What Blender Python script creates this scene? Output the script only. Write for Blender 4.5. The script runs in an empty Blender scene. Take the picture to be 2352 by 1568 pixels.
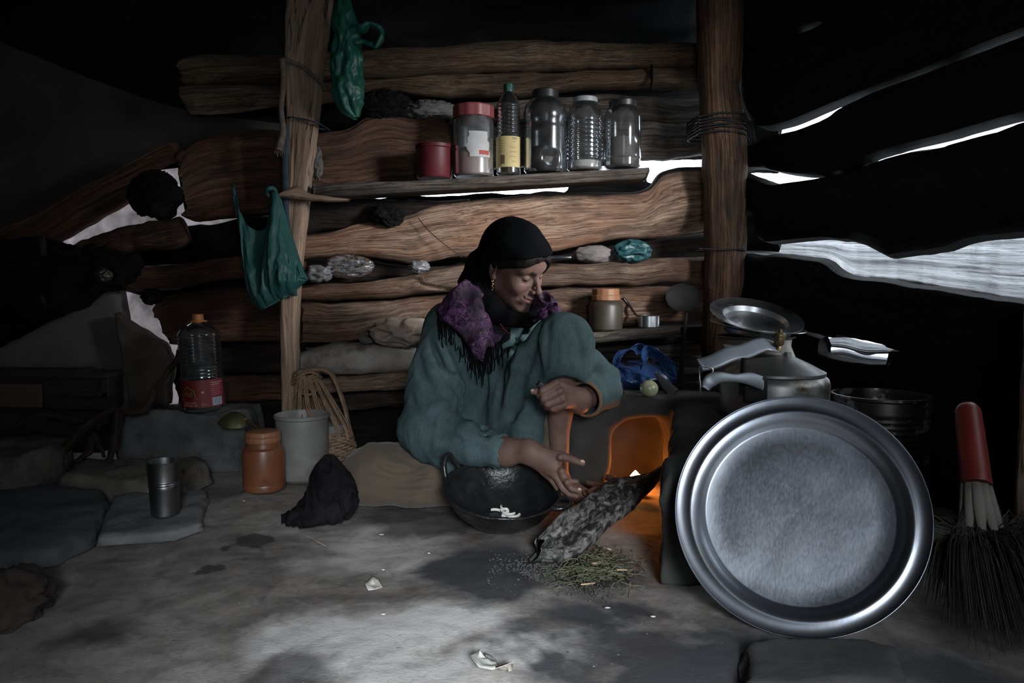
import bpy, math, random
import numpy as np
from mathutils import Vector, Matrix

random.seed(7)
rng = np.random.default_rng(11)
scene = bpy.context.scene
C = scene.collection

# ------------------------------------------------------------------ camera, world, light, exposure
CAM_H, PITCH, FPX = 0.60, math.radians(4.0), 1699.0
cam_data = bpy.data.cameras.new('camera')
cam_data.sensor_width = 36.0
cam_data.lens = 36.0 * FPX / 2352.0
cam_data.clip_start = 0.02
cam = bpy.data.objects.new('camera', cam_data)
C.objects.link(cam)
cam.location = (0, 0, CAM_H)
cam.rotation_euler = (math.radians(90) - PITCH, 0, 0)
scene.camera = cam

world = bpy.data.worlds.new('overcast_sky')
scene.world = world
world.use_nodes = True
bg = world.node_tree.nodes['Background']
bg.inputs[0].default_value = (0.80, 0.90, 1.0, 1)
bg.inputs[1].default_value = 6.0

def area_light(name, loc, target, sx, sy, energy, color, spread=180):
    l = bpy.data.lights.new(name, 'AREA')
    l.shape = 'RECTANGLE'; l.size = sx; l.size_y = sy
    l.energy = energy; l.color = color; l.spread = math.radians(spread)
    o = bpy.data.objects.new(name, l); C.objects.link(o)
    o.location = loc
    d = Vector(target) - Vector(loc)
    o.rotation_euler = d.to_track_quat('-Z', 'Y').to_euler()
    return o
# overcast daylight: a wide opening in the right-hand wall just beyond the frame, and the doorway behind the camera
area_light('side_opening_daylight', (1.60, 1.18, 1.25), (0.30, 2.50, 0.80), 0.55, 0.55, 11.0, (0.97, 0.985, 1.0), 40)
area_light('doorway_daylight', (0.42, -2.3, 1.60), (-0.24, 1.14, 0.0), 1.0, 1.2, 24.0, (0.90, 0.96, 1.0), 32)

scene.view_settings.view_transform = 'Standard'
scene.view_settings.look = 'None'
scene.view_settings.gamma = 1.0
scene.view_settings.use_curve_mapping = False
scene.view_settings.exposure = -0.4
scene.cycles.max_bounces = 8
scene.cycles.diffuse_bounces = 4
scene.cycles.glossy_bounces = 4
scene.cycles.transmission_bounces = 8
scene.cycles.transparent_max_bounces = 12
scene.cycles.sample_clamp_indirect = 4.0

# ------------------------------------------------------------------ small maths
cp, sp = math.cos(PITCH), math.sin(PITCH)
def ray(px, py):
    x = (px - 1176.0) / FPX; y = -(py - 784.0) / FPX
    return np.array([x, y * sp + cp, y * cp - sp])
def at(px, py, Y):
    """world point seen at photo pixel (px, py) at world depth Y"""
    d = ray(px, py)
    return d * (Y / d[1]) + np.array([0, 0, CAM_H])
def on_z(px, py, z=0.0):
    d = ray(px, py)
    return d * ((z - CAM_H) / d[2]) + np.array([0, 0, CAM_H])
def pix(p):
    v = np.asarray(p, float) - np.array([0, 0, CAM_H])
    f = v[1] * cp - v[2] * sp; u = v[1] * sp + v[2] * cp
    return 1176 + FPX * v[0] / f, 784 - FPX * u / f

def V3(*a): return np.array(a, float)
def norm(v):
    v = np.asarray(v, float); return v / (np.linalg.norm(v) + 1e-12)

def _h(ix, iy, iz, seed):
    n = ix * np.uint32(374761393) + iy * np.uint32(668265263) + iz * np.uint32(2147483647) + np.uint32((seed * 974634777) & 0xffffffff)
    n = (n ^ (n >> np.uint32(13))) * np.uint32(1274126177)
    n = (n ^ (n >> np.uint32(16))) * np.uint32(2246822519)
    n = n ^ (n >> np.uint32(13))
    return (n & np.uint32(0xffff)).astype(np.float32) * np.float32(1 / 32767.5) - np.float32(1.0)
def vnoise(x, y=0.0, z=0.0, seed=0):
    x, y, z = np.broadcast_arrays(np.asarray(x, np.float32), np.asarray(y, np.float32), np.asarray(z, np.float32))
    i, j, k = np.floor(x), np.floor(y), np.floor(z)
    fx, fy, fz = x - i, y - j, z - k
    i, j, k = (q.astype(np.int32).astype(np.uint32) for q in (i, j, k))
    ux, uy, uz = fx*fx*(3-2*fx), fy*fy*(3-2*fy), fz*fz*(3-2*fz)
    o = np.uint32(1)
    def lx(jj, kk):
        a = _h(i, jj, kk, seed); return a + (_h(i + o, jj, kk, seed) - a) * ux
    def ly(kk):
        a = lx(j, kk); return a + (lx(j + o, kk) - a) * uy
    a = ly(k); return a + (ly(k + o) - a) * uz
def fbm(x, y=0.0, z=0.0, oct=4, seed=0, gain=0.5):
    r, a = 0, 1.0
    for o in range(oct):
        r = r + a * vnoise(np.asarray(x) * 2**o, np.asarray(y) * 2**o, np.asarray(z) * 2**o, seed + o * 17)
        a *= gain
    return r
def interp_poly(pts, n):
    """resample a polyline (k x d) with Catmull-Rom smoothing into n points"""
    pts = np.asarray(pts, float)
    if len(pts) == 2:
        t = np.linspace(0, 1, n)[:, None]; return pts[0] * (1 - t) + pts[1] * t
    P = np.vstack([2 * pts[0] - pts[1], pts, 2 * pts[-1] - pts[-2]])
    seg = np.linalg.norm(np.diff(pts[:, :min(3, pts.shape[1])], axis=0), axis=1) + 1e-9
    cum = np.concatenate([[0], np.cumsum(seg)]); s = np.linspace(0, cum[-1], n)
    k = np.clip(np.searchsorted(cum, s, side='right') - 1, 0, len(seg) - 1)
    t = ((s - cum[k]) / seg[k])[:, None]
    p0, p1, p2, p3 = P[k], P[k + 1], P[k + 2], P[k + 3]
    return 0.5 * (2*p1 + (p2-p0)*t + (2*p0-5*p1+4*p2-p3)*t**2 + (3*p1-p0-3*p2+p3)*t**3)

# ------------------------------------------------------------------ objects
ORIG = {}
def tag(o, label=None, cat=None, group=None, kind=None):
    if label: o['label'] = label
    if cat: o['category'] = cat
    if group: o['group'] = group
    if kind: o['kind'] = kind
    return o
def thing(name, label, cat, loc=(0, 0, 0), group=None, kind=None):
    o = bpy.data.objects.new(name, None); C.objects.link(o)
    o.empty_display_size = 0.05
    o.location = tuple(float(c) for c in loc); ORIG[o.name] = np.array(loc, float)
    return tag(o, label, cat, group, kind)
def obj(name, vf, mat, parent=None, origin=None, smooth=True, attrs=None, label=None, cat=None, group=None, kind=None, auto=None):
    v, f = vf[0], vf[1]
    auto = getattr(vf, 'auto', auto)
    v = np.asarray(v, float)
    if parent is not None: o0 = ORIG[parent.name]
    elif origin is not None: o0 = np.asarray(origin, float)
    else:
        lo, hi = v.min(0), v.max(0); o0 = np.array([(lo[0]+hi[0])/2, (lo[1]+hi[1])/2, lo[2]])
    me = bpy.data.meshes.new(name)
    me.from_pydata((v - o0).tolist(), [], [tuple(int(i) for i in q) for q in f])
    me.update()
    if smooth:
        me.polygons.foreach_set('use_smooth', [True] * len(me.polygons))
        if auto is not None:
            me.set_sharp_from_angle(angle=math.radians(auto))
    extra = dict(attrs or {})
    if len(vf) > 2 and vf[2] is not None: extra.setdefault('grain', vf[2])
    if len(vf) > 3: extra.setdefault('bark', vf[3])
    for k, arr in extra.items():
        arr = np.asarray(arr, float)
        if arr.ndim == 1:
            a = me.attributes.new(k, 'FLOAT', 'POINT'); a.data.foreach_set('value', arr.astype(np.float32))
        else:
            a = me.attributes.new(k, 'FLOAT_VECTOR', 'POINT'); a.data.foreach_set('vector', arr.astype(np.float32).ravel())
    o = bpy.data.objects.new(name, me); C.objects.link(o)
    if mat is not None: me.materials.append(mat)
    if parent is not None: o.parent = parent
    else: o.location = tuple(float(c) for c in o0)
    ORIG[o.name] = o0
    return tag(o, label, cat, group, kind)

def join(*vfs):
    V, F, n = [], [], 0
    G = [] if all(len(x) > 2 and x[2] is not None for x in vfs) else None
    for x in vfs:
        V.append(np.asarray(x[0], float)); F += [tuple(i + n for i in q) for q in x[1]]; n += len(x[0])
        if G is not None: G.append(np.asarray(x[2]))
    return (np.vstack(V), F, np.vstack(G)) if G is not None else (np.vstack(V), F)
def grid_faces(nu, nv, wrap_v=False, wrap_u=False):
    i = np.arange(nu if wrap_u else nu - 1)[:, None]; j = np.arange(nv if wrap_v else nv - 1)[None, :]
    a = i * nv + j; b = ((i + 1) % nu) * nv + j; c = ((i + 1) % nu) * nv + (j + 1) % nv; d = i * nv + (j + 1) % nv
    return np.stack([a, d, c, b], -1).reshape(-1, 4).tolist()

class LV(tuple):
    auto = 36
def lathe(prof, seg=48, c=(0, 0, 0), M=None, fn=None):
    """profile [(r, z)] turned about z; M a 3x3 matrix to tilt it; fn(theta, z, r) -> r"""
    prof = np.asarray(prof, float); th = np.linspace(0, 2 * np.pi, seg, endpoint=False)
    r = np.repeat(prof[:, 0:1], seg, 1); z = np.repeat(prof[:, 1:2], seg, 1)
    if fn is not None: r = fn(th[None, :], z, r)
    v = np.stack([r * np.cos(th), r * np.sin(th), z], -1).reshape(-1, 3)
    f = [q[::-1] for q in grid_faces(len(prof), seg, wrap_v=True)]
    if M is not None: v = v @ np.asarray(M).T
    return LV((v + np.asarray(c, float), f))
def tube(pts, rad, seg=10, n=None, cap=True, flat=None, up=None):
    pts = np.asarray(pts, float)
    rad = np.full(len(pts), rad) if np.isscalar(rad) else np.asarray(rad, float)
    if n:
        q = interp_poly(np.hstack([pts, rad[:, None]]), n); pts, rad = q[:, :3], np.maximum(q[:, 3], 1e-4)
    T = np.gradient(pts, axis=0); T /= np.linalg.norm(T, axis=1)[:, None] + 1e-12
    u = np.asarray(up, float) if up is not None else (V3(0, 0, 1) if abs(T[0][2]) < 0.9 else V3(1, 0, 0))
    U = []
    for t in T:
        u = u - t * np.dot(u, t); u = norm(u); U.append(u)
    U = np.array(U); W = np.cross(T, U)
    th = np.linspace(0, 2 * np.pi, seg, endpoint=False)
    fl = 1.0 if flat is None else flat
    v = pts[:, None] + rad[:, None, None] * (np.cos(th)[None, :, None] * U[:, None] * fl + np.sin(th)[None, :, None] * W[:, None])
    s = np.concatenate([[0], np.cumsum(np.linalg.norm(np.diff(pts, axis=0), axis=1))])
    g = np.stack([np.repeat(s[:, None], seg, 1), np.sin(th)[None] * rad[:, None], np.cos(th)[None] * rad[:, None]], -1).reshape(-1, 3)
    v = v.reshape(-1, 3); f = grid_faces(len(pts), seg, wrap_v=True)
    if cap:
        f.append(list(range(seg))); m = (len(pts) - 1) * seg; f.append([m + i for i in range(seg)][::-1])
    return v, f, g
def box(c, s, R=None, bev=0.0, seg=1):
    """bevelled box, centre c, full size s, rotation matrix R"""
    import bmesh
    bm = bmesh.new(); bmesh.ops.create_cube(bm, size=1.0)
    for v in bm.verts: v.co = Vector((v.co.x * s[0], v.co.y * s[1], v.co.z * s[2]))
    if bev > 0: bmesh.ops.bevel(bm, geom=list(bm.edges), offset=bev, segments=seg, affect='EDGES', profile=0.5)
    bm.verts.index_update()
    v = np.array([x.co[:] for x in bm.verts]); f = [[x.index for x in p.verts] for p in bm.faces]; bm.free()
    if R is not None: v = v @ np.asarray(R).T
    return v + np.asarray(c, float), f
def rotz(a): c, s = math.cos(a), math.sin(a); return np.array([[c, -s, 0], [s, c, 0], [0, 0, 1.0]])
def rotx(a): c, s = math.cos(a), math.sin(a); return np.array([[1.0, 0, 0], [0, c, -s], [0, s, c]])
def roty(a): c, s = math.cos(a), math.sin(a); return np.array([[c, 0, s], [0, 1.0, 0], [-s, 0, c]])

# ------------------------------------------------------------------ implicit surfaces (naive surface nets)
def sdf_mesh(fn, lo, hi, h, quiet=True):
    lo = np.asarray(lo, float); hi = np.asarray(hi, float)
    n = np.ceil((hi - lo) / h).astype(int) + 1
    ax = [lo[i] + np.arange(n[i]) * h for i in range(3)]
    # coarse pass first; the field is only evaluated finely near the surface
    q = 4; nc = (n + q - 2) // q + 1
    axc = [lo[i] + np.arange(nc[i]) * h * q for i in range(3)]
    Dc = fn(np.stack(np.meshgrid(*axc, indexing='ij'), -1).astype(np.float32)).astype(np.float32)
    near = np.zeros(tuple(nc - 1), bool); tol = h * q * 2.3
    for a in (0, 1):
        for b in (0, 1):
            for c in (0, 1): near |= np.abs(Dc[a:nc[0]-1+a, b:nc[1]-1+b, c:nc[2]-1+c]) < tol
    ci = [np.minimum(np.arange(n[i]) // q, nc[i] - 2) for i in range(3)]
    cn = [np.minimum((np.arange(n[i]) + q // 2) // q, nc[i] - 1) for i in range(3)]
    nearf = near[np.ix_(*ci)]
    for i in range(3):                                   # points on block faces belong to both blocks
        cj = list(ci); cj[i] = np.maximum((np.arange(n[i]) - 1) // q, 0); cj[i] = np.minimum(cj[i], nc[i] - 2); nearf = nearf | near[np.ix_(*cj)]
    D = Dc[np.ix_(*cn)].copy()
    ii = np.argwhere(nearf)
    D[nearf] = fn((lo + ii * h).astype(np.float32))
    S = D < 0
    # active cells
    c8 = [S[a:n[0]-1+a, b:n[1]-1+b, c:n[2]-1+c] for a in (0, 1) for b in (0, 1) for c in (0, 1)]
    any_ = np.zeros_like(c8[0]); all_ = np.ones_like(c8[0])
    for s in c8: any_ |= s; all_ &= s
    act = any_ & ~all_
    idx = np.argwhere(act)
    cid = -np.ones(act.shape, dtype=np.int64); cid[act] = np.arange(len(idx))
    acc = np.zeros((len(idx), 3)); cnt = np.zeros(len(idx))
    i, j, k = idx.T
    corners = [(a, b, c) for a in (0, 1) for b in (0, 1) for c in (0, 1)]
    vals = {cr: D[i+cr[0], j+cr[1], k+cr[2]] for cr in corners}
    for a in corners:
        for d in range(3):
            if a[d] == 1: continue
            b = list(a); b[d] = 1; b = tuple(b)
            va, vb = vals[a], vals[b]
            m = (va < 0) != (vb < 0)
            t = np.where(m, va / np.where(m, va - vb, 1), 0)
            p = np.array(a, float)[None, :].repeat(len(idx), 0); p[:, d] += t
            acc += p * m[:, None]; cnt += m
    v = lo + (idx + acc / cnt[:, None]) * h
    F = []
    for d in range(3):
        e1, e2 = [(1, 2), (2, 0), (0, 1)][d]
        sl0 = [slice(None)] * 3; sl1 = [slice(None)] * 3
        sl0[d] = slice(0, n[d]-1); sl1[d] = slice(1, n[d])
        A, B = S[tuple(sl0)], S[tuple(sl1)]
        q = np.argwhere(A != B)
        q = q[(q[:, e1] > 0) & (q[:, e2] > 0) & (q[:, e1] < n[e1]-1) & (q[:, e2] < n[e2]-1)]
        if not len(q): continue
        def off(o1, o2):
            r = q.copy(); r[:, e1] += o1; r[:, e2] += o2
            return cid[r[:, 0], r[:, 1], r[:, 2]]
        quad = np.stack([off(-1, -1), off(0, -1), off(0, 0), off(-1, 0)], 1)
        inside = A[q[:, 0], q[:, 1], q[:, 2]]
        quad[~inside] = quad[~inside][:, ::-1]
        F.append(quad)
    F = np.vstack(F)
    return v, F.tolist()
def sd_cap(P, a, b, ra, rb=None):
    a = np.asarray(a, np.float32); b = np.asarray(b, np.float32); rb = ra if rb is None else rb
    ab = b - a; t = np.clip(((P - a) @ ab) / max(float(ab @ ab), 1e-9), 0, 1)
    return np.linalg.norm(P - a - t[..., None] * ab, axis=-1) - (ra + (rb - ra) * t)
def sd_ell(P, c, r, R=None):
    q = P - np.asarray(c, np.float32)
    if R is not None: q = q @ np.asarray(R, np.float32)
    r = np.asarray(r, np.float32)
    k0 = np.linalg.norm(q / r, axis=-1); k1 = np.linalg.norm(q / (r * r), axis=-1)
    return k0 * (k0 - 1.0) / np.maximum(k1, 1e-6)
def sd_sph(P, c, r): return np.linalg.norm(P - np.asarray(c, np.float32), axis=-1) - r
def sd_box(P, c, s, R=None, r=0.0):
    q = P - np.asarray(c, np.float32)
    if R is not None: q = q @ np.asarray(R, np.float32)
    q = np.abs(q) - (np.asarray(s, np.float32) - r)
    return np.linalg.norm(np.maximum(q, 0), axis=-1) + np.minimum(q.max(-1), 0) - r
def sd_chain(P, pts, rad, k=0.0):
    d = None
    for i in range(len(pts) - 1):
        e = sd_cap(P, pts[i], pts[i+1], rad[i] if not np.isscalar(rad) else rad, rad[i+1] if not np.isscalar(rad) else rad)
        d = e if d is None else (np.minimum(d, e) if k == 0 else smin(d, e, k))
    return d
def smin(a, b, k):
    h = np.clip(0.5 + 0.5 * (b - a) / k, 0, 1); return b + (a - b) * h - k * h * (1 - h)
def smax(a, b, k): return -smin(-a, -b, k)

# ------------------------------------------------------------------ materials
MATS = {}
def new_mat(name):
    m = bpy.data.materials.new(name); m.use_nodes = True
    nt = m.node_tree; b = nt.nodes['Principled BSDF']
    return m, nt, b
def N(nt, t, **kw):
    n = nt.nodes.new(t)
    for k, v in kw.items(): setattr(n, k, v)
    return n
def ramp(nt, fac, stops):
    r = N(nt, 'ShaderNodeValToRGB'); e = r.color_ramp.elements
    while len(e) < len(stops): e.new(0.5)
    for el, (p, c) in zip(e, stops):
        el.position = p; el.color = (c[0], c[1], c[2], 1) if not np.isscalar(c) else (c, c, c, 1)
    nt.links.new(fac, r.inputs[0]); return r
def coords(nt, attr=None, scale=(1, 1, 1), loc=(0, 0, 0), rot=(0, 0, 0)):
    if attr: s = N(nt, 'ShaderNodeAttribute', attribute_name=attr).outputs['Vector']
    else: s = N(nt, 'ShaderNodeTexCoord').outputs['Object']
    mp = N(nt, 'ShaderNodeMapping'); nt.links.new(s, mp.inputs[0])
    mp.inputs['Scale'].default_value = scale; mp.inputs['Location'].default_value = loc; mp.inputs['Rotation'].default_value = rot
    return mp.outputs[0]
def noise(nt, vec, scale, detail=4, rough=0.55, dist=0.0):
    n = N(nt, 'ShaderNodeTexNoise'); nt.links.new(vec, n.inputs['Vector'])
    n.inputs['Scale'].default_value = scale; n.inputs['Detail'].default_value = detail
    n.inputs['Roughness'].default_value = rough; n.inputs['Distortion'].default_value = dist
    return n.outputs['Fac']
def bump(nt, b, h, strength, dist, prev=None):
    bp = N(nt, 'ShaderNodeBump'); bp.inputs['Strength'].default_value = strength; bp.inputs['Distance'].default_value = dist
    nt.links.new(h, bp.inputs['Height'])
    if prev is not None: nt.links.new(prev.outputs[0], bp.inputs['Normal'])
    nt.links.new(bp.outputs[0], b.inputs['Normal']); return bp
def mixc(nt, fac, a, b_, mode='MIX'):
    m = N(nt, 'ShaderNodeMix', data_type='RGBA', blend_type=mode)
    for s, v in ((m.inputs[0], fac), (m.inputs[6], a), (m.inputs[7], b_)):
        if hasattr(v, 'links'): nt.links.new(v, s)
        elif np.isscalar(v): s.default_value = v
        else: s.default_value = (*v[:3], 1)
    return m.outputs[2]
def pm(name, c1, c2=None, scale=8, rough=0.7, metal=0.0, bmp=0.0, bscale=60, bdist=0.002, stretch=(1, 1, 1), attr=None, spec=0.5,
       detail=5, lo=0.35, hi=0.65, rough2=None, dirt=None, dirt_scale=5, dirt_lo=0.55, dirt_hi=0.7, sheen=0.0, trans=0.0, ior=1.45, alpha=None, emit=None, bstretch=None, coat=0.0, sss=0.0):
    if name in MATS: return MATS[name]
    m, nt, b = new_mat(name); MATS[name] = m
    vec = coords(nt, attr, stretch)
    c2 = c2 or c1
    fac = noise(nt, vec, scale, detail)
    col = ramp(nt, fac, [(lo, c1), (hi, c2)]).outputs[0]
    if dirt is not None:
        f2 = ramp(nt, noise(nt, coords(nt, attr), dirt_scale, 6, 0.65), [(dirt_lo, 0.0), (dirt_hi, 1.0)]).outputs[0]
        col = mixc(nt, f2, col, dirt)
    nt.links.new(col, b.inputs['Base Color'])
    b.inputs['Roughness'].default_value = rough; b.inputs['Metallic'].default_value = metal
    b.inputs['Specular IOR Level'].default_value = spec
    if rough2 is not None:
        r = ramp(nt, noise(nt, vec, scale * 1.7, 5), [(0.35, rough), (0.65, rough2)])
        nt.links.new(r.outputs[0], b.inputs['Roughness'])
    if bmp > 0:
        bump(nt, b, noise(nt, coords(nt, attr, bstretch or stretch), bscale, 5, 0.6), bmp, bdist)
    if trans: b.inputs['Transmission Weight'].default_value = trans; b.inputs['IOR'].default_value = ior
    if sheen: b.inputs['Sheen Weight'].default_value = sheen
    if coat: b.inputs['Coat Weight'].default_value = coat
    if sss: b.inputs['Subsurface Weight'].default_value = sss; b.inputs['Subsurface Radius'].default_value = (0.012, 0.005, 0.003)
    if alpha is not None: b.inputs['Alpha'].default_value = alpha
    if emit is not None:
        b.inputs['Emission Color'].default_value = (*emit[0], 1); b.inputs['Emission Strength'].default_value = emit[1]
    return m
def wood(name, light, dark, red=None, rough=0.75, grain=95, soot=None, soot_lo=0.5, soot_hi=0.75, bmp=0.6, streak=1.0, seed=0.0):
    """split timber: grain runs along the first component of the 'grain' attribute"""
    if name in MATS: return MATS[name]
    m, nt, b = new_mat(name); MATS[name] = m
    A = N(nt, 'ShaderNodeAttribute', attribute_name='grain').outputs['Vector']
    # wavy grain: shift the across coordinate by slow noise
    slow = N(nt, 'ShaderNodeTexNoise'); slow.inputs['Scale'].default_value = 2.2; slow.inputs['Detail'].default_value = 2
    mp0 = N(nt, 'ShaderNodeMapping'); nt.links.new(A, mp0.inputs[0]); mp0.inputs['Scale'].default_value = (0.8, 1.2, 1.2); mp0.inputs['Location'].default_value = (seed, seed * 2, 0)
    nt.links.new(mp0.outputs[0], slow.inputs['Vector'])
    sub = N(nt, 'ShaderNodeVectorMath', operation='SUBTRACT'); nt.links.new(slow.outputs['Color'], sub.inputs[0]); sub.inputs[1].default_value = (0.5, 0.5, 0.5)
    sc = N(nt, 'ShaderNodeVectorMath', operation='MULTIPLY'); nt.links.new(sub.outputs[0], sc.inputs[0]); sc.inputs[1].default_value = (0.0, 0.06, 0.06)
    ad = N(nt, 'ShaderNodeVectorMath', operation='ADD'); nt.links.new(A, ad.inputs[0]); nt.links.new(sc.outputs[0], ad.inputs[1])
    mp = N(nt, 'ShaderNodeMapping'); nt.links.new(ad.outputs[0], mp.inputs[0]); mp.inputs['Scale'].default_value = (0.022, 1, 1); mp.inputs['Location'].default_value = (seed * 3, seed, 0)
    g1 = noise(nt, mp.outputs[0], grain, 7, 0.7, 0.0)
    g2 = noise(nt, mp.outputs[0], grain * 4, 4, 0.65)
    mp3 = N(nt, 'ShaderNodeMapping'); nt.links.new(A, mp3.inputs[0]); mp3.inputs['Scale'].default_value = (0.5, 1, 1); mp3.inputs['Location'].default_value = (seed, 5, 0)
    big = noise(nt, mp3.outputs[0], 7, 4, 0.6)
    col = ramp(nt, g1, [(0.38, dark), (0.60, light)]).outputs[0]
    if red is not None:
        col = mixc(nt, ramp(nt, big, [(0.42, 0.0), (0.62, 0.85)]).outputs[0], col, red)
    fine = ramp(nt, g2, [(0.40, 0.48), (0.58, 1.0)]).outputs[0]
    col = mixc(nt, 0.75 * streak, col, fine, 'MULTIPLY')
    tone = noise(nt, mp3.outputs[0], 3.2, 3, 0.5)
    col = mixc(nt, 0.8, col, ramp(nt, tone, [(0.34, 0.66), (0.62, 1.15)]).outputs[0], 'MULTIPLY')
    # open cracks along the grain
    g3 = noise(nt, mp.outputs[0], grain * 0.55, 4, 0.6, 0.0)
    ab = N(nt, 'ShaderNodeMath', operation='SUBTRACT'); nt.links.new(g3, ab.inputs[0]); ab.inputs[1].default_value = 0.5
    ab2 = N(nt, 'ShaderNodeMath', operation='ABSOLUTE'); nt.links.new(ab.outputs[0], ab2.inputs[0])
    crk = ramp(nt, ab2.outputs[0], [(0.0, 0.12), (0.018, 1.0)])
    gate = ramp(nt, big, [(0.36, 0.25), (0.54, 1.0)])
    col = mixc(nt, gate.outputs[0], col, mixc(nt, 1.0, col, crk.outputs[0], 'MULTIPLY'))
    if soot is not None:
        mp4 = N(nt, 'ShaderNodeMapping'); nt.links.new(A, mp4.inputs[0]); mp4.inputs['Scale'].default_value = (0.5, 1.3, 1); mp4.inputs['Location'].default_value = (9 + seed, 2, 0)
        s = noise(nt, mp4.outputs[0], 9, 5, 0.65)
        col = mixc(nt, ramp(nt, s, [(soot_lo, 0.0), (soot_hi, 0.92)]).outputs[0], col, soot)
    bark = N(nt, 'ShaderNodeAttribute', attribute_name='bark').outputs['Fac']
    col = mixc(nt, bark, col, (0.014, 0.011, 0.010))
    nt.links.new(col, b.inputs['Base Color'])
    b.inputs['Roughness'].default_value = rough; b.inputs['Specular IOR Level'].default_value = 0.2
    p1 = bump(nt, b, g1, bmp, 0.014)
    bump(nt, b, g2, bmp * 0.6, 0.003, p1)
    return m
# ================================================================== THE SETTING
WY = 2.70      # depth of the back wall
W_PALE = wood('wood_split_pale', (0.56, 0.385, 0.275), (0.20, 0.115, 0.078), red=(0.36, 0.18, 0.11), soot=(0.035, 0.027, 0.024), soot_lo=0.56, soot_hi=0.82)
W_MID = wood('wood_split_dusky', (0.34, 0.24, 0.178), (0.12, 0.075, 0.055), red=(0.20, 0.105, 0.068), soot=(0.022, 0.018, 0.016), soot_lo=0.50, soot_hi=0.78, seed=8)
W_RED = wood('wood_split_red', (0.185, 0.108, 0.074), (0.07, 0.038, 0.027), red=(0.125, 0.056, 0.037), soot=(0.02, 0.015, 0.013), soot_lo=0.46, soot_hi=0.75, seed=3)
W_GREY = wood('wood_weathered_grey', (0.27, 0.225, 0.19), (0.085, 0.07, 0.06), soot=(0.022, 0.02, 0.019), soot_lo=0.45, soot_hi=0.72, seed=5, bmp=0.8)
W_DARK = wood('wood_sooty_dark', (0.07, 0.048, 0.037), (0.02, 0.015, 0.013), soot=(0.008, 0.007, 0.007), soot_lo=0.4, soot_hi=0.7, seed=7)
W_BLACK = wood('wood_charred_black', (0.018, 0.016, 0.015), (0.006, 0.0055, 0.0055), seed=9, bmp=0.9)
W_TOP = wood('wood_splintered_brown', (0.36, 0.262, 0.18), (0.11, 0.073, 0.051), red=(0.22, 0.135, 0.083), soot=(0.022, 0.018, 0.016), soot_lo=0.5, soot_hi=0.78, seed=2, bmp=1.0)
W_POST = wood('wood_post_tan', (0.40, 0.285, 0.205), (0.29, 0.195, 0.14), soot=(0.08, 0.055, 0.045), soot_lo=0.58, soot_hi=0.9, seed=4, grain=40, bmp=0.35, streak=0.6)
W_SLAB = wood('wood_bleached_silver', (0.90, 0.91, 0.94), (0.60, 0.61, 0.63), seed=6, bmp=0.9, rough=0.6, streak=0.45)

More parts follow.
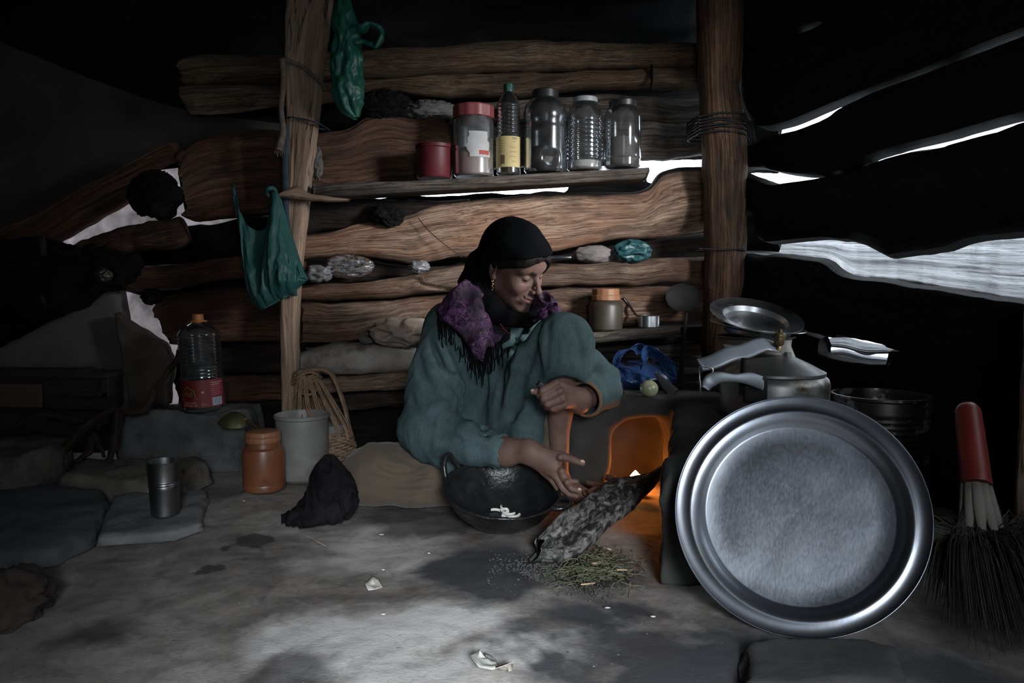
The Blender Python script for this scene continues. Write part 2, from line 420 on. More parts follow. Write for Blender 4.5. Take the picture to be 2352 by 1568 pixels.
def plank(T, B, n, t, seed=0, power=4.0, disp=0.004, ledge=0.010, du=0.010, dv=0.0042, edge=0.006, ragged=0.012, backflat=0.5, bark=0.0):
    n = norm(n)
    T0, B0 = np.asarray(T, float), np.asarray(B, float)
    T = interp_poly(T0, 96); B = interp_poly(B0, 96)
    L = np.linalg.norm(np.diff((T + B) / 2, axis=0), axis=1).sum()
    hgt = np.linalg.norm(T - B, axis=1).mean()
    nu = max(6, int(L / du)); nf = max(6, int(hgt / dv)); nb = 6
    T = interp_poly(T0, nu); B = interp_poly(B0, nu)
    u = np.linspace(0, L, nu)
    ed = norm((T - B).mean(0))
    T = T + ed * (edge * fbm(u * 9, seed + 0.3, oct=4, seed=seed))[:, None]
    B = B + ed * (edge * fbm(u * 9, seed + 7.3, oct=4, seed=seed + 1))[:, None]
    v = np.concatenate([np.linspace(0, 1, nf), np.linspace(1, 0, nb + 2)[1:-1]])
    fr = np.concatenate([np.ones(nf), np.zeros(nb)])
    c = np.clip(np.abs(2 * v - 1), 0, 1); pr = (1 - c ** power) ** (1 / power)
    Uu, Vv = np.meshgrid(u, v, indexing='ij')
    W = Vv * hgt
    warp = 0.030 * fbm(Uu * 1.3, W * 2.0, seed * 1.7, oct=2, seed=seed + 3)
    Wq = W + warp
    g = 0.7 * fbm(Uu * 1.6, Wq * 42, seed, oct=4, seed=seed + 5) + 0.3 * (1 - 2 * np.abs(fbm(Uu * 0.7, Wq * 34, seed + 2, oct=3, seed=seed + 6)))
    l1 = vnoise(Uu * 0.9, Wq * 11, seed + 0.5, seed=seed + 9); l2 = vnoise(Uu * 1.8 + 4, Wq * 24, seed + 0.5, seed=seed + 10)
    ls = np.tanh(9 * l1) + 0.45 * np.tanh(9 * l2)
    crack = np.exp(-(vnoise(Uu * 0.9, Wq * 17, seed + 3.5, seed=seed + 13) / 0.03) ** 2) * np.clip(2 * vnoise(Uu * 1.6, W * 4, seed, seed=seed + 15) + 0.3, 0, 1)
    d = disp * g * 1.1 + ledge * ls * 0.55 - 0.016 * crack + 0.008 * vnoise(Uu * 2.5, W * 4, seed, seed=seed + 21)
    off = np.where(fr > 0, t / 2 * pr, -t / 2 * pr * backflat)[None, :] + d * (fr * np.clip(pr * 1.3, 0, 1))[None, :]
    P = T[:, None] * (1 - v)[None, :, None] + B[:, None] * v[None, :, None] + n[None, None] * off[..., None]
    # ragged ends
    ax = norm(((T + B) / 2)[-1] - ((T + B) / 2)[0])
    k = np.exp(-np.minimum(u, L - u) / 0.03)
    P = P + ax[None, None] * (ragged * k[:, None] * fbm(W * 30, fr[None, :] * 2.0, seed, oct=3, seed=seed + 31))[..., None]
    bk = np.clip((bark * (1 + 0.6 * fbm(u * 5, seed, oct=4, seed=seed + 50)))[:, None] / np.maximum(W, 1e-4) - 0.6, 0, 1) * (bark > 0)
    G = np.stack([Uu + seed * 3.71, W + seed * 1.13, off + seed], -1)
    m = len(v)
    F = grid_faces(nu, m, wrap_v=True)
    F.append(list(range(m))); F.append([(nu - 1) * m + i for i in range(m)][::-1])
    if np.dot(np.cross(ax, ed), n) > 0: F = [q[::-1] for q in F]
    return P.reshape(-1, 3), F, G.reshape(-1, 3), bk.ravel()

# ------------------------------------------------------------------ floor of beaten earth
def floor_mat():
    m, nt, b = new_mat('beaten_earth')
    vec = coords(nt, None)
    base = ramp(nt, noise(nt, vec, 3.2, 8, 0.62, 0.4), [(0.34, (0.13, 0.115, 0.107)), (0.5, (0.24, 0.218, 0.203)), (0.66, (0.37, 0.345, 0.328))]).outputs[0]
    med = ramp(nt, noise(nt, vec, 13, 7, 0.7, 0.6), [(0.34, 0.52), (0.56, 1.0)]).outputs[0]
    col = mixc(nt, 0.75, base, med, 'MULTIPLY')
    # pale dried mud doubles as painted light pool, bluish ash as painted shade
    patch = N(nt, 'ShaderNodeAttribute', attribute_name='pale').outputs['Fac']
    col = mixc(nt, patch, col, (0.70, 0.665, 0.65))
    med2 = ramp(nt, noise(nt, vec, 22, 6, 0.7, 0.8), [(0.30, 0.45), (0.47, 1.0)]).outputs[0]
    col = mixc(nt, 0.55, col, med2, 'MULTIPLY')
    ash = N(nt, 'ShaderNodeAttribute', attribute_name='ash').outputs['Fac']
    col = mixc(nt, ash, col, (0.042, 0.043, 0.051))
    wet = N(nt, 'ShaderNodeAttribute', attribute_name='stain').outputs['Fac']
    col = mixc(nt, wet, col, (0.022, 0.02, 0.022))
    speck = ramp(nt, noise(nt, vec, 95, 3, 0.6), [(0.71, 0.0), (0.76, 1.0)]).outputs[0]
    col = mixc(nt, speck, col, (0.55, 0.53, 0.5))
    sp2 = ramp(nt, noise(nt, coords(nt, None, loc=(3, 7, 1)), 60, 3, 0.6), [(0.70, 0.0), (0.75, 0.8)]).outputs[0]
    col = mixc(nt, sp2, col, (0.03, 0.028, 0.026))
    nt.links.new(col, b.inputs['Base Color'])
    b.inputs['Roughness'].default_value = 0.78; b.inputs['Specular IOR Level'].default_value = 0.3
    p1 = bump(nt, b, noise(nt, vec, 16, 8, 0.65), 0.30, 0.012)
    bump(nt, b, noise(nt, vec, 160, 5, 0.65), 0.35, 0.003, p1)
    return m
xs = np.concatenate([np.linspace(-2.4, -1.45, 30)[:-1], np.linspace(-1.45, 1.3, 460), np.linspace(1.3, 2.6, 30)[1:]]); ys = np.concatenate([np.linspace(-1.5, 0.95, 50)[:-1], np.linspace(0.95, 2.6, 300), np.linspace(2.6, 3.2, 20)[1:]])
FX, FY = np.meshgrid(xs, ys, indexing='ij')
def floor_z(x, y): return 0.010 * fbm(x * 1.7, y * 1.7, oct=3, seed=5) + 0.003 * fbm(x * 9, y * 9, oct=3, seed=8) - 0.006
FZ = floor_z(FX, FY)
def blob(px, py, rx, ry, soft=0.35, seed=1, amp=0.55, f=7):
    c = on_z(px, py); ex = abs(on_z(px + rx, py)[0] - c[0]); ey = abs(on_z(px, py - ry)[1] - on_z(px, py + ry)[1]) / 2
    d = np.sqrt(((FX - c[0]) / ex) ** 2 + ((FY - c[1]) / ey) ** 2) + amp * fbm(FX * f, FY * f, oct=6, seed=seed, gain=0.6)
    return np.clip((1.0 - d) / soft + 0.5, 0, 1)
pale = np.zeros_like(FX); ash = np.zeros_like(FX); stain = np.zeros_like(FX)
for a in ((850, 1450, 190, 80, .8, 2), (1180, 1480, 170, 55, .7, 3), (960, 1555, 260, 70, .8, 4), (700, 1500, 160, 60, .9, 6), (1050, 1420, 130, 30, .8, 12)): pale = np.maximum(pale, blob(*a) * 0.72)  # pale blobs lay the doorway's light pool into the floor colour
pale = np.maximum(pale, blob(870, 1240, 150, 40, .8, 8) * 0.35)
for a in ((1480, 1470, 200, 110, .6, 13), (1110, 1300, 110, 60, .6, 14), (1330, 1400, 90, 40, .7, 15), (1800, 1530, 400, 90, .7, 19)): ash = np.maximum(ash, blob(*a) * 0.92)  # ash tint, also painted in for the shade at the lower right
for a in ((580, 1235, 42, 16, .35, 21, .9, 14), (470, 1300, 28, 9, .35, 22, .9, 18), (660, 1545, 80, 45, .6, 23), (1000, 1190, 180, 30, .8, 24, .5), (1290, 1310, 150, 45, .6, 25), (215, 1440, 90, 30, .8, 26)): stain = np.maximum(stain, blob(*a) * 0.75)
obj('floor', (np.stack([FX, FY, FZ], -1).reshape(-1, 3), [q[::-1] for q in grid_faces(len(xs), len(ys))]), floor_mat(), origin=(0, 0, 0),
    attrs={'pale': pale.ravel(), 'ash': ash.ravel(), 'stain': stain.ravel()}, label='beaten earth floor with pale dried patches, painted-in light pool and shade, and dark stains', kind='structure')

# ------------------------------------------------------------------ back wall of stacked split timbers
wall_back = thing('wall_back', 'back wall of stacked split timbers with daylight gaps', None, (0, WY, 0), kind='structure')
NB = V3(0, -1, 0)
def wplank(top, bot, mat, t=0.09, Y=WY, seed=0, parent=None, **kw):
    T = [at(x, y, Y) for x, y in top]; B = [at(x, y, Y) for x, y in bot]
    return obj('plank', plank(T, B, NB, t, seed, **kw), mat, parent or wall_back)
# right of the left post
wplank([(424, 158), (450, 134), (660, 128), (830, 120), (1000, 112), (1240, 96), (1420, 100), (1640, 108)],
       [(424, 196), (450, 200), (660, 196), (850, 186), (1040, 178), (1240, 172), (1420, 165), (1640, 160)], W_TOP, 0.13, seed=1, ledge=0.02, disp=0.007, power=2.6, ragged=0.03)
wplank([(424, 205), (450, 200), (660, 196), (850, 186), (1040, 178), (1240, 172), (1420, 165), (1640, 160)],
       [(430, 252), (450, 264), (640, 246), (740, 238), (850, 218), (1040, 228), (1240, 222), (1420, 206), (1640, 214)], W_TOP, 0.10, seed=2, ledge=0.022, disp=0.008, power=2.6, ragged=0.03)
wplank([(690, 305), (735, 308), (800, 300), (850, 270), (900, 264), (960, 276), (1005, 266), (1032, 290)],
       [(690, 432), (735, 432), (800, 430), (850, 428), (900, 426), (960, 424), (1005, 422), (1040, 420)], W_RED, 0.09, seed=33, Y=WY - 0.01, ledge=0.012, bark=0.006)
wplank([(1030, 246), (1160, 232), (1300, 222), (1450, 218), (1540, 226), (1640, 222)],
       [(1030, 292), (1160, 290), (1300, 285), (1450, 280), (1540, 285), (1640, 285)], W_GREY, 0.07, Y=WY + 0.06, seed=4)
wplank([(1000, 294), (1160, 290), (1300, 285), (1450, 280), (1540, 285), (1640, 285)],
       [(1000, 398), (1160, 385), (1300, 375), (1450, 368), (1540, 366), (1640, 356)], W_GREY, 0.08, Y=WY + 0.05, seed=5)
wplank([(690, 452), (800, 455), (900, 460), (1000, 462), (1080, 455)],
       [(690, 540), (800, 528), (900, 515), (1000, 500), (1080, 490)], W_DARK, 0.10, Y=WY + 0.02, seed=6, power=2.2)
wplank([(690, 538), (800, 522), (940, 488), (1010, 468), (1150, 452), (1260, 440), (1400, 442), (1480, 432), (1525, 392), (1640, 384)],
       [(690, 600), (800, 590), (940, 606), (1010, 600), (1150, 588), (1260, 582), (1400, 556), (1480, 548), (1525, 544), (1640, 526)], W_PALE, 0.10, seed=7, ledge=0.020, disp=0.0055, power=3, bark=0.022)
wplank([(1060, 595), (1200, 590), (1300, 582), (1420, 560), (1520, 548), (1640, 530)],
       [(1060, 625), (1200, 620), (1300, 610), (1420, 605), (1520, 600), (1640, 595)], W_DARK, 0.05, Y=WY + 0.10, seed=8)
wplank([(690, 652), (800, 648), (900, 640), (960, 626), (1080, 606), (1280, 604), (1420, 600), (1640, 588)],
       [(690, 690), (800, 690), (900, 686), (960, 680), (1080, 672), (1280, 660), (1420, 655), (1640, 650)], W_MID, 0.13, seed=10, ledge=0.018, power=3)
wplank([(690, 690), (800, 692), (900, 686), (960, 680), (1080, 672), (1280, 660), (1420, 655), (1640, 650)],
       [(690, 786), (800, 782), (900, 762), (960, 752), (1080, 748), (1280, 752), (1420, 750), (1640, 742)], W_MID, 0.10, Y=WY + 0.01, seed=11, ledge=0.028, disp=0.006, power=3)
wplank([(690, 596), (780, 592), (900, 604), (1000, 612), (1090, 606)], [(690, 655), (780, 652), (900, 645), (1000, 640), (1090, 630)], W_DARK, 0.06, Y=WY + 0.06, seed=12)
MUDLOG = pm('mud_plastered_log', (0.20, 0.17, 0.15), (0.33, 0.30, 0.28), scale=9, rough=0.9, bmp=0.6, bscale=40, bdist=0.006, dirt=(0.06, 0.05, 0.045), dirt_scale=6)
wplank([(690, 806), (740, 792), (800, 786), (960, 796), (1100, 800)], [(690, 862), (760, 862), (860, 858), (960, 852), (1100, 850)], MUDLOG, 0.16, seed=13, power=2.2, ledge=0.004, disp=0.004)
wplank([(690, 868), (760, 862), (860, 856), (960, 850), (1100, 846)], [(690, 908), (760, 902), (860, 896), (960, 892), (1100, 890)], W_MID, 0.09, seed=14)
wplank([(690, 910), (760, 904), (860, 898), (960, 894), (1100, 890)], [(690, 945), (760, 942), (860, 936), (960, 930), (1100, 930)], W_DARK, 0.09, seed=15)
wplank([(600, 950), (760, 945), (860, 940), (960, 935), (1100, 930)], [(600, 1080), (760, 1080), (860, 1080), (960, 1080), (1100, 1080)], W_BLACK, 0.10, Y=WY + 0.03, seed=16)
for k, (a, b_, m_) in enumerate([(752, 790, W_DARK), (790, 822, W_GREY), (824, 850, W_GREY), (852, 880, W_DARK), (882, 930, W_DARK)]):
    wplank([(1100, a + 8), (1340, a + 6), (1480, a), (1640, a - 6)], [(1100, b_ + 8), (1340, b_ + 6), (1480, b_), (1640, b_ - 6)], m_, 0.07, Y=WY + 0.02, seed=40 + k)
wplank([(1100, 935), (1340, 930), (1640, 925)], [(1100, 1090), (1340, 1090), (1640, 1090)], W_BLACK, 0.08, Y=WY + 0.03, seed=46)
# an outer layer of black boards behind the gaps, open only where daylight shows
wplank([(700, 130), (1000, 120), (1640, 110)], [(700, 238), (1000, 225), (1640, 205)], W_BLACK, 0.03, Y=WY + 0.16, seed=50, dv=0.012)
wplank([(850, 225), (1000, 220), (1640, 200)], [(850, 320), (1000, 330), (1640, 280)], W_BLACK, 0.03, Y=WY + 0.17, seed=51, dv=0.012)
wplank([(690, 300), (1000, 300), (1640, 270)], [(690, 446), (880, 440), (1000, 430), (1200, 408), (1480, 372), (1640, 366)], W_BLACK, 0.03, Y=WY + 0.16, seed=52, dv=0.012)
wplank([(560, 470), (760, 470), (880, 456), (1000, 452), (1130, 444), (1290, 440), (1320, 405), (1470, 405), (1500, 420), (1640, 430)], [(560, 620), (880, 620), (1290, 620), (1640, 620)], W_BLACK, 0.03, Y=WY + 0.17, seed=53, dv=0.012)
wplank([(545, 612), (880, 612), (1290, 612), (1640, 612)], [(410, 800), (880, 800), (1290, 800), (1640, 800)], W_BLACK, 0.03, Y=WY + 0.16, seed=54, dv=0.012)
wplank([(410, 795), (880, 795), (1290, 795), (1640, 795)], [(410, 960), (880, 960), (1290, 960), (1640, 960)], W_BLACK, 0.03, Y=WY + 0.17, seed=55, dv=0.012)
# left of the left post
wplank([(292, 572), (420, 560), (560, 545)], [(292, 668), (420, 700), (560, 690)], W_BLACK, 0.03, Y=WY + 0.13, seed=56, dv=0.012)
wplank([(412, 372), (425, 345), (475, 318), (560, 300), (640, 302), (700, 306)], [(440, 505), (455, 510), (500, 506), (560, 500), (640, 492), (700, 490)], W_RED, 0.09, seed=17)
wplank([(430, 520), (520, 508), (620, 496), (700, 492)], [(400, 600), (520, 592), (620, 582), (700, 578)], W_BLACK, 0.10, Y=WY + 0.03, seed=18, power=2.3)
wplank([(288, 618), (330, 612), (400, 606), (540, 588), (700, 570)], [(290, 668), (330, 670), (400, 664), (540, 640), (700, 628)], W_RED, 0.09, seed=19)
wplank([(372, 690), (385, 676), (500, 666), (640, 654), (700, 648)], [(400, 786), (410, 790), (500, 788), (640, 784), (700, 782)], W_RED, 0.10, seed=20)
wplank([(505, 796), (560, 792), (640, 788), (700, 786)], [(505, 860), (560, 858), (640, 856), (700, 856)], W_DARK, 0.09, Y=WY + 0.03, seed=21)
wplank([(515, 862), (560, 860), (640, 858), (700, 858)], [(515, 920), (560, 918), (640, 916), (700, 916)], W_RED, 0.08, seed=22)
wplank([(300, 935), (500, 925), (640, 920), (700, 918)], [(300, 1075), (500, 1075), (640, 1075), (700, 1075)], W_BLACK, 0.08, Y=WY + 0.05, seed=23)
# slanting rafters on the far left, meeting the wall
wplank([(-60, 548), (60, 505), (200, 425), (330, 358), (398, 326), (415, 345)], [(-60, 592), (60, 556), (200, 470), (330, 408), (398, 372), (412, 372)], W_RED, 0.06, Y=WY - 0.06, seed=24)
wplank([(-60, 585), (60, 540), (150, 492), (260, 432), (345, 385)], [(-60, 625), (60, 600), (150, 552), (230, 505), (280, 478), (345, 440)], W_RED, 0.05, Y=WY + 0.02, seed=25)
wplank([(-80, 600), (120, 580), (262, 590)], [(-80, 1000), (120, 1000), (258, 1000)], W_BLACK, 0.05, Y=WY + 0.10, seed=26)

# ------------------------------------------------------------------ right wall of sooty logs
wall_right = thing('wall_right', 'right wall of black sooty logs with daylight slits', None, (1.2, 1.9, 0), kind='structure')
RA, RB = V3(0.80, 2.66, 0), V3(1.60, 1.236, 0)
RD = norm(RB - RA); RN = V3(-RD[1], RD[0], 0); RN = RN if RN[0] < 0 else -RN     # towards the room
def onwall(px, py, off=0.0):
    d = ray(px, py); o = V3(0, 0, CAM_H); a = RA + RN * off
    t = np.dot(a - o, RN) / np.dot(d, RN); return o + d * t
def rplank(top, bot, mat, t=0.10, off=0.0, seed=0, nrm=None, **kw):
    T = [onwall(x, y, off) for x, y in top]; B = [onwall(x, y, off) for x, y in bot]
    return obj('plank', plank(T, B, RN if nrm is None else nrm, t, seed, du=0.012, dv=0.009, **kw), mat, wall_right)
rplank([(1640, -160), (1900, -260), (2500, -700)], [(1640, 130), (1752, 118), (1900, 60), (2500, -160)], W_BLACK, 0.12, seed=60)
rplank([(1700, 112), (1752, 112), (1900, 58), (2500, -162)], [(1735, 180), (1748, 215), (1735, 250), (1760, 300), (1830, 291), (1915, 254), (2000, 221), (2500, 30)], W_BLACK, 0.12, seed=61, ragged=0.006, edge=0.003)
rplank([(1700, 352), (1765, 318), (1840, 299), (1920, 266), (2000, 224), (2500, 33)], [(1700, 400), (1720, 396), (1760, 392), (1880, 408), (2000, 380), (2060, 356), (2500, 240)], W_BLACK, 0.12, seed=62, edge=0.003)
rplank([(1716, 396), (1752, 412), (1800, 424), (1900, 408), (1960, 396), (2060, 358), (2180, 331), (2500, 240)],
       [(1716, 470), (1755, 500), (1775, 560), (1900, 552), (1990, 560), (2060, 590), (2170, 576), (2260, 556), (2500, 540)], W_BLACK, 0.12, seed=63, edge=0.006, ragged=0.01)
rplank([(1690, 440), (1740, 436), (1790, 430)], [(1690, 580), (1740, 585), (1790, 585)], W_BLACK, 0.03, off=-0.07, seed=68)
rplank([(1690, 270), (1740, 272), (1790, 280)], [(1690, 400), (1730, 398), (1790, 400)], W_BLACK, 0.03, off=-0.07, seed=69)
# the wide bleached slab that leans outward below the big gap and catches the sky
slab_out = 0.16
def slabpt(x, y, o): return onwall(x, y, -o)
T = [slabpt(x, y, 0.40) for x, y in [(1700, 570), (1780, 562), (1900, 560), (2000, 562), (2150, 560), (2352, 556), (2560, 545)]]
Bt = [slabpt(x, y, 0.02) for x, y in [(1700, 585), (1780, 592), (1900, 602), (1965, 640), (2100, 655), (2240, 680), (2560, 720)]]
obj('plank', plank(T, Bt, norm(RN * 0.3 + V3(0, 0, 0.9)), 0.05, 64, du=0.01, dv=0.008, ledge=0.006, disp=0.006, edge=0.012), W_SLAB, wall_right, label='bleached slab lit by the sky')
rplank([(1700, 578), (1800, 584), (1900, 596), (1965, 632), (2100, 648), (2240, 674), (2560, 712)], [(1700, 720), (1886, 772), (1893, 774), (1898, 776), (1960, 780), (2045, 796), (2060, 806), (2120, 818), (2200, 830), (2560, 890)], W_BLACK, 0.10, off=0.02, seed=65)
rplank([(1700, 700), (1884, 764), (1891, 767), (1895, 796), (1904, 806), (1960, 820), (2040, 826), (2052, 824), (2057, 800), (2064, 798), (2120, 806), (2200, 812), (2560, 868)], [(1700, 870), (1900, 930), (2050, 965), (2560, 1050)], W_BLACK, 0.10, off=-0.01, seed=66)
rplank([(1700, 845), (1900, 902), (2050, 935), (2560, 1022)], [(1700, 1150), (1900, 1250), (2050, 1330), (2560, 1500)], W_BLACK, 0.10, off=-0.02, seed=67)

# ------------------------------------------------------------------ ceiling and the walls behind the camera
TARP = pm('black_tarpaulin', (0.007, 0.007, 0.0075), (0.013, 0.0125, 0.013), scale=6, rough=0.8, bmp=0.5, bscale=25, bdist=0.01, spec=0.1)
CANVAS = pm('grey_canvas', (0.033, 0.031, 0.028), (0.055, 0.051, 0.046), scale=5, rough=0.92, bmp=0.5, bscale=220, bdist=0.001, dirt=(0.05, 0.045, 0.042), dirt_scale=3)
def sheet(cornersA, cornersB, nu, nv, fn):
    """ruled sheet between two polylines, displaced by fn(u, v) along its normal"""
    A = interp_poly(cornersA, nu); B = interp_poly(cornersB, nu); v = np.linspace(0, 1, nv)
    P = A[:, None] * (1 - v)[None, :, None] + B[:, None] * v[None, :, None]
    du = np.gradient(P, axis=0); dv = np.gradient(P, axis=1); n = np.cross(du, dv); n /= np.linalg.norm(n, axis=-1)[..., None] + 1e-9
    U, Vv = np.meshgrid(np.linspace(0, 1, nu), v, indexing='ij')
    P = P + n * fn(U, Vv)[..., None]
    return P, n, nu, nv
def thick(P, n, nu, nv, th=0.002):
    a = (P + n * th / 2).reshape(-1, 3); b = (P - n * th / 2).reshape(-1, 3); m = nu * nv
    f = grid_faces(nu, nv); F = [q[::-1] for q in f] + [[i + m for i in q] for q in f]
    rim = [i * nv for i in range(nu)] + [(nu-1) * nv + j for j in range(1, nv)] + [i * nv + nv - 1 for i in range(nu-2, -1, -1)] + [j for j in range(nv-2, 0, -1)]
    for i, a0 in enumerate(rim):
        b0 = rim[(i + 1) % len(rim)]; F.append([a0, b0, b0 + m, a0 + m])
    return np.vstack([a, b]), F
def folds(U, V):
    return 0.035 * np.sin(U * 26 + 5 * V + 3 * fbm(U * 3, V * 3, seed=2)) * (0.3 + V) + 0.05 * fbm(U * 5, V * 4, seed=3)
c = sheet([(-2.9, 3.05, 1.72), (-1.0, 3.0, 1.74), (0.3, 2.95, 1.76), (0.95, 2.9, 1.76)], [(-2.9, 0.2, 2.1), (-1.0, 0.2, 2.25), (0.6, 0.2, 2.25), (2.36, 0.2, 2.12)], 120, 70, folds)
obj('ceiling', thick(*c), TARP, origin=(0, 1.5, 1.5), label='sagging black tarpaulin roof with hanging folds', kind='structure')
c2 = sheet([(-2.9, 3.0, 0.75), (-1.9, 2.98, 1.0), (-1.0, 2.97, 1.12), (0.0, 2.95, 1.2), (0.6, 2.93, 1.22), (0.95, 2.88, 1.25)], [(-2.9, 2.9, 2.0), (-1.9, 2.85, 2.0), (-1.0, 2.85, 2.0), (0.0, 2.85, 2.0), (0.6, 2.85, 2.0), (0.95, 2.82, 2.0)], 140, 60, folds)
obj('trim_1', thick(*c2), TARP, origin=(0, 2.9, 1.2), label='dark tarpaulin skirt hanging behind the top timbers', kind='structure')
MUDWALL = pm('mud_wall', (0.06, 0.052, 0.046), (0.10, 0.088, 0.078), scale=3, rough=0.95, bmp=0.4, bscale=20, bdist=0.01)
obj('trim_2', box((0, -0.60, 2.22), (5.8, 1.7, 0.06)), MUDWALL, label='roof boards above the doorway end', kind='structure', smooth=False)
obj('wall_left', box((-2.3, 1.0, 1.1), (0.1, 4.2, 2.3)), MUDWALL, label='dark mud wall on the left', kind='structure', smooth=False)
DX0, DX1, DZ = 0.08, 0.74, 1.40
wf = join(box(((-2.6+DX0)/2, -1.3, 1.1), (DX0+2.6, 0.1, 2.3)), box(((DX1+2.8)/2, -1.3, 1.1), (2.8-DX1, 0.1, 2.3)), box(((DX0+DX1)/2, -1.3, (DZ+2.25)/2), (DX1-DX0, 0.1, 2.25-DZ)))
obj('wall_front', wf, MUDWALL, label='wall behind the camera with an open doorway', kind='structure', smooth=False)
# near right wall: a low sill and a lintel leave the wide opening that lights the room
WA, WB = V3(1.36, 1.62, 0), V3(2.30, -0.10, 0); WM = (WA + WB) / 2; WL = np.linalg.norm(WB - WA); WR = rotz(math.atan2(WB[1]-WA[1], WB[0]-WA[0]))
ux = (WB - WA) / WL; OC = V3(1.60, 1.18, 0); so = float(np.dot(OC - WA, ux)); s0, s1 = so - 0.34, so + 0.34
def wseg(a, b, z0, z1): return box(WA + ux * (a + b) / 2 + V3(0, 0, (z0 + z1) / 2), (b - a, 0.10, z1 - z0), WR)
rw = join(wseg(-0.05, s0, 0, 2.3), wseg(s1, WL, 0, 2.3), wseg(s0, s1, 0, 0.90), wseg(s0, s1, 1.60, 2.3), box((2.40, -0.72, 1.1), (0.1, 1.4, 2.4)))
obj('wall_right_near', rw, MUDWALL, label='near part of the right wall with a wide daylight opening', kind='structure', smooth=False)

# grey canvas hung inside on the far left, and a pale one outside that glows through the holes
hem = [(-2.75, 2.86, 1.40), tuple(at(-200, 30, 2.84)), tuple(at(40, 112, 2.83)), tuple(at(220, 185, 2.82)), tuple(at(420, 252, 2.80)), tuple(at(660, 290, 2.79))]
low = [(-2.75, 2.90, 0.66), tuple(at(-200, 600, 2.90)), tuple(at(0, 560, 2.90)), tuple(at(120, 500, 2.88)), tuple(at(300, 400, 2.85)), tuple(at(640, 330, 2.82))]
def cf(U, V):
    return 0.016 * np.sin(V * 22 + U * 6) * np.clip(1.1 - U * 1.3, 0, 1) * np.clip(V * 2 - 0.5, 0, 1) + 0.02 * fbm(U * 4, V * 3, seed=4) + 0.012 * np.exp(-(V / 0.06) ** 2)
c3 = sheet(hem, low, 90, 60, cf)
canv = obj('canvas_sheet', thick(*c3, th=0.003), CANVAS, label='grey canvas sheet sagging above the slanting rafters, hemmed along its top edge', cat='canvas')
OUT, _nt, _b = new_mat('pale_canvas')
_c = ramp(_nt, noise(_nt, coords(_nt), 7, 6, 0.6), [(0.35, (0.22, 0.20, 0.196)), (0.6, (0.48, 0.435, 0.43))]).outputs[0]
_tl = N(_nt, 'ShaderNodeBsdfTranslucent'); _mx = N(_nt, 'ShaderNodeMixShader'); _mx.inputs[0].default_value = 0.55
_nt.links.new(_c, _b.inputs['Base Color']); _nt.links.new(_c, _tl.inputs[0]); _b.inputs['Roughness'].default_value = 0.95
_nt.links.new(_b.outputs[0], _mx.inputs[1]); _nt.links.new(_tl.outputs[0], _mx.inputs[2]); _nt.links.new(_mx.outputs[0], _nt.nodes['Material Output'].inputs[0])
c4 = sheet([(-2.6, 3.34, 1.30), (-1.5, 3.32, 1.32), (-0.75, 3.30, 1.30)], [(-2.6, 3.12, -0.02), (-1.5, 3.10, -0.02), (-0.75, 3.08, -0.02)], 50, 40, lambda U, V: 0.03 * np.sin(U * 30 + V * 12) + 0.03 * fbm(U * 6, V * 5, seed=9))
obj('canvas_sheet', thick(*c4, th=0.003), OUT, label='pale outer canvas showing through the holes between timbers', cat='canvas')
# ================================================================== MATERIALS FOR THINGS
def clear_plastic(name, tint=(0.75, 0.76, 0.76), haze=0.12, hazec=(0.35, 0.35, 0.35), rough=0.12, gl=1.0):
    m, nt, b = new_mat(name); MATS[name] = m
    out = nt.nodes['Material Output']
    tr = N(nt, 'ShaderNodeBsdfTransparent'); tr.inputs[0].default_value = (*tint, 1)
    gls = N(nt, 'ShaderNodeBsdfGlossy'); gls.inputs['Roughness'].default_value = rough; gls.inputs[0].default_value = (0.9, 0.95, 1, 1)
    df = N(nt, 'ShaderNodeBsdfDiffuse'); df.inputs[0].default_value = (*hazec, 1)
    fr = N(nt, 'ShaderNodeFresnel'); fr.inputs[0].default_value = 1.5
    gm = N(nt, 'ShaderNodeMath', operation='MULTIPLY'); nt.links.new(fr.outputs[0], gm.inputs[0]); gm.inputs[1].default_value = gl
    hz = ramp(nt, noise(nt, coords(nt), 25, 5, 0.6), [(0.35, haze * 0.5), (0.7, min(1, haze * 1.8))])
    m1 = N(nt, 'ShaderNodeMixShader'); nt.links.new(hz.outputs[0], m1.inputs[0]); nt.links.new(tr.outputs[0], m1.inputs[1]); nt.links.new(df.outputs[0], m1.inputs[2])
    m2 = N(nt, 'ShaderNodeMixShader'); nt.links.new(gm.outputs[0], m2.inputs[0]); nt.links.new(m1.outputs[0], m2.inputs[1]); nt.links.new(gls.outputs[0], m2.inputs[2])
    nt.links.new(m2.outputs[0], out.inputs[0]); return m
PET = clear_plastic('clear_bottle_plastic', tint=(0.6, 0.61, 0.61), haze=0.10, hazec=(0.25, 0.25, 0.25), gl=0.6)
PET_DIM = clear_plastic('smoky_jar_plastic', tint=(0.40, 0.41, 0.42), haze=0.14, hazec=(0.10, 0.10, 0.10), rough=0.2, gl=0.6)
PET_MILK = clear_plastic('milky_jar_plastic', tint=(0.66, 0.66, 0.66), haze=0.18, hazec=(0.28, 0.28, 0.285), rough=0.25, gl=0.6)
def thin_plastic(name, col, rough=0.35, trans=0.35):
    m, nt, b = new_mat(name); MATS[name] = m
    out = nt.nodes['Material Output']
    b.inputs['Base Color'].default_value = (*col, 1); b.inputs['Roughness'].default_value = rough
    tl = N(nt, 'ShaderNodeBsdfTranslucent'); tl.inputs[0].default_value = (*col, 1)
    mx = N(nt, 'ShaderNodeMixShader'); mx.inputs[0].default_value = trans
    nt.links.new(b.outputs[0], mx.inputs[1]); nt.links.new(tl.outputs[0], mx.inputs[2]); nt.links.new(mx.outputs[0], out.inputs[0])
    bump(nt, b, noise(nt, coords(nt, None, (1, 1, 0.35)), 55, 5, 0.6), 0.5, 0.006)
    return m
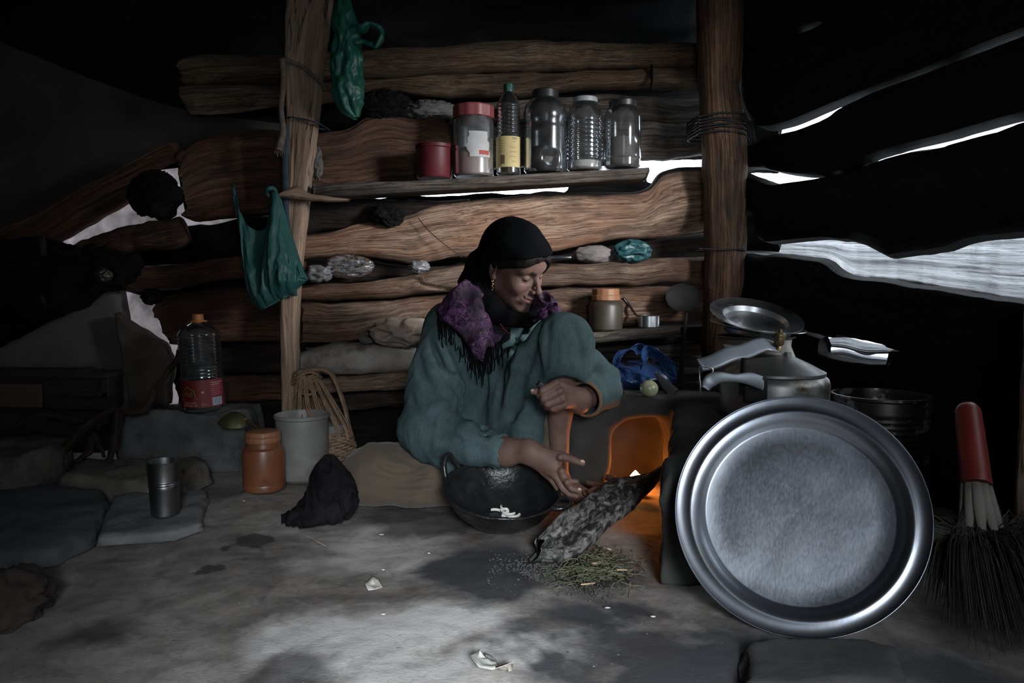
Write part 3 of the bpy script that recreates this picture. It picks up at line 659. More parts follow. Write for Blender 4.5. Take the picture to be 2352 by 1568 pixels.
BAG_GREEN = thin_plastic('green_bag_plastic', (0.026, 0.115, 0.102), 0.5, 0.3)
BAG_GREEN2 = thin_plastic('green_knotted_plastic', (0.022, 0.125, 0.088), 0.38, 0.25)
BAG_BLUE = thin_plastic('blue_bag_plastic', (0.025, 0.060, 0.17), 0.32, 0.25)
BAG_TEAL = thin_plastic('teal_wrapper_plastic', (0.028, 0.105, 0.115), 0.35, 0.25)
WRAP = clear_plastic('clear_wrapper', tint=(0.55, 0.55, 0.56), haze=0.45, hazec=(0.28, 0.27, 0.27), rough=0.18, gl=1.6)
STEEL = pm('steel_polished', (0.60, 0.62, 0.65), (0.68, 0.70, 0.73), scale=6, rough=0.26, metal=1.0, rough2=0.34)
STEEL_STRAP = pm('steel_strap', (0.19, 0.21, 0.24), (0.24, 0.265, 0.295), scale=14, rough=0.45, metal=0.55)
STEEL_DULL = pm('steel_tumbler', (0.22, 0.215, 0.218), (0.28, 0.275, 0.28), scale=12, rough=0.30, metal=1.0, rough2=0.42)
ALU = pm('aluminium_stained', (0.27, 0.27, 0.265), (0.36, 0.36, 0.35), scale=7, rough=0.38, metal=0.9, rough2=0.5, dirt=(0.075, 0.055, 0.035), dirt_scale=9, dirt_lo=0.52, dirt_hi=0.66, bmp=0.15, bscale=70, bdist=0.002)
ALU_DARK = pm('aluminium_sooty', (0.20, 0.185, 0.165), (0.30, 0.28, 0.25), scale=6, rough=0.5, metal=0.6, dirt=(0.02, 0.018, 0.016), dirt_scale=5, dirt_lo=0.45, dirt_hi=0.65)
IRON = pm('iron_blackened', (0.008, 0.008, 0.009), (0.017, 0.0165, 0.0165), scale=18, rough=0.6, metal=0.0, spec=0.2, bmp=0.5, bscale=60, bdist=0.003, rough2=0.65)
BRASS = pm('brass_dirty', (0.22, 0.16, 0.075), (0.10, 0.075, 0.045), scale=40, rough=0.4, metal=0.8)
BLACKPL = pm('black_plastic', (0.012, 0.012, 0.013), rough=0.4)
STONE = pm('grey_slate', (0.115, 0.115, 0.118), (0.20, 0.20, 0.203), scale=9, rough=0.85, bmp=0.7, bscale=35, bdist=0.006, dirt=(0.055, 0.052, 0.05), dirt_scale=5, detail=8)
STONE_DK = pm('dark_slate', (0.062, 0.066, 0.072), (0.10, 0.104, 0.11), scale=7, rough=0.85, bmp=0.6, bscale=30, bdist=0.006, dirt=(0.03, 0.03, 0.032), dirt_scale=4)
STONE_TAN = pm('tan_stone', (0.10, 0.088, 0.076), (0.165, 0.147, 0.13), scale=8, rough=0.9, bmp=0.8, bscale=30, bdist=0.008, dirt=(0.05, 0.043, 0.038), dirt_scale=5)
STONE_BLOCK = pm('limestone_block', (0.05, 0.05, 0.05), (0.10, 0.10, 0.099), scale=10, rough=0.9, bmp=0.9, bscale=28, bdist=0.008, dirt=(0.03, 0.029, 0.028), dirt_scale=7, detail=8)
STONE_PALE = pm('pale_boulder_face', (0.085, 0.074, 0.069), (0.118, 0.105, 0.099), scale=6, rough=0.95, bmp=0.5, bscale=70, bdist=0.003, dirt=(0.13, 0.11, 0.10), dirt_scale=4)
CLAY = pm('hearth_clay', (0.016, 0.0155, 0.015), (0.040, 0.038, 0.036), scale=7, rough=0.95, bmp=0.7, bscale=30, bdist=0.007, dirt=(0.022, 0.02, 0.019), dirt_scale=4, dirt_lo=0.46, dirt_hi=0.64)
ORANGE_PL = pm('orange_jar_plastic', (0.145, 0.050, 0.023), (0.20, 0.072, 0.034), scale=9, rough=0.38, dirt=(0.08, 0.03, 0.018), dirt_scale=11, dirt_lo=0.56, dirt_hi=0.68)
ORANGE_LID = pm('orange_lid_plastic', (0.24, 0.105, 0.05), (0.29, 0.13, 0.062), scale=9, rough=0.45, dirt=(0.16, 0.07, 0.04), dirt_scale=9)
RED_PL = pm('dark_red_plastic', (0.060, 0.007, 0.010), (0.085, 0.010, 0.014), scale=10, rough=0.5, spec=0.3)
RED_LID = pm('faded_red_lid', (0.15, 0.032, 0.038), (0.19, 0.045, 0.052), scale=14, rough=0.45)
MILK = pm('frosted_bucket_plastic', (0.17, 0.165, 0.155), (0.235, 0.23, 0.22), scale=8, rough=0.45, dirt=(0.11, 0.10, 0.085), dirt_scale=6, dirt_lo=0.48, dirt_hi=0.72)
RAG = pm('black_rag', (0.006, 0.0058, 0.0065), (0.015, 0.0142, 0.016), scale=12, rough=0.95, bmp=0.5, bscale=120, bdist=0.002, spec=0.05)
CLOTH_TAN = pm('dusty_tan_cloth', (0.26, 0.20, 0.165), (0.36, 0.285, 0.24), scale=10, rough=0.95, bmp=0.4, bscale=200, bdist=0.001, dirt=(0.12, 0.09, 0.075), dirt_scale=7)
CLOTH_GREY = pm('dusty_grey_cloth', (0.13, 0.115, 0.106), (0.19, 0.17, 0.157), scale=10, rough=0.95, bmp=0.4, bscale=120, bdist=0.002)
WICKER = pm('brown_wicker', (0.16, 0.10, 0.065), (0.30, 0.20, 0.13), scale=30, rough=0.7, attr=None, dirt=(0.05, 0.033, 0.024), dirt_scale=14)
ROPE = pm('jute_rope', (0.10, 0.075, 0.058), (0.17, 0.13, 0.10), scale=60, rough=0.95, bmp=0.7, bscale=200, bdist=0.002)
PAPER = pm('scrap_paper', (0.52, 0.49, 0.45), (0.66, 0.63, 0.6), scale=12, rough=0.9, dirt=(0.25, 0.2, 0.16), dirt_scale=16)

def lump(c, r, seed=0, amp=0.25, freq=2.5, ridged=0.5, nu=48, nv=28, R=None, floor=None, oct=3):
    """crumpled closed lump"""
    th = np.linspace(0, 2*np.pi, nu, endpoint=False); ph = np.linspace(0.02, np.pi - 0.02, nv)
    T, Ph = np.meshgrid(th, ph, indexing='ij')
    d = np.stack([np.cos(T)*np.sin(Ph), np.sin(T)*np.sin(Ph), np.cos(Ph)], -1)
    q = d * freq + seed * 5.3
    n1 = fbm(q[..., 0], q[..., 1], q[..., 2], oct=oct, seed=seed)
    n2 = 1 - 2*np.abs(fbm(q[..., 0]*1.3+9, q[..., 1]*1.3, q[..., 2]*1.3, oct=oct, seed=seed+40))
    s = 1 + amp * ((1-ridged)*n1 + ridged*n2)
    p = d * s[..., None] * np.asarray(r, float)
    p = p.reshape(-1, 3)
    if R is not None: p = p @ np.asarray(R).T
    p = p + np.asarray(c, float)
    if floor is not None: p[:, 2] = np.maximum(p[:, 2], floor)
    f = grid_faces(nu, nv, wrap_u=True)
    return p, [q[::-1] for q in f]
def slab(outline, z0, z1, seed=0, rough=0.006, sub=16, taper=0.03, tilt=(0, 0), rings=9, topn=0.006):
    """irregular stone slab: outline (k x 2) in world xy, bottom z0, top z1"""
    o = np.asarray(outline, float); k = len(o); pts = []
    for i in range(k):
        a, b = o[i], o[(i+1) % k]
        m = max(3, int(np.linalg.norm(b-a) / 0.012))
        for t in np.arange(m)/m: pts.append(a*(1-t)+b*t)
    pts = np.array(pts); n = len(pts); c = pts.mean(0)
    d = pts - c; dl = np.linalg.norm(d, axis=1)[:, None]
    rows = []
    zs = np.linspace(0, 1, 6)
    for z in zs:
        w = rough * fbm(pts[:, 0]*22, pts[:, 1]*22, z*2.2+seed, oct=4, seed=seed)
        bev = -0.010 * (np.clip((z-0.8)/0.2, 0, 1)**2)
        q = pts + d/dl * (w[:, None] + bev + taper*(0.5-z)*0.3)
        rows.append(np.column_stack([q, np.full(n, z0 + (z1-z0)*z)]))
    for s in np.linspace(1, 0, rings)[1:]:
        q = c + (rows[5][:, :2]-c)*max(s, 0.004)
        rows.append(np.column_stack([q, np.full(n, z1)]))
    P = np.array(rows)
    top = P[5:]
    top[..., 2] += topn * fbm(top[..., 0]*14, top[..., 1]*14, seed, oct=4, seed=seed+3) + tilt[0]*(top[..., 0]-c[0]) + tilt[1]*(top[..., 1]-c[1])
    for r_, z in zip(range(1, 5), zs[1:5]):
        P[r_, :, 2] += z*(tilt[0]*(P[r_, :, 0]-c[0]) + tilt[1]*(P[r_, :, 1]-c[1]))
    m = len(P); F = grid_faces(m, n, wrap_v=True)
    F.append(list(range(n))[::-1])
    area = 0.5*np.sum(pts[:, 0]*np.roll(pts[:, 1], -1) - np.roll(pts[:, 0], -1)*pts[:, 1])
    if area < 0: F = [q[::-1] for q in F]
    F = [q[::-1] for q in F[:-1]] + F[-1:]
    return P.reshape(-1, 3), F
def poly_z(pxs, z): return [on_z(x, y, z)[:2] for x, y in pxs]
def textmesh(s, size):
    cu = bpy.data.curves.new('t', 'FONT'); cu.body = s; cu.size = size; cu.align_x = 'CENTER'; cu.resolution_u = 2
    o = bpy.data.objects.new('t', cu); me = o.to_mesh()
    v = np.array([x.co[:] for x in me.vertices]); f = [list(p.vertices) for p in me.polygons]
    o.to_mesh_clear(); bpy.data.objects.remove(o); bpy.data.curves.remove(cu)
    return v, f
def wrap_on(vf, r, th0, z0, c, M=None):
    """bend a flat (x, y) mesh round a cylinder of radius r"""
    v = np.asarray(vf[0]); th = th0 + v[:, 0]/r
    p = np.column_stack([r*np.cos(th), r*np.sin(th), z0 + v[:, 1]])
    if M is not None: p = p @ np.asarray(M).T
    return p + np.asarray(c), vf[1]
def cyl_patch(r, th0, th1, z0, z1, c, M=None, n=20, edge=None, nz=8):
    T, Z = np.meshgrid(np.linspace(th0, th1, n), np.linspace(z0, z1, nz), indexing='ij')
    if edge is not None: T = T + edge(T, Z)*(np.abs(np.linspace(-1, 1, n))**6)[:, None]; 
    def shell(rr): return np.stack([rr*np.cos(T), rr*np.sin(T), Z], -1).reshape(-1, 3)
    a, b = shell(r), shell(r-0.0006); f = grid_faces(n, nz); m = n*nz
    v = np.vstack([a, b]); F = [q[::-1] for q in f] + [[i+m for i in q] for q in f]
    if M is not None: v = v @ np.asarray(M).T
    return v + np.asarray(c), F

# ================================================================== POSTS AND SHELVES
p = thing('timber_post', 'pale tan split timber post bound with rope beside the hanging green bag', 'post', at(668, 960, 2.56)*V3(1, 1, 0))
L_ = [(655, -60), (655, 0), (657, 130), (661, 300), (663, 430), (652, 600), (645, 700), (647, 800), (650, 960), (652, 1075)]
R_ = [(772, -60), (768, 0), (750, 130), (733, 300), (716, 430), (702, 560), (690, 690), (687, 800), (684, 960), (684, 1075)]
obj('timber', plank([at(x, y, 2.56) for x, y in L_], [at(x, y, 2.56) for x, y in R_], NB, 0.085, 70, ledge=0.005, disp=0.0018, edge=0.003, power=5, backflat=1.0), W_POST, p)
def ringaround(p0, p1, p2, depth=0.10):
    a, b, c_ = np.array(p0), np.array(p1), np.array(p2)
    return [a, (a+b)/2 + V3(0, -0.004, 0), b, (b+c_)/2 + V3(0, -0.004, 0), c_, c_ + V3(0.005, depth, 0), (a+c_)/2 + V3(0, depth, 0), a + V3(-0.005, depth, 0), a]
rp = obj('rope', tube(ringaround(at(650, 136, 2.50), at(690, 150, 2.502), at(740, 192, 2.505)), 0.006, 8, 60), ROPE, p)
obj('rope', tube([at(648, 136, 2.50), at(652, 180, 2.50), at(646, 250, 2.505), at(650, 300, 2.505), at(641, 345, 2.505)], [0.011, 0.010, 0.009, 0.011, 0.014], 8, 40), ROPE, p)
for k in range(9):
    x = 634 + k*2.2
    obj('rope_fibre', tube([at(648, 320, 2.505), at(x, 340, 2.50), at(x - 4 + 2*(k % 3), 352 + 3*(k % 4), 2.50)], 0.0012, 5, 8), ROPE, p)
NAVY = pm('navy_strap', (0.018, 0.035, 0.05), (0.03, 0.055, 0.075), scale=30, rough=0.8)
obj('strap', tube(ringaround(at(660, 268, 2.505), at(695, 273, 2.503), at(733, 284, 2.505)), 0.007, 8, 60, flat=0.4), NAVY, p, label='navy blue strap')
obj('strap', tube([at(655, 285, 2.508), at(655, 400, 2.508), at(658, 500, 2.505), at(668, 600, 2.505), at(676, 680, 2.505)], 0.011, 8, 40, flat=0.35, up=(0, 1, 0)), NAVY, p, label='navy blue strap')
p2 = thing('timber_post', 'stout brown timber post with wire binding where the back and right walls meet', 'post', at(1655, 1000, 2.58)*V3(1, 1, 0))
L_ = [(1592, -100), (1598, 60), (1604, 200), (1608, 330), (1612, 480), (1614, 640), (1612, 720), (1612, 1075)]
R_ = [(1706, -100), (1702, 60), (1700, 200), (1712, 330), (1716, 480), (1708, 640), (1700, 720), (1698, 1075)]
obj('timber', plank([at(x, y, 2.58) for x, y in L_], [at(x, y, 2.58) for x, y in R_], NB, 0.13, 71, ledge=0.008, disp=0.003, power=2.2, backflat=1.0), wood('wood_post_brown', (0.25, 0.145, 0.09), (0.11, 0.062, 0.04), soot=(0.03, 0.022, 0.018), soot_lo=0.45, soot_hi=0.72, seed=12, grain=40), p2)
WIRE = pm('dark_wire', (0.02, 0.018, 0.018), rough=0.6, metal=0.5)
for k, y in enumerate((262, 270, 277, 284, 292, 300)):
    obj('wire', tube(ringaround(at(1604, y+6, 2.515), at(1655, y-3 + 3*(k % 2), 2.507), at(1712, y+4*(k % 3), 2.52), 0.13), 0.0035, 6, 50), WIRE, p2)
obj('wire', tube(ringaround(at(1606, 571, 2.515), at(1655, 573, 2.508), at(1712, 574, 2.52), 0.13), 0.003, 6, 50), WIRE, p2)
for k in range(8):
    obj('wire', tube([at(1690, 275, 2.51), at(1712+2*k, 262+3*k, 2.52), at(1705+4*k, 300+5*k, 2.55), at(1700+k, 330-4*k, 2.53)], 0.0016, 5, 16), WIRE, p2)
obj('tie_strip', tube([at(1497, 150, 2.62), at(1497, 190, 2.62), at(1492, 225, 2.62)], [0.014, 0.012, 0.003], 8, 20, flat=0.3), RAG, label='thin dark strip of rag hanging from the top timber', cat='rag')

# the upper shelf that carries the jars
def shelf(name, top_l, top_r, thick_px, Yf, Yb, mat, seed, label):
    xl, yl = top_l; xr, yr = top_r
    T = [at(x, yl + (yr-yl)*(x-xl)/(xr-xl), Yf) + V3(0, 0, 0) for x in np.linspace(xl, xr, 9)]
    T = np.array(T); B = T + V3(0, Yb-Yf, 0.0)
    t = thick_px*Yf/FPX
    v, f, g, _b = plank(B + V3(0, 0, -t/2), T + V3(0, 0, -t/2), (0, 0, 1), t, seed, power=8, disp=0.0012, ledge=0.0015, edge=0.005, backflat=1.0, ragged=0.01)
    return obj(name, (v, f, g), mat, label=label, cat='shelf')
shelf('wall_shelf', (716, 424), (1490, 379), 27, 2.50, 2.66, W_GREY, 80, 'long rough-sawn shelf board carrying the row of jars')
shelf('wall_shelf', (1325, 768), (1565, 750), 24, 2.53, 2.67, W_GREY, 81, 'short weathered shelf board under the orange-lidded jar')
br = [(638, 442), (690, 428), (715, 440), (790, 458), (775, 466), (700, 462), (640, 458)]
obj('wooden_peg', plank([at(x, y, 2.50) for x, y in [(638, 438), (680, 428), (712, 444), (760, 452), (798, 458)]], [at(x, y, 2.50) for x, y in [(638, 456), (680, 462), (712, 466), (760, 466), (798, 463)]], NB, 0.035, 82, ledge=0.003, disp=0.002), W_POST, label='flat wooden peg wedged across the pale post', cat='peg')

# ================================================================== JARS ON THE UPPER SHELF
def shelf_z(px): return at(px, 424 + (379-424)*(px-716)/(1490-716), 2.50)[2] + 0.0015
def jar_root(name, label, cat, px, Y=2.555, group=None):
    x = at(px, 400, Y)[0]; return thing(name, label, cat, (x, Y, shelf_z(px)), group), V3(x, Y, shelf_z(px))
GRP = 'jars on the upper shelf'
t, c = jar_root('canister', 'small open dark red plastic canister at the end of the jar row', 'canister', 998, group=GRP)
obj('body', lathe([(0.001, 0.002), (0.056, 0.002), (0.060, 0.008), (0.061, 0.10), (0.064, 0.104), (0.064, 0.114), (0.060, 0.115), (0.057, 0.10), (0.054, 0.012), (0.001, 0.010)], 40, c), RED_PL, t)
t, c = jar_root('storage_jar', 'clear jar with a faded red lid, torn white label and pink powder', 'jar', 1088, group=GRP)
obj('body', lathe([(0.001, 0.0), (0.062, 0.0), (0.068, 0.008), (0.069, 0.18), (0.064, 0.192), (0.062, 0.20)], 48, c), PET_MILK, t)
obj('lid', lathe([(0.001, 0.236), (0.066, 0.236), (0.070, 0.231), (0.070, 0.197), (0.066, 0.194)][::-1], 48, c, fn=lambda th, z, r: r + 0.0012*np.sign(np.sin(th*36))*(r > 0.06)), RED_LID, t)
obj('contents', lathe([(0.001, 0.004), (0.06, 0.004), (0.0655, 0.012), (0.0655, 0.075), (0.05, 0.095), (0.001, 0.10)], 40, c, fn=lambda th, z, r: r*(1 + 0.0*z)), pm('pink_powder', (0.34, 0.18, 0.145), (0.48, 0.37, 0.33), scale=9, rough=0.95), t)
lb = cyl_patch(0.0698, math.radians(-100), math.radians(-40), 0.058, 0.142, c, edge=lambda T, Z: 0.12*fbm(Z*60, T*3, seed=6))
lab = obj('label', lb, pm('torn_white_label', (0.27, 0.27, 0.27), (0.36, 0.36, 0.355), scale=15, rough=0.8), t, label='torn white paper label')
obj('label_band', cyl_patch(0.0702, math.radians(-72), math.radians(-41), 0.066, 0.080, c), pm('label_red', (0.24, 0.03, 0.02), rough=0.7), lab)
t, c = jar_root('oil_bottle', 'slim oil bottle with a green cap and a yellow label', 'bottle', 1168, group=GRP)
prof = [(0.001, 0.0), (0.034, 0.0), (0.041, 0.006), (0.042, 0.03), (0.042, 0.13)]
for k in range(8):
    z = 0.135 + k*0.0125; prof += [(0.0405, z), (0.0385, z+0.004), (0.0385, z+0.007), (0.0405, z+0.011)]
prof += [(0.037, 0.24), (0.028, 0.26), (0.017, 0.272), (0.014, 0.28), (0.014, 0.29)]
obj('body', lathe(prof, 40, c), PET_DIM, t)
obj('oil', lathe([(0.001, 0.004), (0.037, 0.004), (0.0395, 0.012), (0.0395, 0.028), (0.001, 0.0285)], 32, c), pm('mustard_oil', (0.16, 0.11, 0.02), rough=0.2, trans=0.5), t)
obj('cap', lathe([(0.001, 0.304), (0.015, 0.304), (0.0165, 0.302), (0.0165, 0.278), (0.015, 0.277)][::-1], 32, c, fn=lambda th, z, r: r+0.0006*np.sign(np.sin(th*24))*(r > 0.015)), pm('green_cap', (0.01, 0.06, 0.045), rough=0.45), t)
YL = pm('yellow_label', (0.30, 0.24, 0.105), (0.37, 0.30, 0.14), scale=20, rough=0.75)
lab = obj('label', cyl_patch(0.0428, math.radians(-178), math.radians(-20), 0.022, 0.124, c, n=36), YL, t, label='yellow paper label')
INK = pm('label_ink', (0.03, 0.025, 0.02), rough=0.8); INK2 = pm('label_ink_brown', (0.20, 0.14, 0.04), rough=0.8)
for k, (s, sz, th, z, m_) in enumerate([('T8N', 0.010, -62, 0.113, INK), ('100', 0.008, -64, 0.103, INK2), ('PURE OIL', 0.006, -68, 0.085, INK2), ('REFINED', 0.006, -68, 0.070, INK2), ('NET 500 ml', 0.005, -68, 0.055, INK2), ('MFG', 0.006, -68, 0.038, INK2)]):
    obj('lettering', wrap_on(textmesh(s, sz), 0.0431, math.radians(th), z, c), m_, lab)
for k in range(14):
    a = math.radians(-128) + k*0.026; obj('barcode_bar', cyl_patch(0.0431, a, a + 0.013*(1 + k % 2*0.5), 0.032, 0.062, c, n=3, nz=2), INK, lab)
for k in range(5):
    obj('lettering', cyl_patch(0.0431, math.radians(-135), math.radians(-105), 0.075+k*0.008, 0.077+k*0.008, c, n=6, nz=2), INK2, lab)
t, c = jar_root('storage_jar', 'large smoky clear jar with a dark cap and a dented base', 'jar', 1252, group=GRP)
def dent(th, z, r):
    a = np.abs(((th - math.radians(-78) + np.pi) % (2*np.pi)) - np.pi)
    return r - 0.022*np.exp(-(a/0.35)**2 - ((z-0.035)/0.02)**2) - 0.006*np.exp(-(np.abs(a-0.25)/0.12)**2 - ((z-0.05)/0.012)**2)
obj('body', lathe([(0.001, 0.0), (0.064, 0.0), (0.072, 0.008)] + [(0.073, z) for z in np.linspace(0.015, 0.15, 24)] + [(0.070, 0.165), (0.0745, 0.175), (0.0745, 0.20), (0.068, 0.225), (0.050, 0.245), (0.040, 0.25)], 64, c, fn=dent), PET_DIM, t)
obj('cap', lathe([(0.001, 0.276), (0.040, 0.276), (0.045, 0.272), (0.046, 0.248), (0.042, 0.246)][::-1], 40, c), BLACKPL, t)
obj('contents', lathe([(0.001, 0.006), (0.05, 0.006), (0.053, 0.02), (0.062, 0.07), (0.05, 0.085), (0.001, 0.09)], 32, c), pm('dark_lentils', (0.02, 0.018, 0.018), (0.04, 0.035, 0.033), scale=60, rough=0.7, bmp=0.8, bscale=140), t)
t, c = jar_root('storage_jar', 'ribbed clear plastic jar with white grain at the bottom', 'jar', 1343, group=GRP)
prof = [(0.001, 0.0), (0.052, 0.0), (0.060, 0.006), (0.061, 0.03)]
for k in range(10):
    z = 0.036 + k*0.0145; prof += [(0.0575, z), (0.0575, z+0.004), (0.0605, z+0.0075), (0.0605, z+0.011)]
prof += [(0.058, 0.19), (0.052, 0.21), (0.042, 0.222), (0.040, 0.228)]
obj('body', lathe(prof, 48, c, fn=lambda th, z, r: r - 0.0012*(np.cos(th*12) > 0.75)*(z > 0.185)), PET, t)
obj('lid', lathe([(0.001, 0.244), (0.038, 0.244), (0.042, 0.241), (0.042, 0.226)][::-1], 36, c), pm('grey_lid', (0.20, 0.22, 0.22), rough=0.5), t)
obj('contents', lathe([(0.001, 0.004), (0.05, 0.004), (0.0555, 0.01), (0.0555, 0.030), (0.001, 0.034)], 32, c), pm('white_grain', (0.5, 0.49, 0.47), (0.6, 0.59, 0.57), scale=80, rough=0.9, bmp=0.6, bscale=160), t)
t, c = jar_root('storage_jar', 'clear jar with a flat black lid, half filled with dark powder', 'jar', 1429, group=GRP)
obj('body', lathe([(0.001, 0.0), (0.055, 0.0), (0.062, 0.008), (0.063, 0.03), (0.061, 0.033), (0.063, 0.037), (0.063, 0.17), (0.058, 0.19), (0.046, 0.205), (0.044, 0.21)], 48, c), PET, t)
obj('lid', lathe([(0.001, 0.226), (0.043, 0.226), (0.047, 0.223), (0.047, 0.206), (0.044, 0.205)][::-1], 40, c), BLACKPL, t)
obj('contents', lathe([(0.001, 0.004), (0.053, 0.004), (0.0595, 0.012), (0.0605, 0.035), (0.0605, 0.098), (0.001, 0.104)], 40, c), pm('brown_powder', (0.10, 0.085, 0.078), (0.15, 0.13, 0.12), scale=30, rough=0.95), t)

# ================================================================== THINGS ON THE LOWER LEDGES OF THE BACK WALL
def s2z(px): return at(px, 768 + (750-768)*(px-1325)/(1565-1325), 2.53)[2] + 0.0015
c = V3(at(1391, 700, 2.585)[0], 2.585, s2z(1391))
t = thing('storage_jar', 'grimy brown jar with an orange screw lid on the short shelf', 'jar', c)
obj('body', lathe([(0.001, 0.0), (0.052, 0.0), (0.059, 0.008), (0.060, 0.085), (0.054, 0.10), (0.046, 0.106), (0.045, 0.115)], 44, c), pm('grimy_jar', (0.030, 0.024, 0.017), (0.055, 0.043, 0.032), scale=8, rough=0.45, dirt=(0.02, 0.016, 0.013), dirt_scale=6), t)
obj('lid', lathe([(0.001, 0.148), (0.044, 0.148), (0.047, 0.145), (0.047, 0.126), (0.050, 0.123), (0.050, 0.108), (0.046, 0.106)][::-1], 44, c, fn=lambda th, z, r: r+0.0008*np.sign(np.sin(th*30))*(r > 0.045)), ORANGE_LID, t)
c = V3(at(1490, 735, 2.575)[0], 2.575, s2z(1490))
t = thing('measuring_cup', 'small shiny steel cup with a long black handle', 'cup', c)
obj('bowl', lathe([(0.001, 0.0), (0.032, 0.0), (0.036, 0.005), (0.037, 0.042), (0.039, 0.044), (0.0375, 0.045), (0.0355, 0.042), (0.034, 0.007), (0.001, 0.005)], 40, c), STEEL, t)
obj('handle', tube([c + V3(-0.034, 0, 0.040), at(1460, 722, 2.60), at(1445, 700, 2.64), at(1432, 683, 2.645)], [0.004, 0.005, 0.006, 0.005], 8, 24, flat=0.5), BLACKPL, t)
t = thing('skimmer', 'round black iron skimmer with a long flat handle leaning on the wall', 'skimmer', at(1562, 905, 2.42))
a, b_ = at(1574, 715, 2.57), at(1562, 908, 2.43)
dM = np.column_stack([V3(1, 0, 0), norm(np.cross(V3(0.0, -0.97, 0.26), V3(1, 0, 0))), norm(V3(0.0, -0.97, 0.26))])
obj('disc', lathe([(0.001, -0.006), (0.03, -0.005), (0.052, -0.001), (0.060, 0.003), (0.060, 0.005), (0.052, 0.001), (0.03, -0.003), (0.001, -0.004)], 48, at(1568, 684, 2.575), M=dM @ np.diag([1, 0.85, 1])), IRON, t)
obj('handle', tube([at(1578, 712, 2.58), at(1573, 760, 2.54), at(1566, 840, 2.48), b_], [0.005, 0.006, 0.008, 0.018], 8, 30, flat=0.25, up=(0, 1, 0.3)), IRON, t)
def stuffing(name, px, py, Y, r, mat, label, cat, **kw):
    return obj(name, lump(at(px, py, Y), r, **kw), mat, label=label, cat=cat)
STRAW_BLK = pm('sooty_wool', (0.005, 0.005, 0.005), (0.014, 0.0135, 0.013), scale=40, rough=1.0, bmp=1.0, bscale=90, bdist=0.008, spec=0.03)
stuffing('rag', 885, 243, 2.66, (0.085, 0.05, 0.05), STRAW_BLK, 'black sooty rag stuffed under the top timber', 'rag', seed=1, amp=0.30, freq=1.8, oct=4, ridged=0.4, nu=90, nv=60)
stuffing('rag', 985, 255, 2.68, (0.08, 0.04, 0.03), pm('grey_rag', (0.05, 0.05, 0.05), (0.10, 0.097, 0.095), scale=14, rough=0.9, bmp=0.6, bscale=60), 'crumpled grey rag tucked beside the sooty one', 'rag', seed=2, amp=0.4, freq=3, ridged=0.9)
stuffing('moss_clump', 890, 494, 2.63, (0.055, 0.035, 0.036), STRAW_BLK, 'dark mossy clump wedged above the broad pale timber', 'clump', seed=3, amp=0.32, freq=1.8, oct=4, ridged=0.3, nu=90, nv=60)
obj('plastic_wrapper', lump(at(800, 612, 2.63), (0.075, 0.03, 0.034), seed=4, amp=0.30, freq=1.7, ridged=0.85, nu=80, nv=44, oct=3), WRAP, label='clear crumpled plastic wrapper lying on the timber ledge', cat='wrapper')
obj('plastic_wrapper', lump(at(733, 628, 2.62), (0.038, 0.02, 0.026), seed=5, amp=0.45, freq=1.3, ridged=0.9, oct=2), pm('white_poly', (0.13, 0.13, 0.135), (0.20, 0.20, 0.205), scale=20, rough=0.4), label='knotted whitish plastic scrap beside the clear wrapper', cat='wrapper')
obj('plastic_wrapper', lump(at(962, 612, 2.63), (0.030, 0.02, 0.017), seed=6, amp=0.45, freq=1.3, ridged=0.9, oct=2), MATS['white_poly'], label='small white plastic scrap under the hanging wire', cat='wrapper')
obj('folded_cloth', lump(at(925, 762, 2.62), (0.095, 0.05, 0.044), seed=8, amp=0.35, freq=1.2, ridged=0.95, nu=90, nv=50, oct=2), CLOTH_TAN, label='dusty tan cloth folded into the gap behind the seated person', cat='cloth')
obj('stone_chip', lump(at(838, 780, 2.63), (0.026, 0.015, 0.013), seed=9, amp=0.25, freq=2, ridged=0.2, R=roty(0.25)), STONE_PALE, label='small pale stone chip beside the folded tan cloth', cat='stone')
obj('cloth_bundle', lump(at(1365, 583, 2.66), (0.075, 0.04, 0.030), seed=10, amp=0.22, freq=1.6, ridged=0.4), CLOTH_GREY, label='dusty grey cloth bundle beside the teal wrapper', cat='cloth')
t = obj('plastic_wrapper', lump(at(1452, 577, 2.63), (0.052, 0.03, 0.031), seed=11, amp=0.42, freq=1.25, ridged=0.95, nu=80, nv=44, oct=2), BAG_TEAL, label='crumpled teal plastic bag on the ledge by the brown post', cat='bag')
obj('phone', box(at(1283, 592, 2.60), (0.085, 0.05, 0.012), rotz(0.15), 0.004, 3), pm('phone_black', (0.012, 0.013, 0.018), rough=0.2), label='flat black phone lying on the ledge behind the headscarf', cat='phone')
obj('hanging_wire', tube([at(960, 500, 2.62), at(985, 530, 2.60), at(1020, 560, 2.60), at(1062, 592, 2.62)], 0.0015, 6, 30), WIRE, label='thin bent wire hanging against the broad pale timber', cat='wire')
obj('rag', lump(at(728, 375, 2.58), (0.016, 0.02, 0.05), seed=12, amp=0.4, freq=2.5, ridged=0.8), pm('grey_rag2', (0.07, 0.065, 0.06), (0.13, 0.12, 0.115), scale=20, rough=0.95), label='twisted grey rag pushed between post and shelf end', cat='rag')

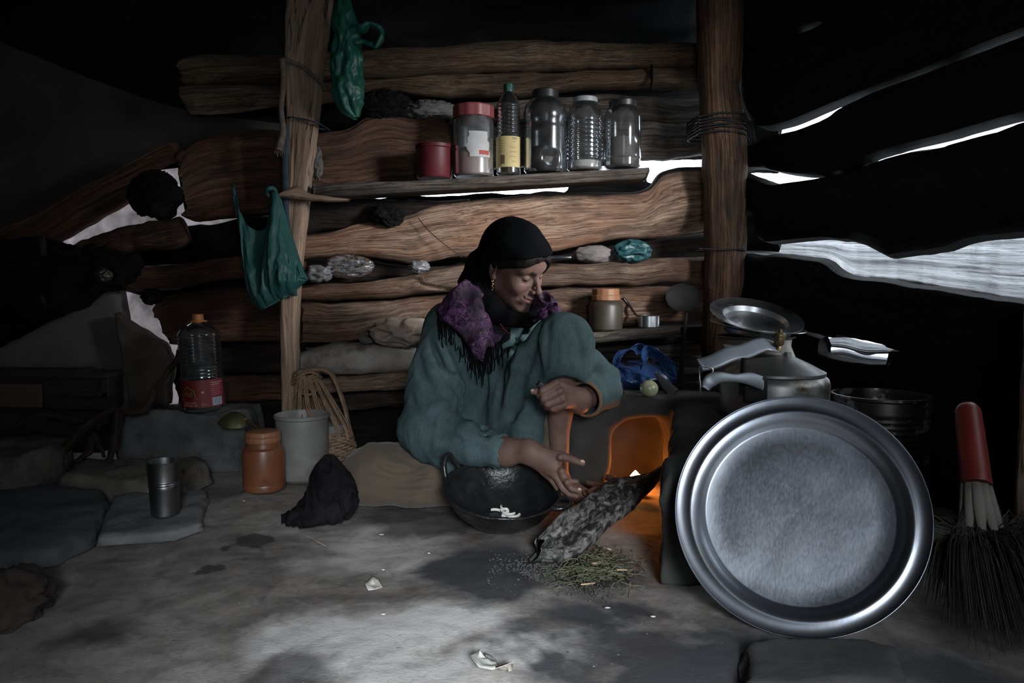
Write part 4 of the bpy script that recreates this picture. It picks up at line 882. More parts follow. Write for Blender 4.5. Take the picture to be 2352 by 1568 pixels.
# ================================================================== HANGING BAGS
def hang_bag():
    topc = [(531, 430), (536, 432), (542, 446), (555, 490), (575, 520), (600, 531), (614, 516), (620, 470), (624, 436), (632, 434), (640, 448), (655, 492), (680, 572), (707, 640)]
    botc = [(574, 690), (578, 694), (584, 700), (592, 706), (600, 712), (610, 708), (620, 703), (632, 697), (645, 690), (660, 681), (675, 671), (688, 660), (699, 650), (708, 642)]
    nu, nv = 90, 60
    A = interp_poly([(x, y, 0) for x, y in topc], nu); B = interp_poly([(x, y, 0) for x, y in botc], nu)
    v = np.linspace(0, 1, nv); U, V = np.meshgrid(np.linspace(0, 1, nu), v, indexing='ij')
    X = A[:, 0:1]*(1-v) + B[:, 0:1]*v; Y = A[:, 1:2]*(1-v) + B[:, 1:2]*v
    bulge = 0.075*np.sin(np.pi*np.clip(U, 0, 1))**0.6*np.clip(V*1.6, 0, 1)*np.clip((1-V)*6, 0, 1)**0.5
    fold = 0.006*np.sin(U*46 + 2*fbm(U*4, V*2, seed=3))*(0.3+V)*np.clip((1-V)*4, 0, 1) + 0.010*fbm(U*7, V*2.5, seed=4)
    def lay(sgn, dip):
        P = np.zeros((nu, nv, 3))
        for i in range(nu):
            for j in range(nv): P[i, j] = at(X[i, j], Y[i, j], 2.46)
        P[..., 1] += sgn*(bulge + 0.004) + fold*1.0
        return P
    F_, K_ = lay(-1, 0), lay(0.55, 0)
    m = nu*nv; g = grid_faces(nu, nv)
    faces = g + [[i+m for i in q][::-1] for q in g]
    bottom = [i*nv + nv-1 for i in range(nu)]
    for a, b2 in zip(bottom[:-1], bottom[1:]): faces.append([a, b2, b2+m, a+m])
    for r_ in (0, (nu-1)*nv):
        e = [r_ + j for j in range(nv)]
        for a, b2 in zip(e[:-1], e[1:]): faces.append([a, b2, b2+m, a+m])
    return np.vstack([F_.reshape(-1, 3), K_.reshape(-1, 3)]), faces
t = thing('plastic_bag', 'teal-green carrier bag hanging open by its handles from the pale post', 'bag', at(620, 712, 2.46))
o = obj('bag_body', hang_bag(), BAG_GREEN, t)
obj('handle_loop', tube([at(634, 440, 2.47), at(626, 432, 2.46), at(616, 434, 2.45), at(612, 442, 2.46), at(618, 452, 2.47)], [0.007, 0.008, 0.008, 0.006, 0.004], 8, 20), BAG_GREEN, t)
obj('handle_loop', tube([at(540, 450, 2.45), at(536, 436, 2.45), at(538, 426, 2.46), at(534, 440, 2.47)], [0.006, 0.005, 0.003, 0.005], 8, 16), BAG_GREEN, t)
t = thing('plastic_bag', 'knotted green plastic bag hanging at the top beside the pale post', 'bag', at(805, 272, 2.46))
def knot_bag():
    pts = [at(790, -40, 2.46), at(788, 0, 2.46), at(792, 50, 2.46), at(800, 80, 2.46), at(797, 105, 2.46), at(797, 150, 2.46), at(798, 200, 2.46), at(806, 245, 2.46), at(818, 272, 2.46)]
    rad = [0.022, 0.026, 0.042, 0.040, 0.044, 0.050, 0.050, 0.040, 0.012]
    v, f, g = tube(pts, rad, 56, 110)
    c = np.repeat(interp_poly(np.array(pts), 110), 56, 0); d = v - c; th = np.arctan2(d[:, 1], d[:, 0])
    k = 1 + 0.20*(1-2*np.abs(fbm(th*1.3, v[:, 2]*13, oct=3, seed=5))) - 0.1 + 0.05*np.sin(th*9 + v[:, 2]*10)
    return c + d*k[:, None], f
obj('bag_body', knot_bag(), BAG_GREEN2, t)
v, f, g = tube([at(800, 78, 2.45), at(830, 66, 2.43), at(860, 58, 2.43), at(880, 76, 2.43), at(868, 104, 2.43), at(850, 96, 2.44), at(815, 92, 2.45)], [0.02, 0.022, 0.02, 0.018, 0.016, 0.014, 0.02], 20, 60, flat=0.5)
v = v + 0.006*np.column_stack([fbm(v[:, 0]*40, v[:, 2]*40, seed=1), fbm(v[:, 0]*40, v[:, 2]*40, seed=2), fbm(v[:, 0]*40, v[:, 2]*40, seed=3)])
obj('bag_ear', (v, f), BAG_GREEN2, t)

# ================================================================== LEFT CORNER
def px_poly(pp, Y): return [at(x, y, Y) for x, y in pp]
def face_slab(pp, Y, depth, mat, label, cat, name, seed=0, lean=0.0):
    """standing slab: photo outline at depth Y, extruded backwards, rough edge"""
    o = np.array([at(x, y, Y) for x, y in pp]); k = len(o); pts = []
    for i in range(k):
        a, b = o[i], o[(i+1) % k]; m = max(3, int(np.linalg.norm(b-a)/0.015))
        for s in np.arange(m)/m: pts.append(a*(1-s)+b*s)
    pts = np.array(pts); n = len(pts); c = pts.mean(0)
    w = 0.006*fbm(pts[:, 0]*20, pts[:, 2]*20, seed, oct=3, seed=seed); d = pts - c
    pts = pts + d/np.linalg.norm(d, axis=1)[:, None]*w[:, None]
    rows = [c + (pts-c)*max(s, 0.004) for s in np.linspace(0, 1, 10)]
    rows = [r + V3(0, 1, 0)*(0.004*fbm(r[:, 0]*15, r[:, 2]*15, seed, oct=4, seed=seed))[:, None] for r in rows]
    rows += [c + (pts-c)*1.008 + V3(0, depth*s, 0) for s in (0.15, 0.5, 0.9, 1.0)]
    P = np.array(rows); P[..., 1] += lean*(P[..., 2]-c[2])
    F = grid_faces(len(P), n, wrap_v=True); F.append([(len(P)-1)*n+i for i in range(n)][::-1])
    area = 0.5*np.sum(pts[:, 0]*np.roll(pts[:, 2], -1) - np.roll(pts[:, 0], -1)*pts[:, 2])
    if area > 0: F = [q[::-1] for q in F]
    return obj(name, (P.reshape(-1, 3), [q[::-1] for q in F]), mat, label=label, cat=cat)
face_slab([(-40, 810), (0, 795), (120, 735), (245, 662), (258, 672), (290, 800), (326, 905), (322, 938), (-40, 950)], 2.66, 0.06, STONE_PALE, 'large pale triangular stone slab with dark pits leaning on the left wall', 'stone', 'stone_slab', seed=1, lean=0.12)
PIT = pm('dark_pit', (0.02, 0.017, 0.016), rough=1.0)
face_slab([(262, 720), (300, 745), (370, 790), (392, 830), (380, 930), (300, 950)], 2.60, 0.05, pm('dark_brown_rag_board', (0.05, 0.04, 0.034), (0.08, 0.066, 0.056), scale=8, rough=0.95, bmp=0.5, bscale=40), 'dark brown board standing behind the triangular slab', 'board', 'wooden_board', seed=2)
t = thing('dark_crate', 'dark wooden crate with a framed side at the far left', 'crate', at(120, 1000, 2.36)*V3(1, 1, 0))
def crate_box(x0, y0, x1, y1, Y, dep): 
    a = at(x0, y1, Y); b = at(x1, y0, Y); return box(((a[0]+b[0])/2, Y+dep/2, (a[2]+b[2])/2), (b[0]-a[0], dep, b[2]-a[2]), None, 0.004)
obj('side_panel', crate_box(-40, 866, 246, 940, 2.52, 0.10), W_DARK if False else pm('sooty_board', (0.016, 0.0145, 0.0135), (0.028, 0.025, 0.0225), scale=14, rough=0.9, stretch=(0.3, 1, 2)), t, smooth=False)
obj('rim', crate_box(110, 858, 248, 870, 2.505, 0.12), MATS['sooty_board'], t, smooth=False)
obj('rim', crate_box(232, 868, 248, 912, 2.505, 0.02), MATS['sooty_board'], t, smooth=False)
obj('rim', crate_box(110, 900, 248, 912, 2.505, 0.02), MATS['sooty_board'], t, smooth=False)
obj('lid_board', crate_box(-40, 850, 178, 868, 2.50, 0.10), MATS['sooty_board'], t, smooth=False)
obj('legs_box', crate_box(-30, 940, 230, 1040, 2.56, 0.08), MATS['sooty_board'], t, smooth=False)
obj('cardboard_piece', box(at(48, 908, 2.49), (0.15, 0.012, 0.08), rotz(-0.1), 0.002), pm('red_brown_card', (0.085, 0.05, 0.038), (0.11, 0.066, 0.05), scale=10, rough=0.85), label='reddish brown card with a pale edge on the dark crate', cat='card', smooth=False)
for k, (pts, r_, lb, nm) in enumerate([
    ([at(150, 905, 2.36), at(200, 925, 2.34), at(245, 940, 2.34), at(300, 946, 2.36), at(335, 940, 2.38), at(360, 890, 2.42), at(400, 835, 2.46), at(425, 806, 2.5)], [0.008, 0.010, 0.012, 0.012, 0.013, 0.011, 0.010, 0.008], 'crooked dark branch curving up beside the oil bottle', 'branch'),
    ([at(270, 945, 2.33), at(268, 985, 2.32), at(262, 1020, 2.31), at(250, 1060, 2.30)], [0.015, 0.014, 0.013, 0.010], 'short forked root standing before the limestone block', 'branch'),
    ([at(95, 545, 2.55), at(100, 600, 2.54), at(98, 660, 2.53), at(104, 716, 2.52)], [0.010, 0.011, 0.010, 0.004], 'slender stick hanging point down at the far left', 'stick'),
    ([at(20, 985, 2.28), at(90, 955, 2.30), at(160, 965, 2.31), at(230, 980, 2.32)], [0.012, 0.014, 0.012, 0.008], 'sooty branch lying across the far left stones', 'branch'),
    ([at(150, 1030, 2.25), at(190, 985, 2.28), at(225, 960, 2.30), at(260, 940, 2.32)], [0.016, 0.014, 0.012, 0.008], 'thick dark root rising behind the tan stone', 'branch'),
    ([at(170, 1062, 2.2), at(205, 1035, 2.24), at(215, 1000, 2.28), at(240, 1050, 2.26)], [0.008, 0.010, 0.009, 0.006], 'thin twisted twig beside the thick dark root', 'twig')]):
    v, f, g = tube(pts, r_, 10, 60); v = v + 0.003*np.column_stack([fbm(v[:, 0]*50, v[:, 2]*50, k, seed=1), fbm(v[:, 0]*50, v[:, 2]*50, k, seed=2), fbm(v[:, 0]*50, v[:, 2]*50, k, seed=3)])
    obj(nm, (v, f, g), W_DARK, label=lb, cat=nm)
v, f, g = tube([at(150, 585, 2.62), at(230, 562, 2.60), at(330, 545, 2.585), at(412, 530, 2.57), at(424, 527, 2.57)], [0.02, 0.036, 0.048, 0.050, 0.046], 24, 60)
v = v + 0.006*np.column_stack([fbm(v[:, 0]*20, v[:, 2]*20, seed=1), fbm(v[:, 0]*20, v[:, 2]*20, seed=2), fbm(v[:, 0]*20, v[:, 2]*20, seed=3)])
obj('timber_log', (v, f, g), W_RED, label='round reddish log with its cut end towards the carrier bag', cat='log')
obj('rag', lump(at(358, 450, 2.62), (0.085, 0.045, 0.075), seed=20, amp=0.3, freq=1.3, ridged=0.8, oct=2, nu=70, nv=40), RAG, label='black rag bundle hanging below the slanting rafter', cat='rag')
obj('rag', lump(at(70, 640, 2.58), (0.24, 0.07, 0.12), seed=21, amp=0.25, freq=1.3, ridged=0.8, oct=2, nu=90, nv=50), RAG, label='big dark heap of rags behind the hanging stick', cat='rag')
obj('rag', lump(at(250, 610, 2.60), (0.10, 0.05, 0.075), seed=22, amp=0.3, freq=1.3, ridged=0.8, oct=2, nu=80, nv=44), RAG, label='black rag knot under the round reddish log', cat='rag')
obj('rag', lump(at(350, 682, 2.66), (0.036, 0.03, 0.024), seed=23, amp=0.35, freq=1.3, ridged=0.8, oct=2, nu=60, nv=36), RAG, label='ragged black scrap in the hole above the triangular slab', cat='rag')
obj('foil_scrap', lump(at(236, 632, 2.53), (0.025, 0.012, 0.018), seed=24, amp=0.5, freq=4, ridged=0.9), pm('dull_foil', (0.20, 0.19, 0.165), (0.10, 0.095, 0.08), scale=60, rough=0.3, metal=0.8, bmp=1.0, bscale=160), label='small glinting foil scrap among the black rags', cat='foil')
# stones
obj('stone_block', slab([(-1.30, 2.40), (-0.885, 2.41), (-0.89, 2.63), (-1.29, 2.64)], 0.0, 0.192, seed=31, rough=0.010, topn=0.010, taper=0.05), STONE_BLOCK, label='rough pale limestone block under the red-labelled bottle', cat='stone')
obj('stone_slab', slab(poly_z([(140, 1140), (300, 1146), (420, 1146), (482, 1108), (470, 1092), (300, 1090), (180, 1096)], 0.0), 0.0, 0.062, seed=32, rough=0.010, topn=0.008), STONE_TAN, label='tan flat stone behind the steel tumbler', cat='stone')
obj('stone_slab', slab(poly_z([(225, 1252), (400, 1240), (462, 1218), (475, 1150), (470, 1136), (330, 1140), (262, 1150)], 0.0), 0.0, 0.020, seed=33, rough=0.006, topn=0.003), STONE, label='thin grey slate under the steel tumbler', cat='stone')
obj('stone_slab', slab(poly_z([(-60, 1300), (60, 1308), (130, 1296), (222, 1248), (246, 1180), (235, 1148), (60, 1132), (-60, 1136)], 0.0), 0.0, 0.038, seed=34, rough=0.007, topn=0.005), STONE_DK, label='broad dark slate slab at the left edge of the floor', cat='stone')
obj('stone_block', slab(poly_z([(-60, 1150), (60, 1150), (150, 1110), (168, 1082), (120, 1068), (-60, 1072)], 0.0), 0.0, 0.115, seed=35, rough=0.012, topn=0.010, tilt=(0.05, 0)), STONE_TAN, label='rounded tan stone block behind the dark slate', cat='stone')
obj('rag', lump(on_z(2, 1390, 0.02), (0.07, 0.09, 0.055), seed=25, amp=0.3, freq=2.2, ridged=0.7), pm('brown_rag', (0.022, 0.016, 0.013), (0.04, 0.028, 0.023), scale=14, rough=0.95), label='brown ragged cloth at the left edge in front of the slate', cat='rag')

# red-labelled oil bottle standing on the limestone block
c = V3(*at(470, 955, 2.47)[:2], 0.200)
tl = rotz(0) @ roty(-0.03) @ rotx(0.03)
t = thing('oil_bottle', 'large empty clear oil bottle with a red label on the limestone block', 'bottle', c)
prof = [(0.001, 0.0), (0.060, 0.0), (0.069, 0.008), (0.070, 0.02), (0.070, 0.105), (0.066, 0.112)]
for k in range(3): z = 0.114+k*0.012; prof += [(0.063, z), (0.066, z+0.004), (0.066, z+0.007), (0.063, z+0.010)]
for k in range(8): z = 0.152+k*0.0115; prof += [(0.0655, z), (0.0675, z+0.003), (0.0675, z+0.007), (0.0655, z+0.0095)]
prof += [(0.068, 0.25), (0.066, 0.258), (0.055, 0.274), (0.034, 0.288), (0.018, 0.297), (0.016, 0.302)]
obj('body', lathe(prof, 56, c, M=tl), PET, t)
obj('cap', lathe([(0.001, 0.320), (0.0155, 0.320), (0.018, 0.318), (0.018, 0.300), (0.022, 0.298), (0.022, 0.294), (0.016, 0.293)][::-1], 36, c, M=tl), pm('amber_cap', (0.34, 0.115, 0.03), (0.40, 0.15, 0.045), scale=20, rough=0.4), t)
obj('carry_handle', tube([c + V3(0.018, 0, 0.296), c + V3(-0.012, -0.016, 0.300), c + V3(-0.045, -0.008, 0.290), c + V3(-0.05, 0.006, 0.282), c + V3(-0.02, 0.018, 0.292)], 0.004, 8, 30, flat=0.6), MATS['amber_cap'], t)
RL = pm('red_label', (0.115, 0.008, 0.011), (0.14, 0.011, 0.014), scale=10, rough=0.5)
lab = obj('label', cyl_patch(0.0708, math.radians(-205), math.radians(-5), 0.016, 0.106, c, M=tl, n=48), RL, t, label='red printed label')
RL2 = pm('label_crimson', (0.155, 0.02, 0.032), rough=0.55)
obj('label_panel', cyl_patch(0.0711, math.radians(-50), math.radians(-8), 0.018, 0.104, c, M=tl, n=16), RL2, lab)
GOLD = pm('label_gold', (0.38, 0.22, 0.09), rough=0.5); DGREEN = pm('label_green', (0.025, 0.045, 0.012), rough=0.5); LGREEN = pm('label_lime', (0.12, 0.17, 0.04), rough=0.5); PALEINK = pm('label_pale_ink', (0.45, 0.33, 0.28), rough=0.6)
def arch(s):
    pts = [(-0.024, -0.016), (-0.020, -0.018), (0.020, -0.018), (0.026, -0.014), (0.023, 0.0), (0.020, 0.010), (0.010, 0.016), (0.0, 0.024), (-0.010, 0.016), (-0.020, 0.010), (-0.023, 0.0)]
    return (np.array([(x*s, y*s, 0) for x, y in pts]), [list(range(len(pts)))])
ea = math.radians(-108)
obj('emblem', wrap_on(arch(1.08), 0.07125, ea, 0.062, c, tl), GOLD, lab, smooth=False)
obj('emblem', wrap_on(arch(1.0), 0.0715, ea, 0.062, c, tl), DGREEN, lab, smooth=False)
obj('lettering', wrap_on(textmesh('OUI', 0.020), 0.0718, ea, 0.054, c, tl), LGREEN, lab, smooth=False)
obj('lettering', wrap_on(textmesh('KACHI GHANI', 0.0075), 0.0714, math.radians(-104), 0.030, c, tl), PALEINK, lab, smooth=False)
obj('lettering', wrap_on(textmesh('MUSTARD OIL', 0.0085), 0.0714, math.radians(-104), 0.021, c, tl), PALEINK, lab, smooth=False)
obj('lettering', wrap_on(textmesh('2 L e', 0.008), 0.0714, math.radians(-66), 0.024, c, tl), PALEINK, lab, smooth=False)
obj('barcode', cyl_patch(0.0713, math.radians(-45), math.radians(-16), 0.020, 0.046, c, M=tl, n=10, nz=2), pm('barcode_pale', (0.40, 0.44, 0.50), rough=0.6), lab)
for k in range(9):
    a = math.radians(-43 + k*2.9); obj('barcode_bar', cyl_patch(0.0715, a, a+0.022, 0.022, 0.045, c, M=tl, n=2, nz=2), pm('bar_blue', (0.05, 0.07, 0.12), rough=0.6), lab)
for k in range(7):
    obj('lettering', cyl_patch(0.0713, math.radians(-46), math.radians(-14 - 4*(k % 3)), 0.054+k*0.0068, 0.0562+k*0.0068, c, M=tl, n=8, nz=2), PALEINK if k > 4 else pm('label_faint', (0.36, 0.10, 0.11), rough=0.6), lab)
obj('emblem', wrap_on((np.array([(-.003, -.003, 0), (.003, -.003, 0), (.003, .003, 0), (-.003, .003, 0)]), [[0, 1, 2, 3]]), 0.0714, math.radians(-68), 0.066, c, tl), pm('veg_mark', (0.5, 0.45, 0.42), rough=0.6), lab, smooth=False)
obj('emblem', wrap_on((np.array([(-.0013, -.0013, 0), (.0013, -.0013, 0), (.0013, .0013, 0), (-.0013, .0013, 0)]), [[0, 1, 2, 3]]), 0.0717, math.radians(-68), 0.066, c, tl), DGREEN, lab, smooth=False)

# ladle, orange jar, frosted tub, wicker basket, steel tumbler
OLIVE = pm('tarnished_olive', (0.075, 0.075, 0.038), (0.13, 0.125, 0.065), scale=25, rough=0.35, metal=0.6)
t = thing('ladle', 'tarnished olive ladle turned bowl-up behind the orange jar', 'ladle', at(540, 990, 2.36))
obj('bowl', lathe([(0.001, 0.036), (0.02, 0.033), (0.036, 0.022), (0.046, 0.004), (0.049, 0.0), (0.046, -0.001), (0.034, 0.018), (0.001, 0.031)], 40, at(537, 972, 2.36), M=roty(0.12) @ rotx(0.15)), OLIVE, t)
obj('handle', tube([at(566, 962, 2.36), at(582, 974, 2.345), at(596, 986, 2.33), at(612, 1000, 2.30), at(626, 1040, 2.27)], [0.008, 0.006, 0.005, 0.005, 0.005], 8, 30, flat=0.5), OLIVE, t)
c = V3(*on_z(594, 1136)[:2], 0.0); c[1] += 0.05
t = thing('storage_jar', 'orange plastic jar with a screw lid standing on the floor', 'jar', c)
obj('body', lathe([(0.001, 0.002), (0.052, 0.002), (0.060, 0.008), (0.061, 0.022), (0.0595, 0.026), (0.061, 0.030), (0.061, 0.118), (0.058, 0.128), (0.050, 0.134), (0.0485, 0.148)], 56, c), ORANGE_PL, t)
obj('lid', lathe([(0.001, 0.182), (0.040, 0.182), (0.047, 0.180), (0.0505, 0.174), (0.0505, 0.166), (0.049, 0.164), (0.051, 0.160), (0.051, 0.150), (0.0495, 0.148)][::-1], 56, c, fn=lambda th, z, r: r + 0.0006*np.sign(np.sin(th*40))*(r > 0.0495)), ORANGE_LID, t)
c = V3(*on_z(682, 1112)[:2], 0.0); c[1] += 0.07
t = thing('plastic_tub', 'frosted whitish plastic tub behind the orange jar', 'tub', c)
obj('body', lathe([(0.001, 0.0), (0.066, 0.0), (0.076, 0.010), (0.079, 0.05), (0.082, 0.195), (0.086, 0.199), (0.0865, 0.207), (0.083, 0.209), (0.0795, 0.20), (0.076, 0.05), (0.070, 0.012), (0.001, 0.006)], 64, c), MILK, t)
c = V3(*at(742, 1050, 2.46)[:2], 0.0)
t = thing('wicker_basket', 'brown wicker fire-pot basket with an arched handle behind the frosted tub', 'basket', c)
for k in range(16):
    z = 0.012 + k*0.0078; r0 = 0.076 + 0.030*math.sin(math.pi*(k+3)/19.0)
    th = np.linspace(0, 2*np.pi, 120)
    pts = np.column_stack([c[0] + (r0 + 0.004*np.sin(th*17 + k*np.pi))*np.cos(th), c[1] + (r0 + 0.004*np.sin(th*17 + k*np.pi))*np.sin(th), z + 0.003*np.sin(th*5+k)])
    obj('weave_strand', tube(pts, 0.0042, 6, cap=False), WICKER, t)
top = at(706, 880, 2.48)
for k in range(14):
    th = 2*np.pi*k/14 + 0.2
    b0 = c + V3(0.10*math.cos(th), 0.10*math.sin(th), 0.03); b1 = c + V3(0.088*math.cos(th), 0.088*math.sin(th), 0.13)
    q = top + V3(0.032*math.cos(th), 0.032*math.sin(th), 0.0)
    for s in (-1, 0, 1):
        o_ = V3(-math.sin(th), math.cos(th), 0)*0.006*s
        obj('rib', tube([b0+o_, b1+o_, (b1+q)/2 + V3(0.012*math.cos(th), 0.012*math.sin(th), 0) + o_, q + o_*0.6 + V3(0, 0, 0.03)], 0.0026, 6, 16), WICKER, t)
for k in range(12):
    th = np.linspace(0, 2*np.pi, 60); rr = 0.030 + 0.010*random.random(); a, b2 = random.uniform(-0.6, 0.6), random.uniform(-0.5, 0.5)
    pts = np.column_stack([rr*np.cos(th)*1.25, rr*np.sin(th), 0.012*np.sin(th*2+k) ]) @ (rotx(a+0.5*(k % 2)) @ roty(b2)).T + top + V3(0, 0, 0.004*k - 0.016)
    obj('knot_strand', tube(pts, 0.0042, 6, cap=False), WICKER, t)
for s in range(4):
    o_ = V3(0, 0.006*(s-1.5), 0.003*(s % 2))
    obj('handle_strand', tube([top + V3(-0.05, 0, 0.0) + o_, top + V3(-0.03, 0, 0.035) + o_, top + V3(0.03, 0, 0.045) + o_, at(748, 850, 2.49) + o_, at(768, 870, 2.5) + o_, at(790, 930, 2.5) + o_, at(803, 985, 2.5) + o_, c + V3(0.10, 0, 0.10) + o_], 0.0052, 8, 60), WICKER, t)
for s in range(3):
    o_ = V3(0, 0.005*(s-1), 0.0)
    obj('handle_strand', tube([top + V3(0.045, 0, 0.0) + o_, at(760, 925, 2.48) + o_, at(782, 965, 2.49) + o_, at(795, 1000, 2.5) + o_], 0.004, 6, 40), WICKER, t)
obj('clay_pot', lathe([(0.001, 0.02), (0.06, 0.02), (0.085, 0.07), (0.078, 0.13), (0.066, 0.15), (0.060, 0.145), (0.06, 0.10), (0.001, 0.09)], 40, c), pm('ash_clay', (0.16, 0.155, 0.15), (0.24, 0.23, 0.225), scale=14, rough=0.9), t)
c = V3(*on_z(367, 1190, 0.022)[:2], 0.0225); c[1] += 0.03
t = thing('steel_tumbler', 'tall dull steel tumbler with ringed grooves on the thin slate', 'tumbler', c)
obj('body', lathe([(0.001, 0.0), (0.031, 0.0), (0.034, 0.003), (0.0365, 0.07), (0.0378, 0.078), (0.0368, 0.080), (0.038, 0.083), (0.037, 0.086), (0.0384, 0.089), (0.0378, 0.092), (0.041, 0.138), (0.0415, 0.140), (0.040, 0.1405), (0.036, 0.085), (0.033, 0.006), (0.001, 0.004)], 64, c), STEEL_DULL, t)
c = on_z(752, 1195, 0.0)
def rag_fn(P):
    q = P - c.astype(np.float32)
    d = sd_ell(q, (0.0, 0.02, 0.045), (0.072, 0.065, 0.055))
    d = smin(d, sd_ell(q, (0.0, 0.03, 0.095), (0.046, 0.045, 0.050)), 0.04)
    d = smin(d, sd_ell(q, (-0.035, -0.02, 0.014), (0.062, 0.045, 0.020)), 0.03)
    d = smin(d, sd_cap(q, (-0.012, 0.02, 0.13), (0.006, 0.02, 0.150), 0.012, 0.010), 0.02)
    n = fbm(q[..., 0]*16, q[..., 1]*16, q[..., 2]*9, oct=2, seed=6)
    n2 = 1 - 2*np.abs(vnoise(q[..., 0]*24 + 3*n, q[..., 1]*18, q[..., 2]*9 + 2*n, seed=9))
    return np.maximum(d - 0.010*n2 - 0.008*n, -(P[..., 2]-0.0))
obj('rag', sdf_mesh(rag_fn, c + V3(-0.13, -0.10, -0.01), c + V3(0.12, 0.13, 0.19), 0.004), RAG, label='crumpled black rag heaped on the floor beside the folded knee', cat='rag')
# ================================================================== HEARTH AND ITS THINGS
ST = 0.285
def stove_fn(P):
    x, y, z = P[..., 0], P[..., 1], P[..., 2]
    d = sd_box(P, (0.40, 2.30, 0.10), (0.245, 0.21, ST-0.10), r=0.035)
    # right arm, its inner face runs obliquely towards the camera, its top slopes down to the front
    nx, ny = norm(V3(0.44-0.287, 2.06-1.47, 0))[:2]
    inner = -((x-0.300)*ny - (y-1.47)*nx)           # positive on the chamber side
    arm = np.maximum(np.maximum(inner, x-0.82), np.maximum(1.475-y + 0.05*(x-0.3), y-2.3))
    top = z - (0.215 + (ST-0.215)*np.clip((y-1.5)/0.42, 0, 1)**0.8)
    arm = smax(arm, top, 0.05)
    d = smin(d, arm, 0.05)
    # fire chamber
    cut = sd_box(P, (0.365 - 0.0, 2.14, 0.05), (0.076, 0.20, 0.185), rotz(-0.12), r=0.07)
    cut = smin(cut, sd_cap(P, (0.395, 2.10, 0.05), (0.410, 2.12, 0.19), 0.055, 0.035), 0.03)
    d = smax(d, -cut, 0.03)
    n = fbm(x*9, y*9, z*9, oct=3, seed=3)
    d = d - 0.010*n
    return np.maximum(d, -z - 0.004)
t = thing('clay_hearth', 'low grey clay hearth with a glowing fire chamber', 'hearth', (0.5, 2.0, 0))
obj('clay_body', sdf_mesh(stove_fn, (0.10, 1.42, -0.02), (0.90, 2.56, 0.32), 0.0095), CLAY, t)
# embers and flame
EMBER = pm('glowing_ember', (0.10, 0.03, 0.01), (0.02, 0.012, 0.01), scale=30, rough=0.9, emit=((1.0, 0.16, 0.015), 0.8))
CHAR = pm('charcoal', (0.012, 0.011, 0.011), (0.04, 0.036, 0.034), scale=40, rough=0.9, bmp=0.8, bscale=80, bdist=0.004)
fx = at(1462, 1098, 2.10)
FLAME = bpy.data.materials.new('flame'); FLAME.use_nodes = True; _nt = FLAME.node_tree
_e = N(_nt, 'ShaderNodeEmission'); _e.inputs[0].default_value = (1.0, 0.60, 0.22, 1); _e.inputs[1].default_value = 10.0
_nt.links.new(_e.outputs[0], _nt.nodes['Material Output'].inputs[0])
th = thing('cooking_fire', 'small orange fire burning in the hearth chamber', 'fire', fx*V3(1, 1, 0))
v, f = lathe([(0.0005, 0.0), (0.011, 0.005), (0.016, 0.014), (0.0145, 0.024), (0.008, 0.033), (0.0012, 0.040)], 20, at(1458, 1112, 2.04)); v[:, 0] += 0.05*(v[:, 2]-v[:, 2].min())*np.sin(60*(v[:, 2]-v[:, 2].min()))
obj('flame', (v, f), FLAME, th)
v, f = lathe([(0.0005, 0.0), (0.004, 0.003), (0.005, 0.009), (0.003, 0.016), (0.0006, 0.024)], 16, at(1470, 1108, 2.09)); obj('flame', (v, f), FLAME, th)
for k in range(12):
    a = random.random()*6.28; r0 = 0.05*random.random()**0.5
    obj('ember', lump((0.352 + r0*math.cos(a), 2.12 + 0.8*r0*math.sin(a), 0.026 + 0.012*random.random()), (0.016, 0.013, 0.011), seed=100+k, amp=0.3, freq=2, nu=16, nv=10), EMBER if k % 3 else CHAR, th)
pl = bpy.data.lights.new('fire_glow', 'POINT'); pl.energy = 2.8; pl.color = (1.0, 0.27, 0.045); pl.shadow_soft_size = 0.02
po = bpy.data.objects.new('fire_glow', pl); C.objects.link(po); po.location = (0.368, 2.15, 0.065); po.parent = None

# charred split of firewood feeding the fire
def bark_mat():
    m, nt, b = new_mat('charred_bark'); MATS['charred_bark'] = m
    A = coords(nt, 'grain', (0.85, 1, 1)); n1 = noise(nt, A, 30, 8, 0.62, 1.4); n2 = noise(nt, A, 90, 5, 0.6)
    col = ramp(nt, n1, [(0.40, (0.016, 0.015, 0.015)), (0.47, (0.05, 0.047, 0.045)), (0.53, (0.14, 0.132, 0.125)), (0.64, (0.28, 0.262, 0.245))]).outputs[0]
    col = mixc(nt, 0.6, col, ramp(nt, n2, [(0.35, 0.4), (0.6, 1.0)]).outputs[0], 'MULTIPLY')
    nt.links.new(col, b.inputs['Base Color']); b.inputs['Roughness'].default_value = 0.6
    p1 = bump(nt, b, n1, 0.6, 0.012); bump(nt, b, n2, 0.4, 0.003, p1); return m
T = [at(1236, 1245, 1.655), at(1290, 1192, 1.73), at(1385, 1126, 1.86), at(1440, 1104, 1.93), at(1506, 1097, 1.98)]
B = [at(1226, 1314, 1.56), at(1318, 1306, 1.585), at(1408, 1226, 1.69), at(1444, 1190, 1.76), at(1518, 1106, 1.93)]
nrm = norm(np.cross(T[-1]-T[0], T[0]-B[0])); nrm = nrm if nrm[1] < 0 else -nrm
obj('firewood', plank(np.array(T)+V3(0, 0, 0.012), np.array(B)+V3(0, 0, 0.016), nrm, 0.045, 90, power=3, disp=0.003, ledge=0.016, edge=0.012, ragged=0.02), bark_mat(), label='big charred split of firewood fed into the hearth', cat='firewood')
KIND = pm('reddish_kindling', (0.09, 0.04, 0.028), (0.16, 0.075, 0.05), scale=40, rough=0.85, stretch=(1, 1, 1), bmp=0.6, bscale=90)
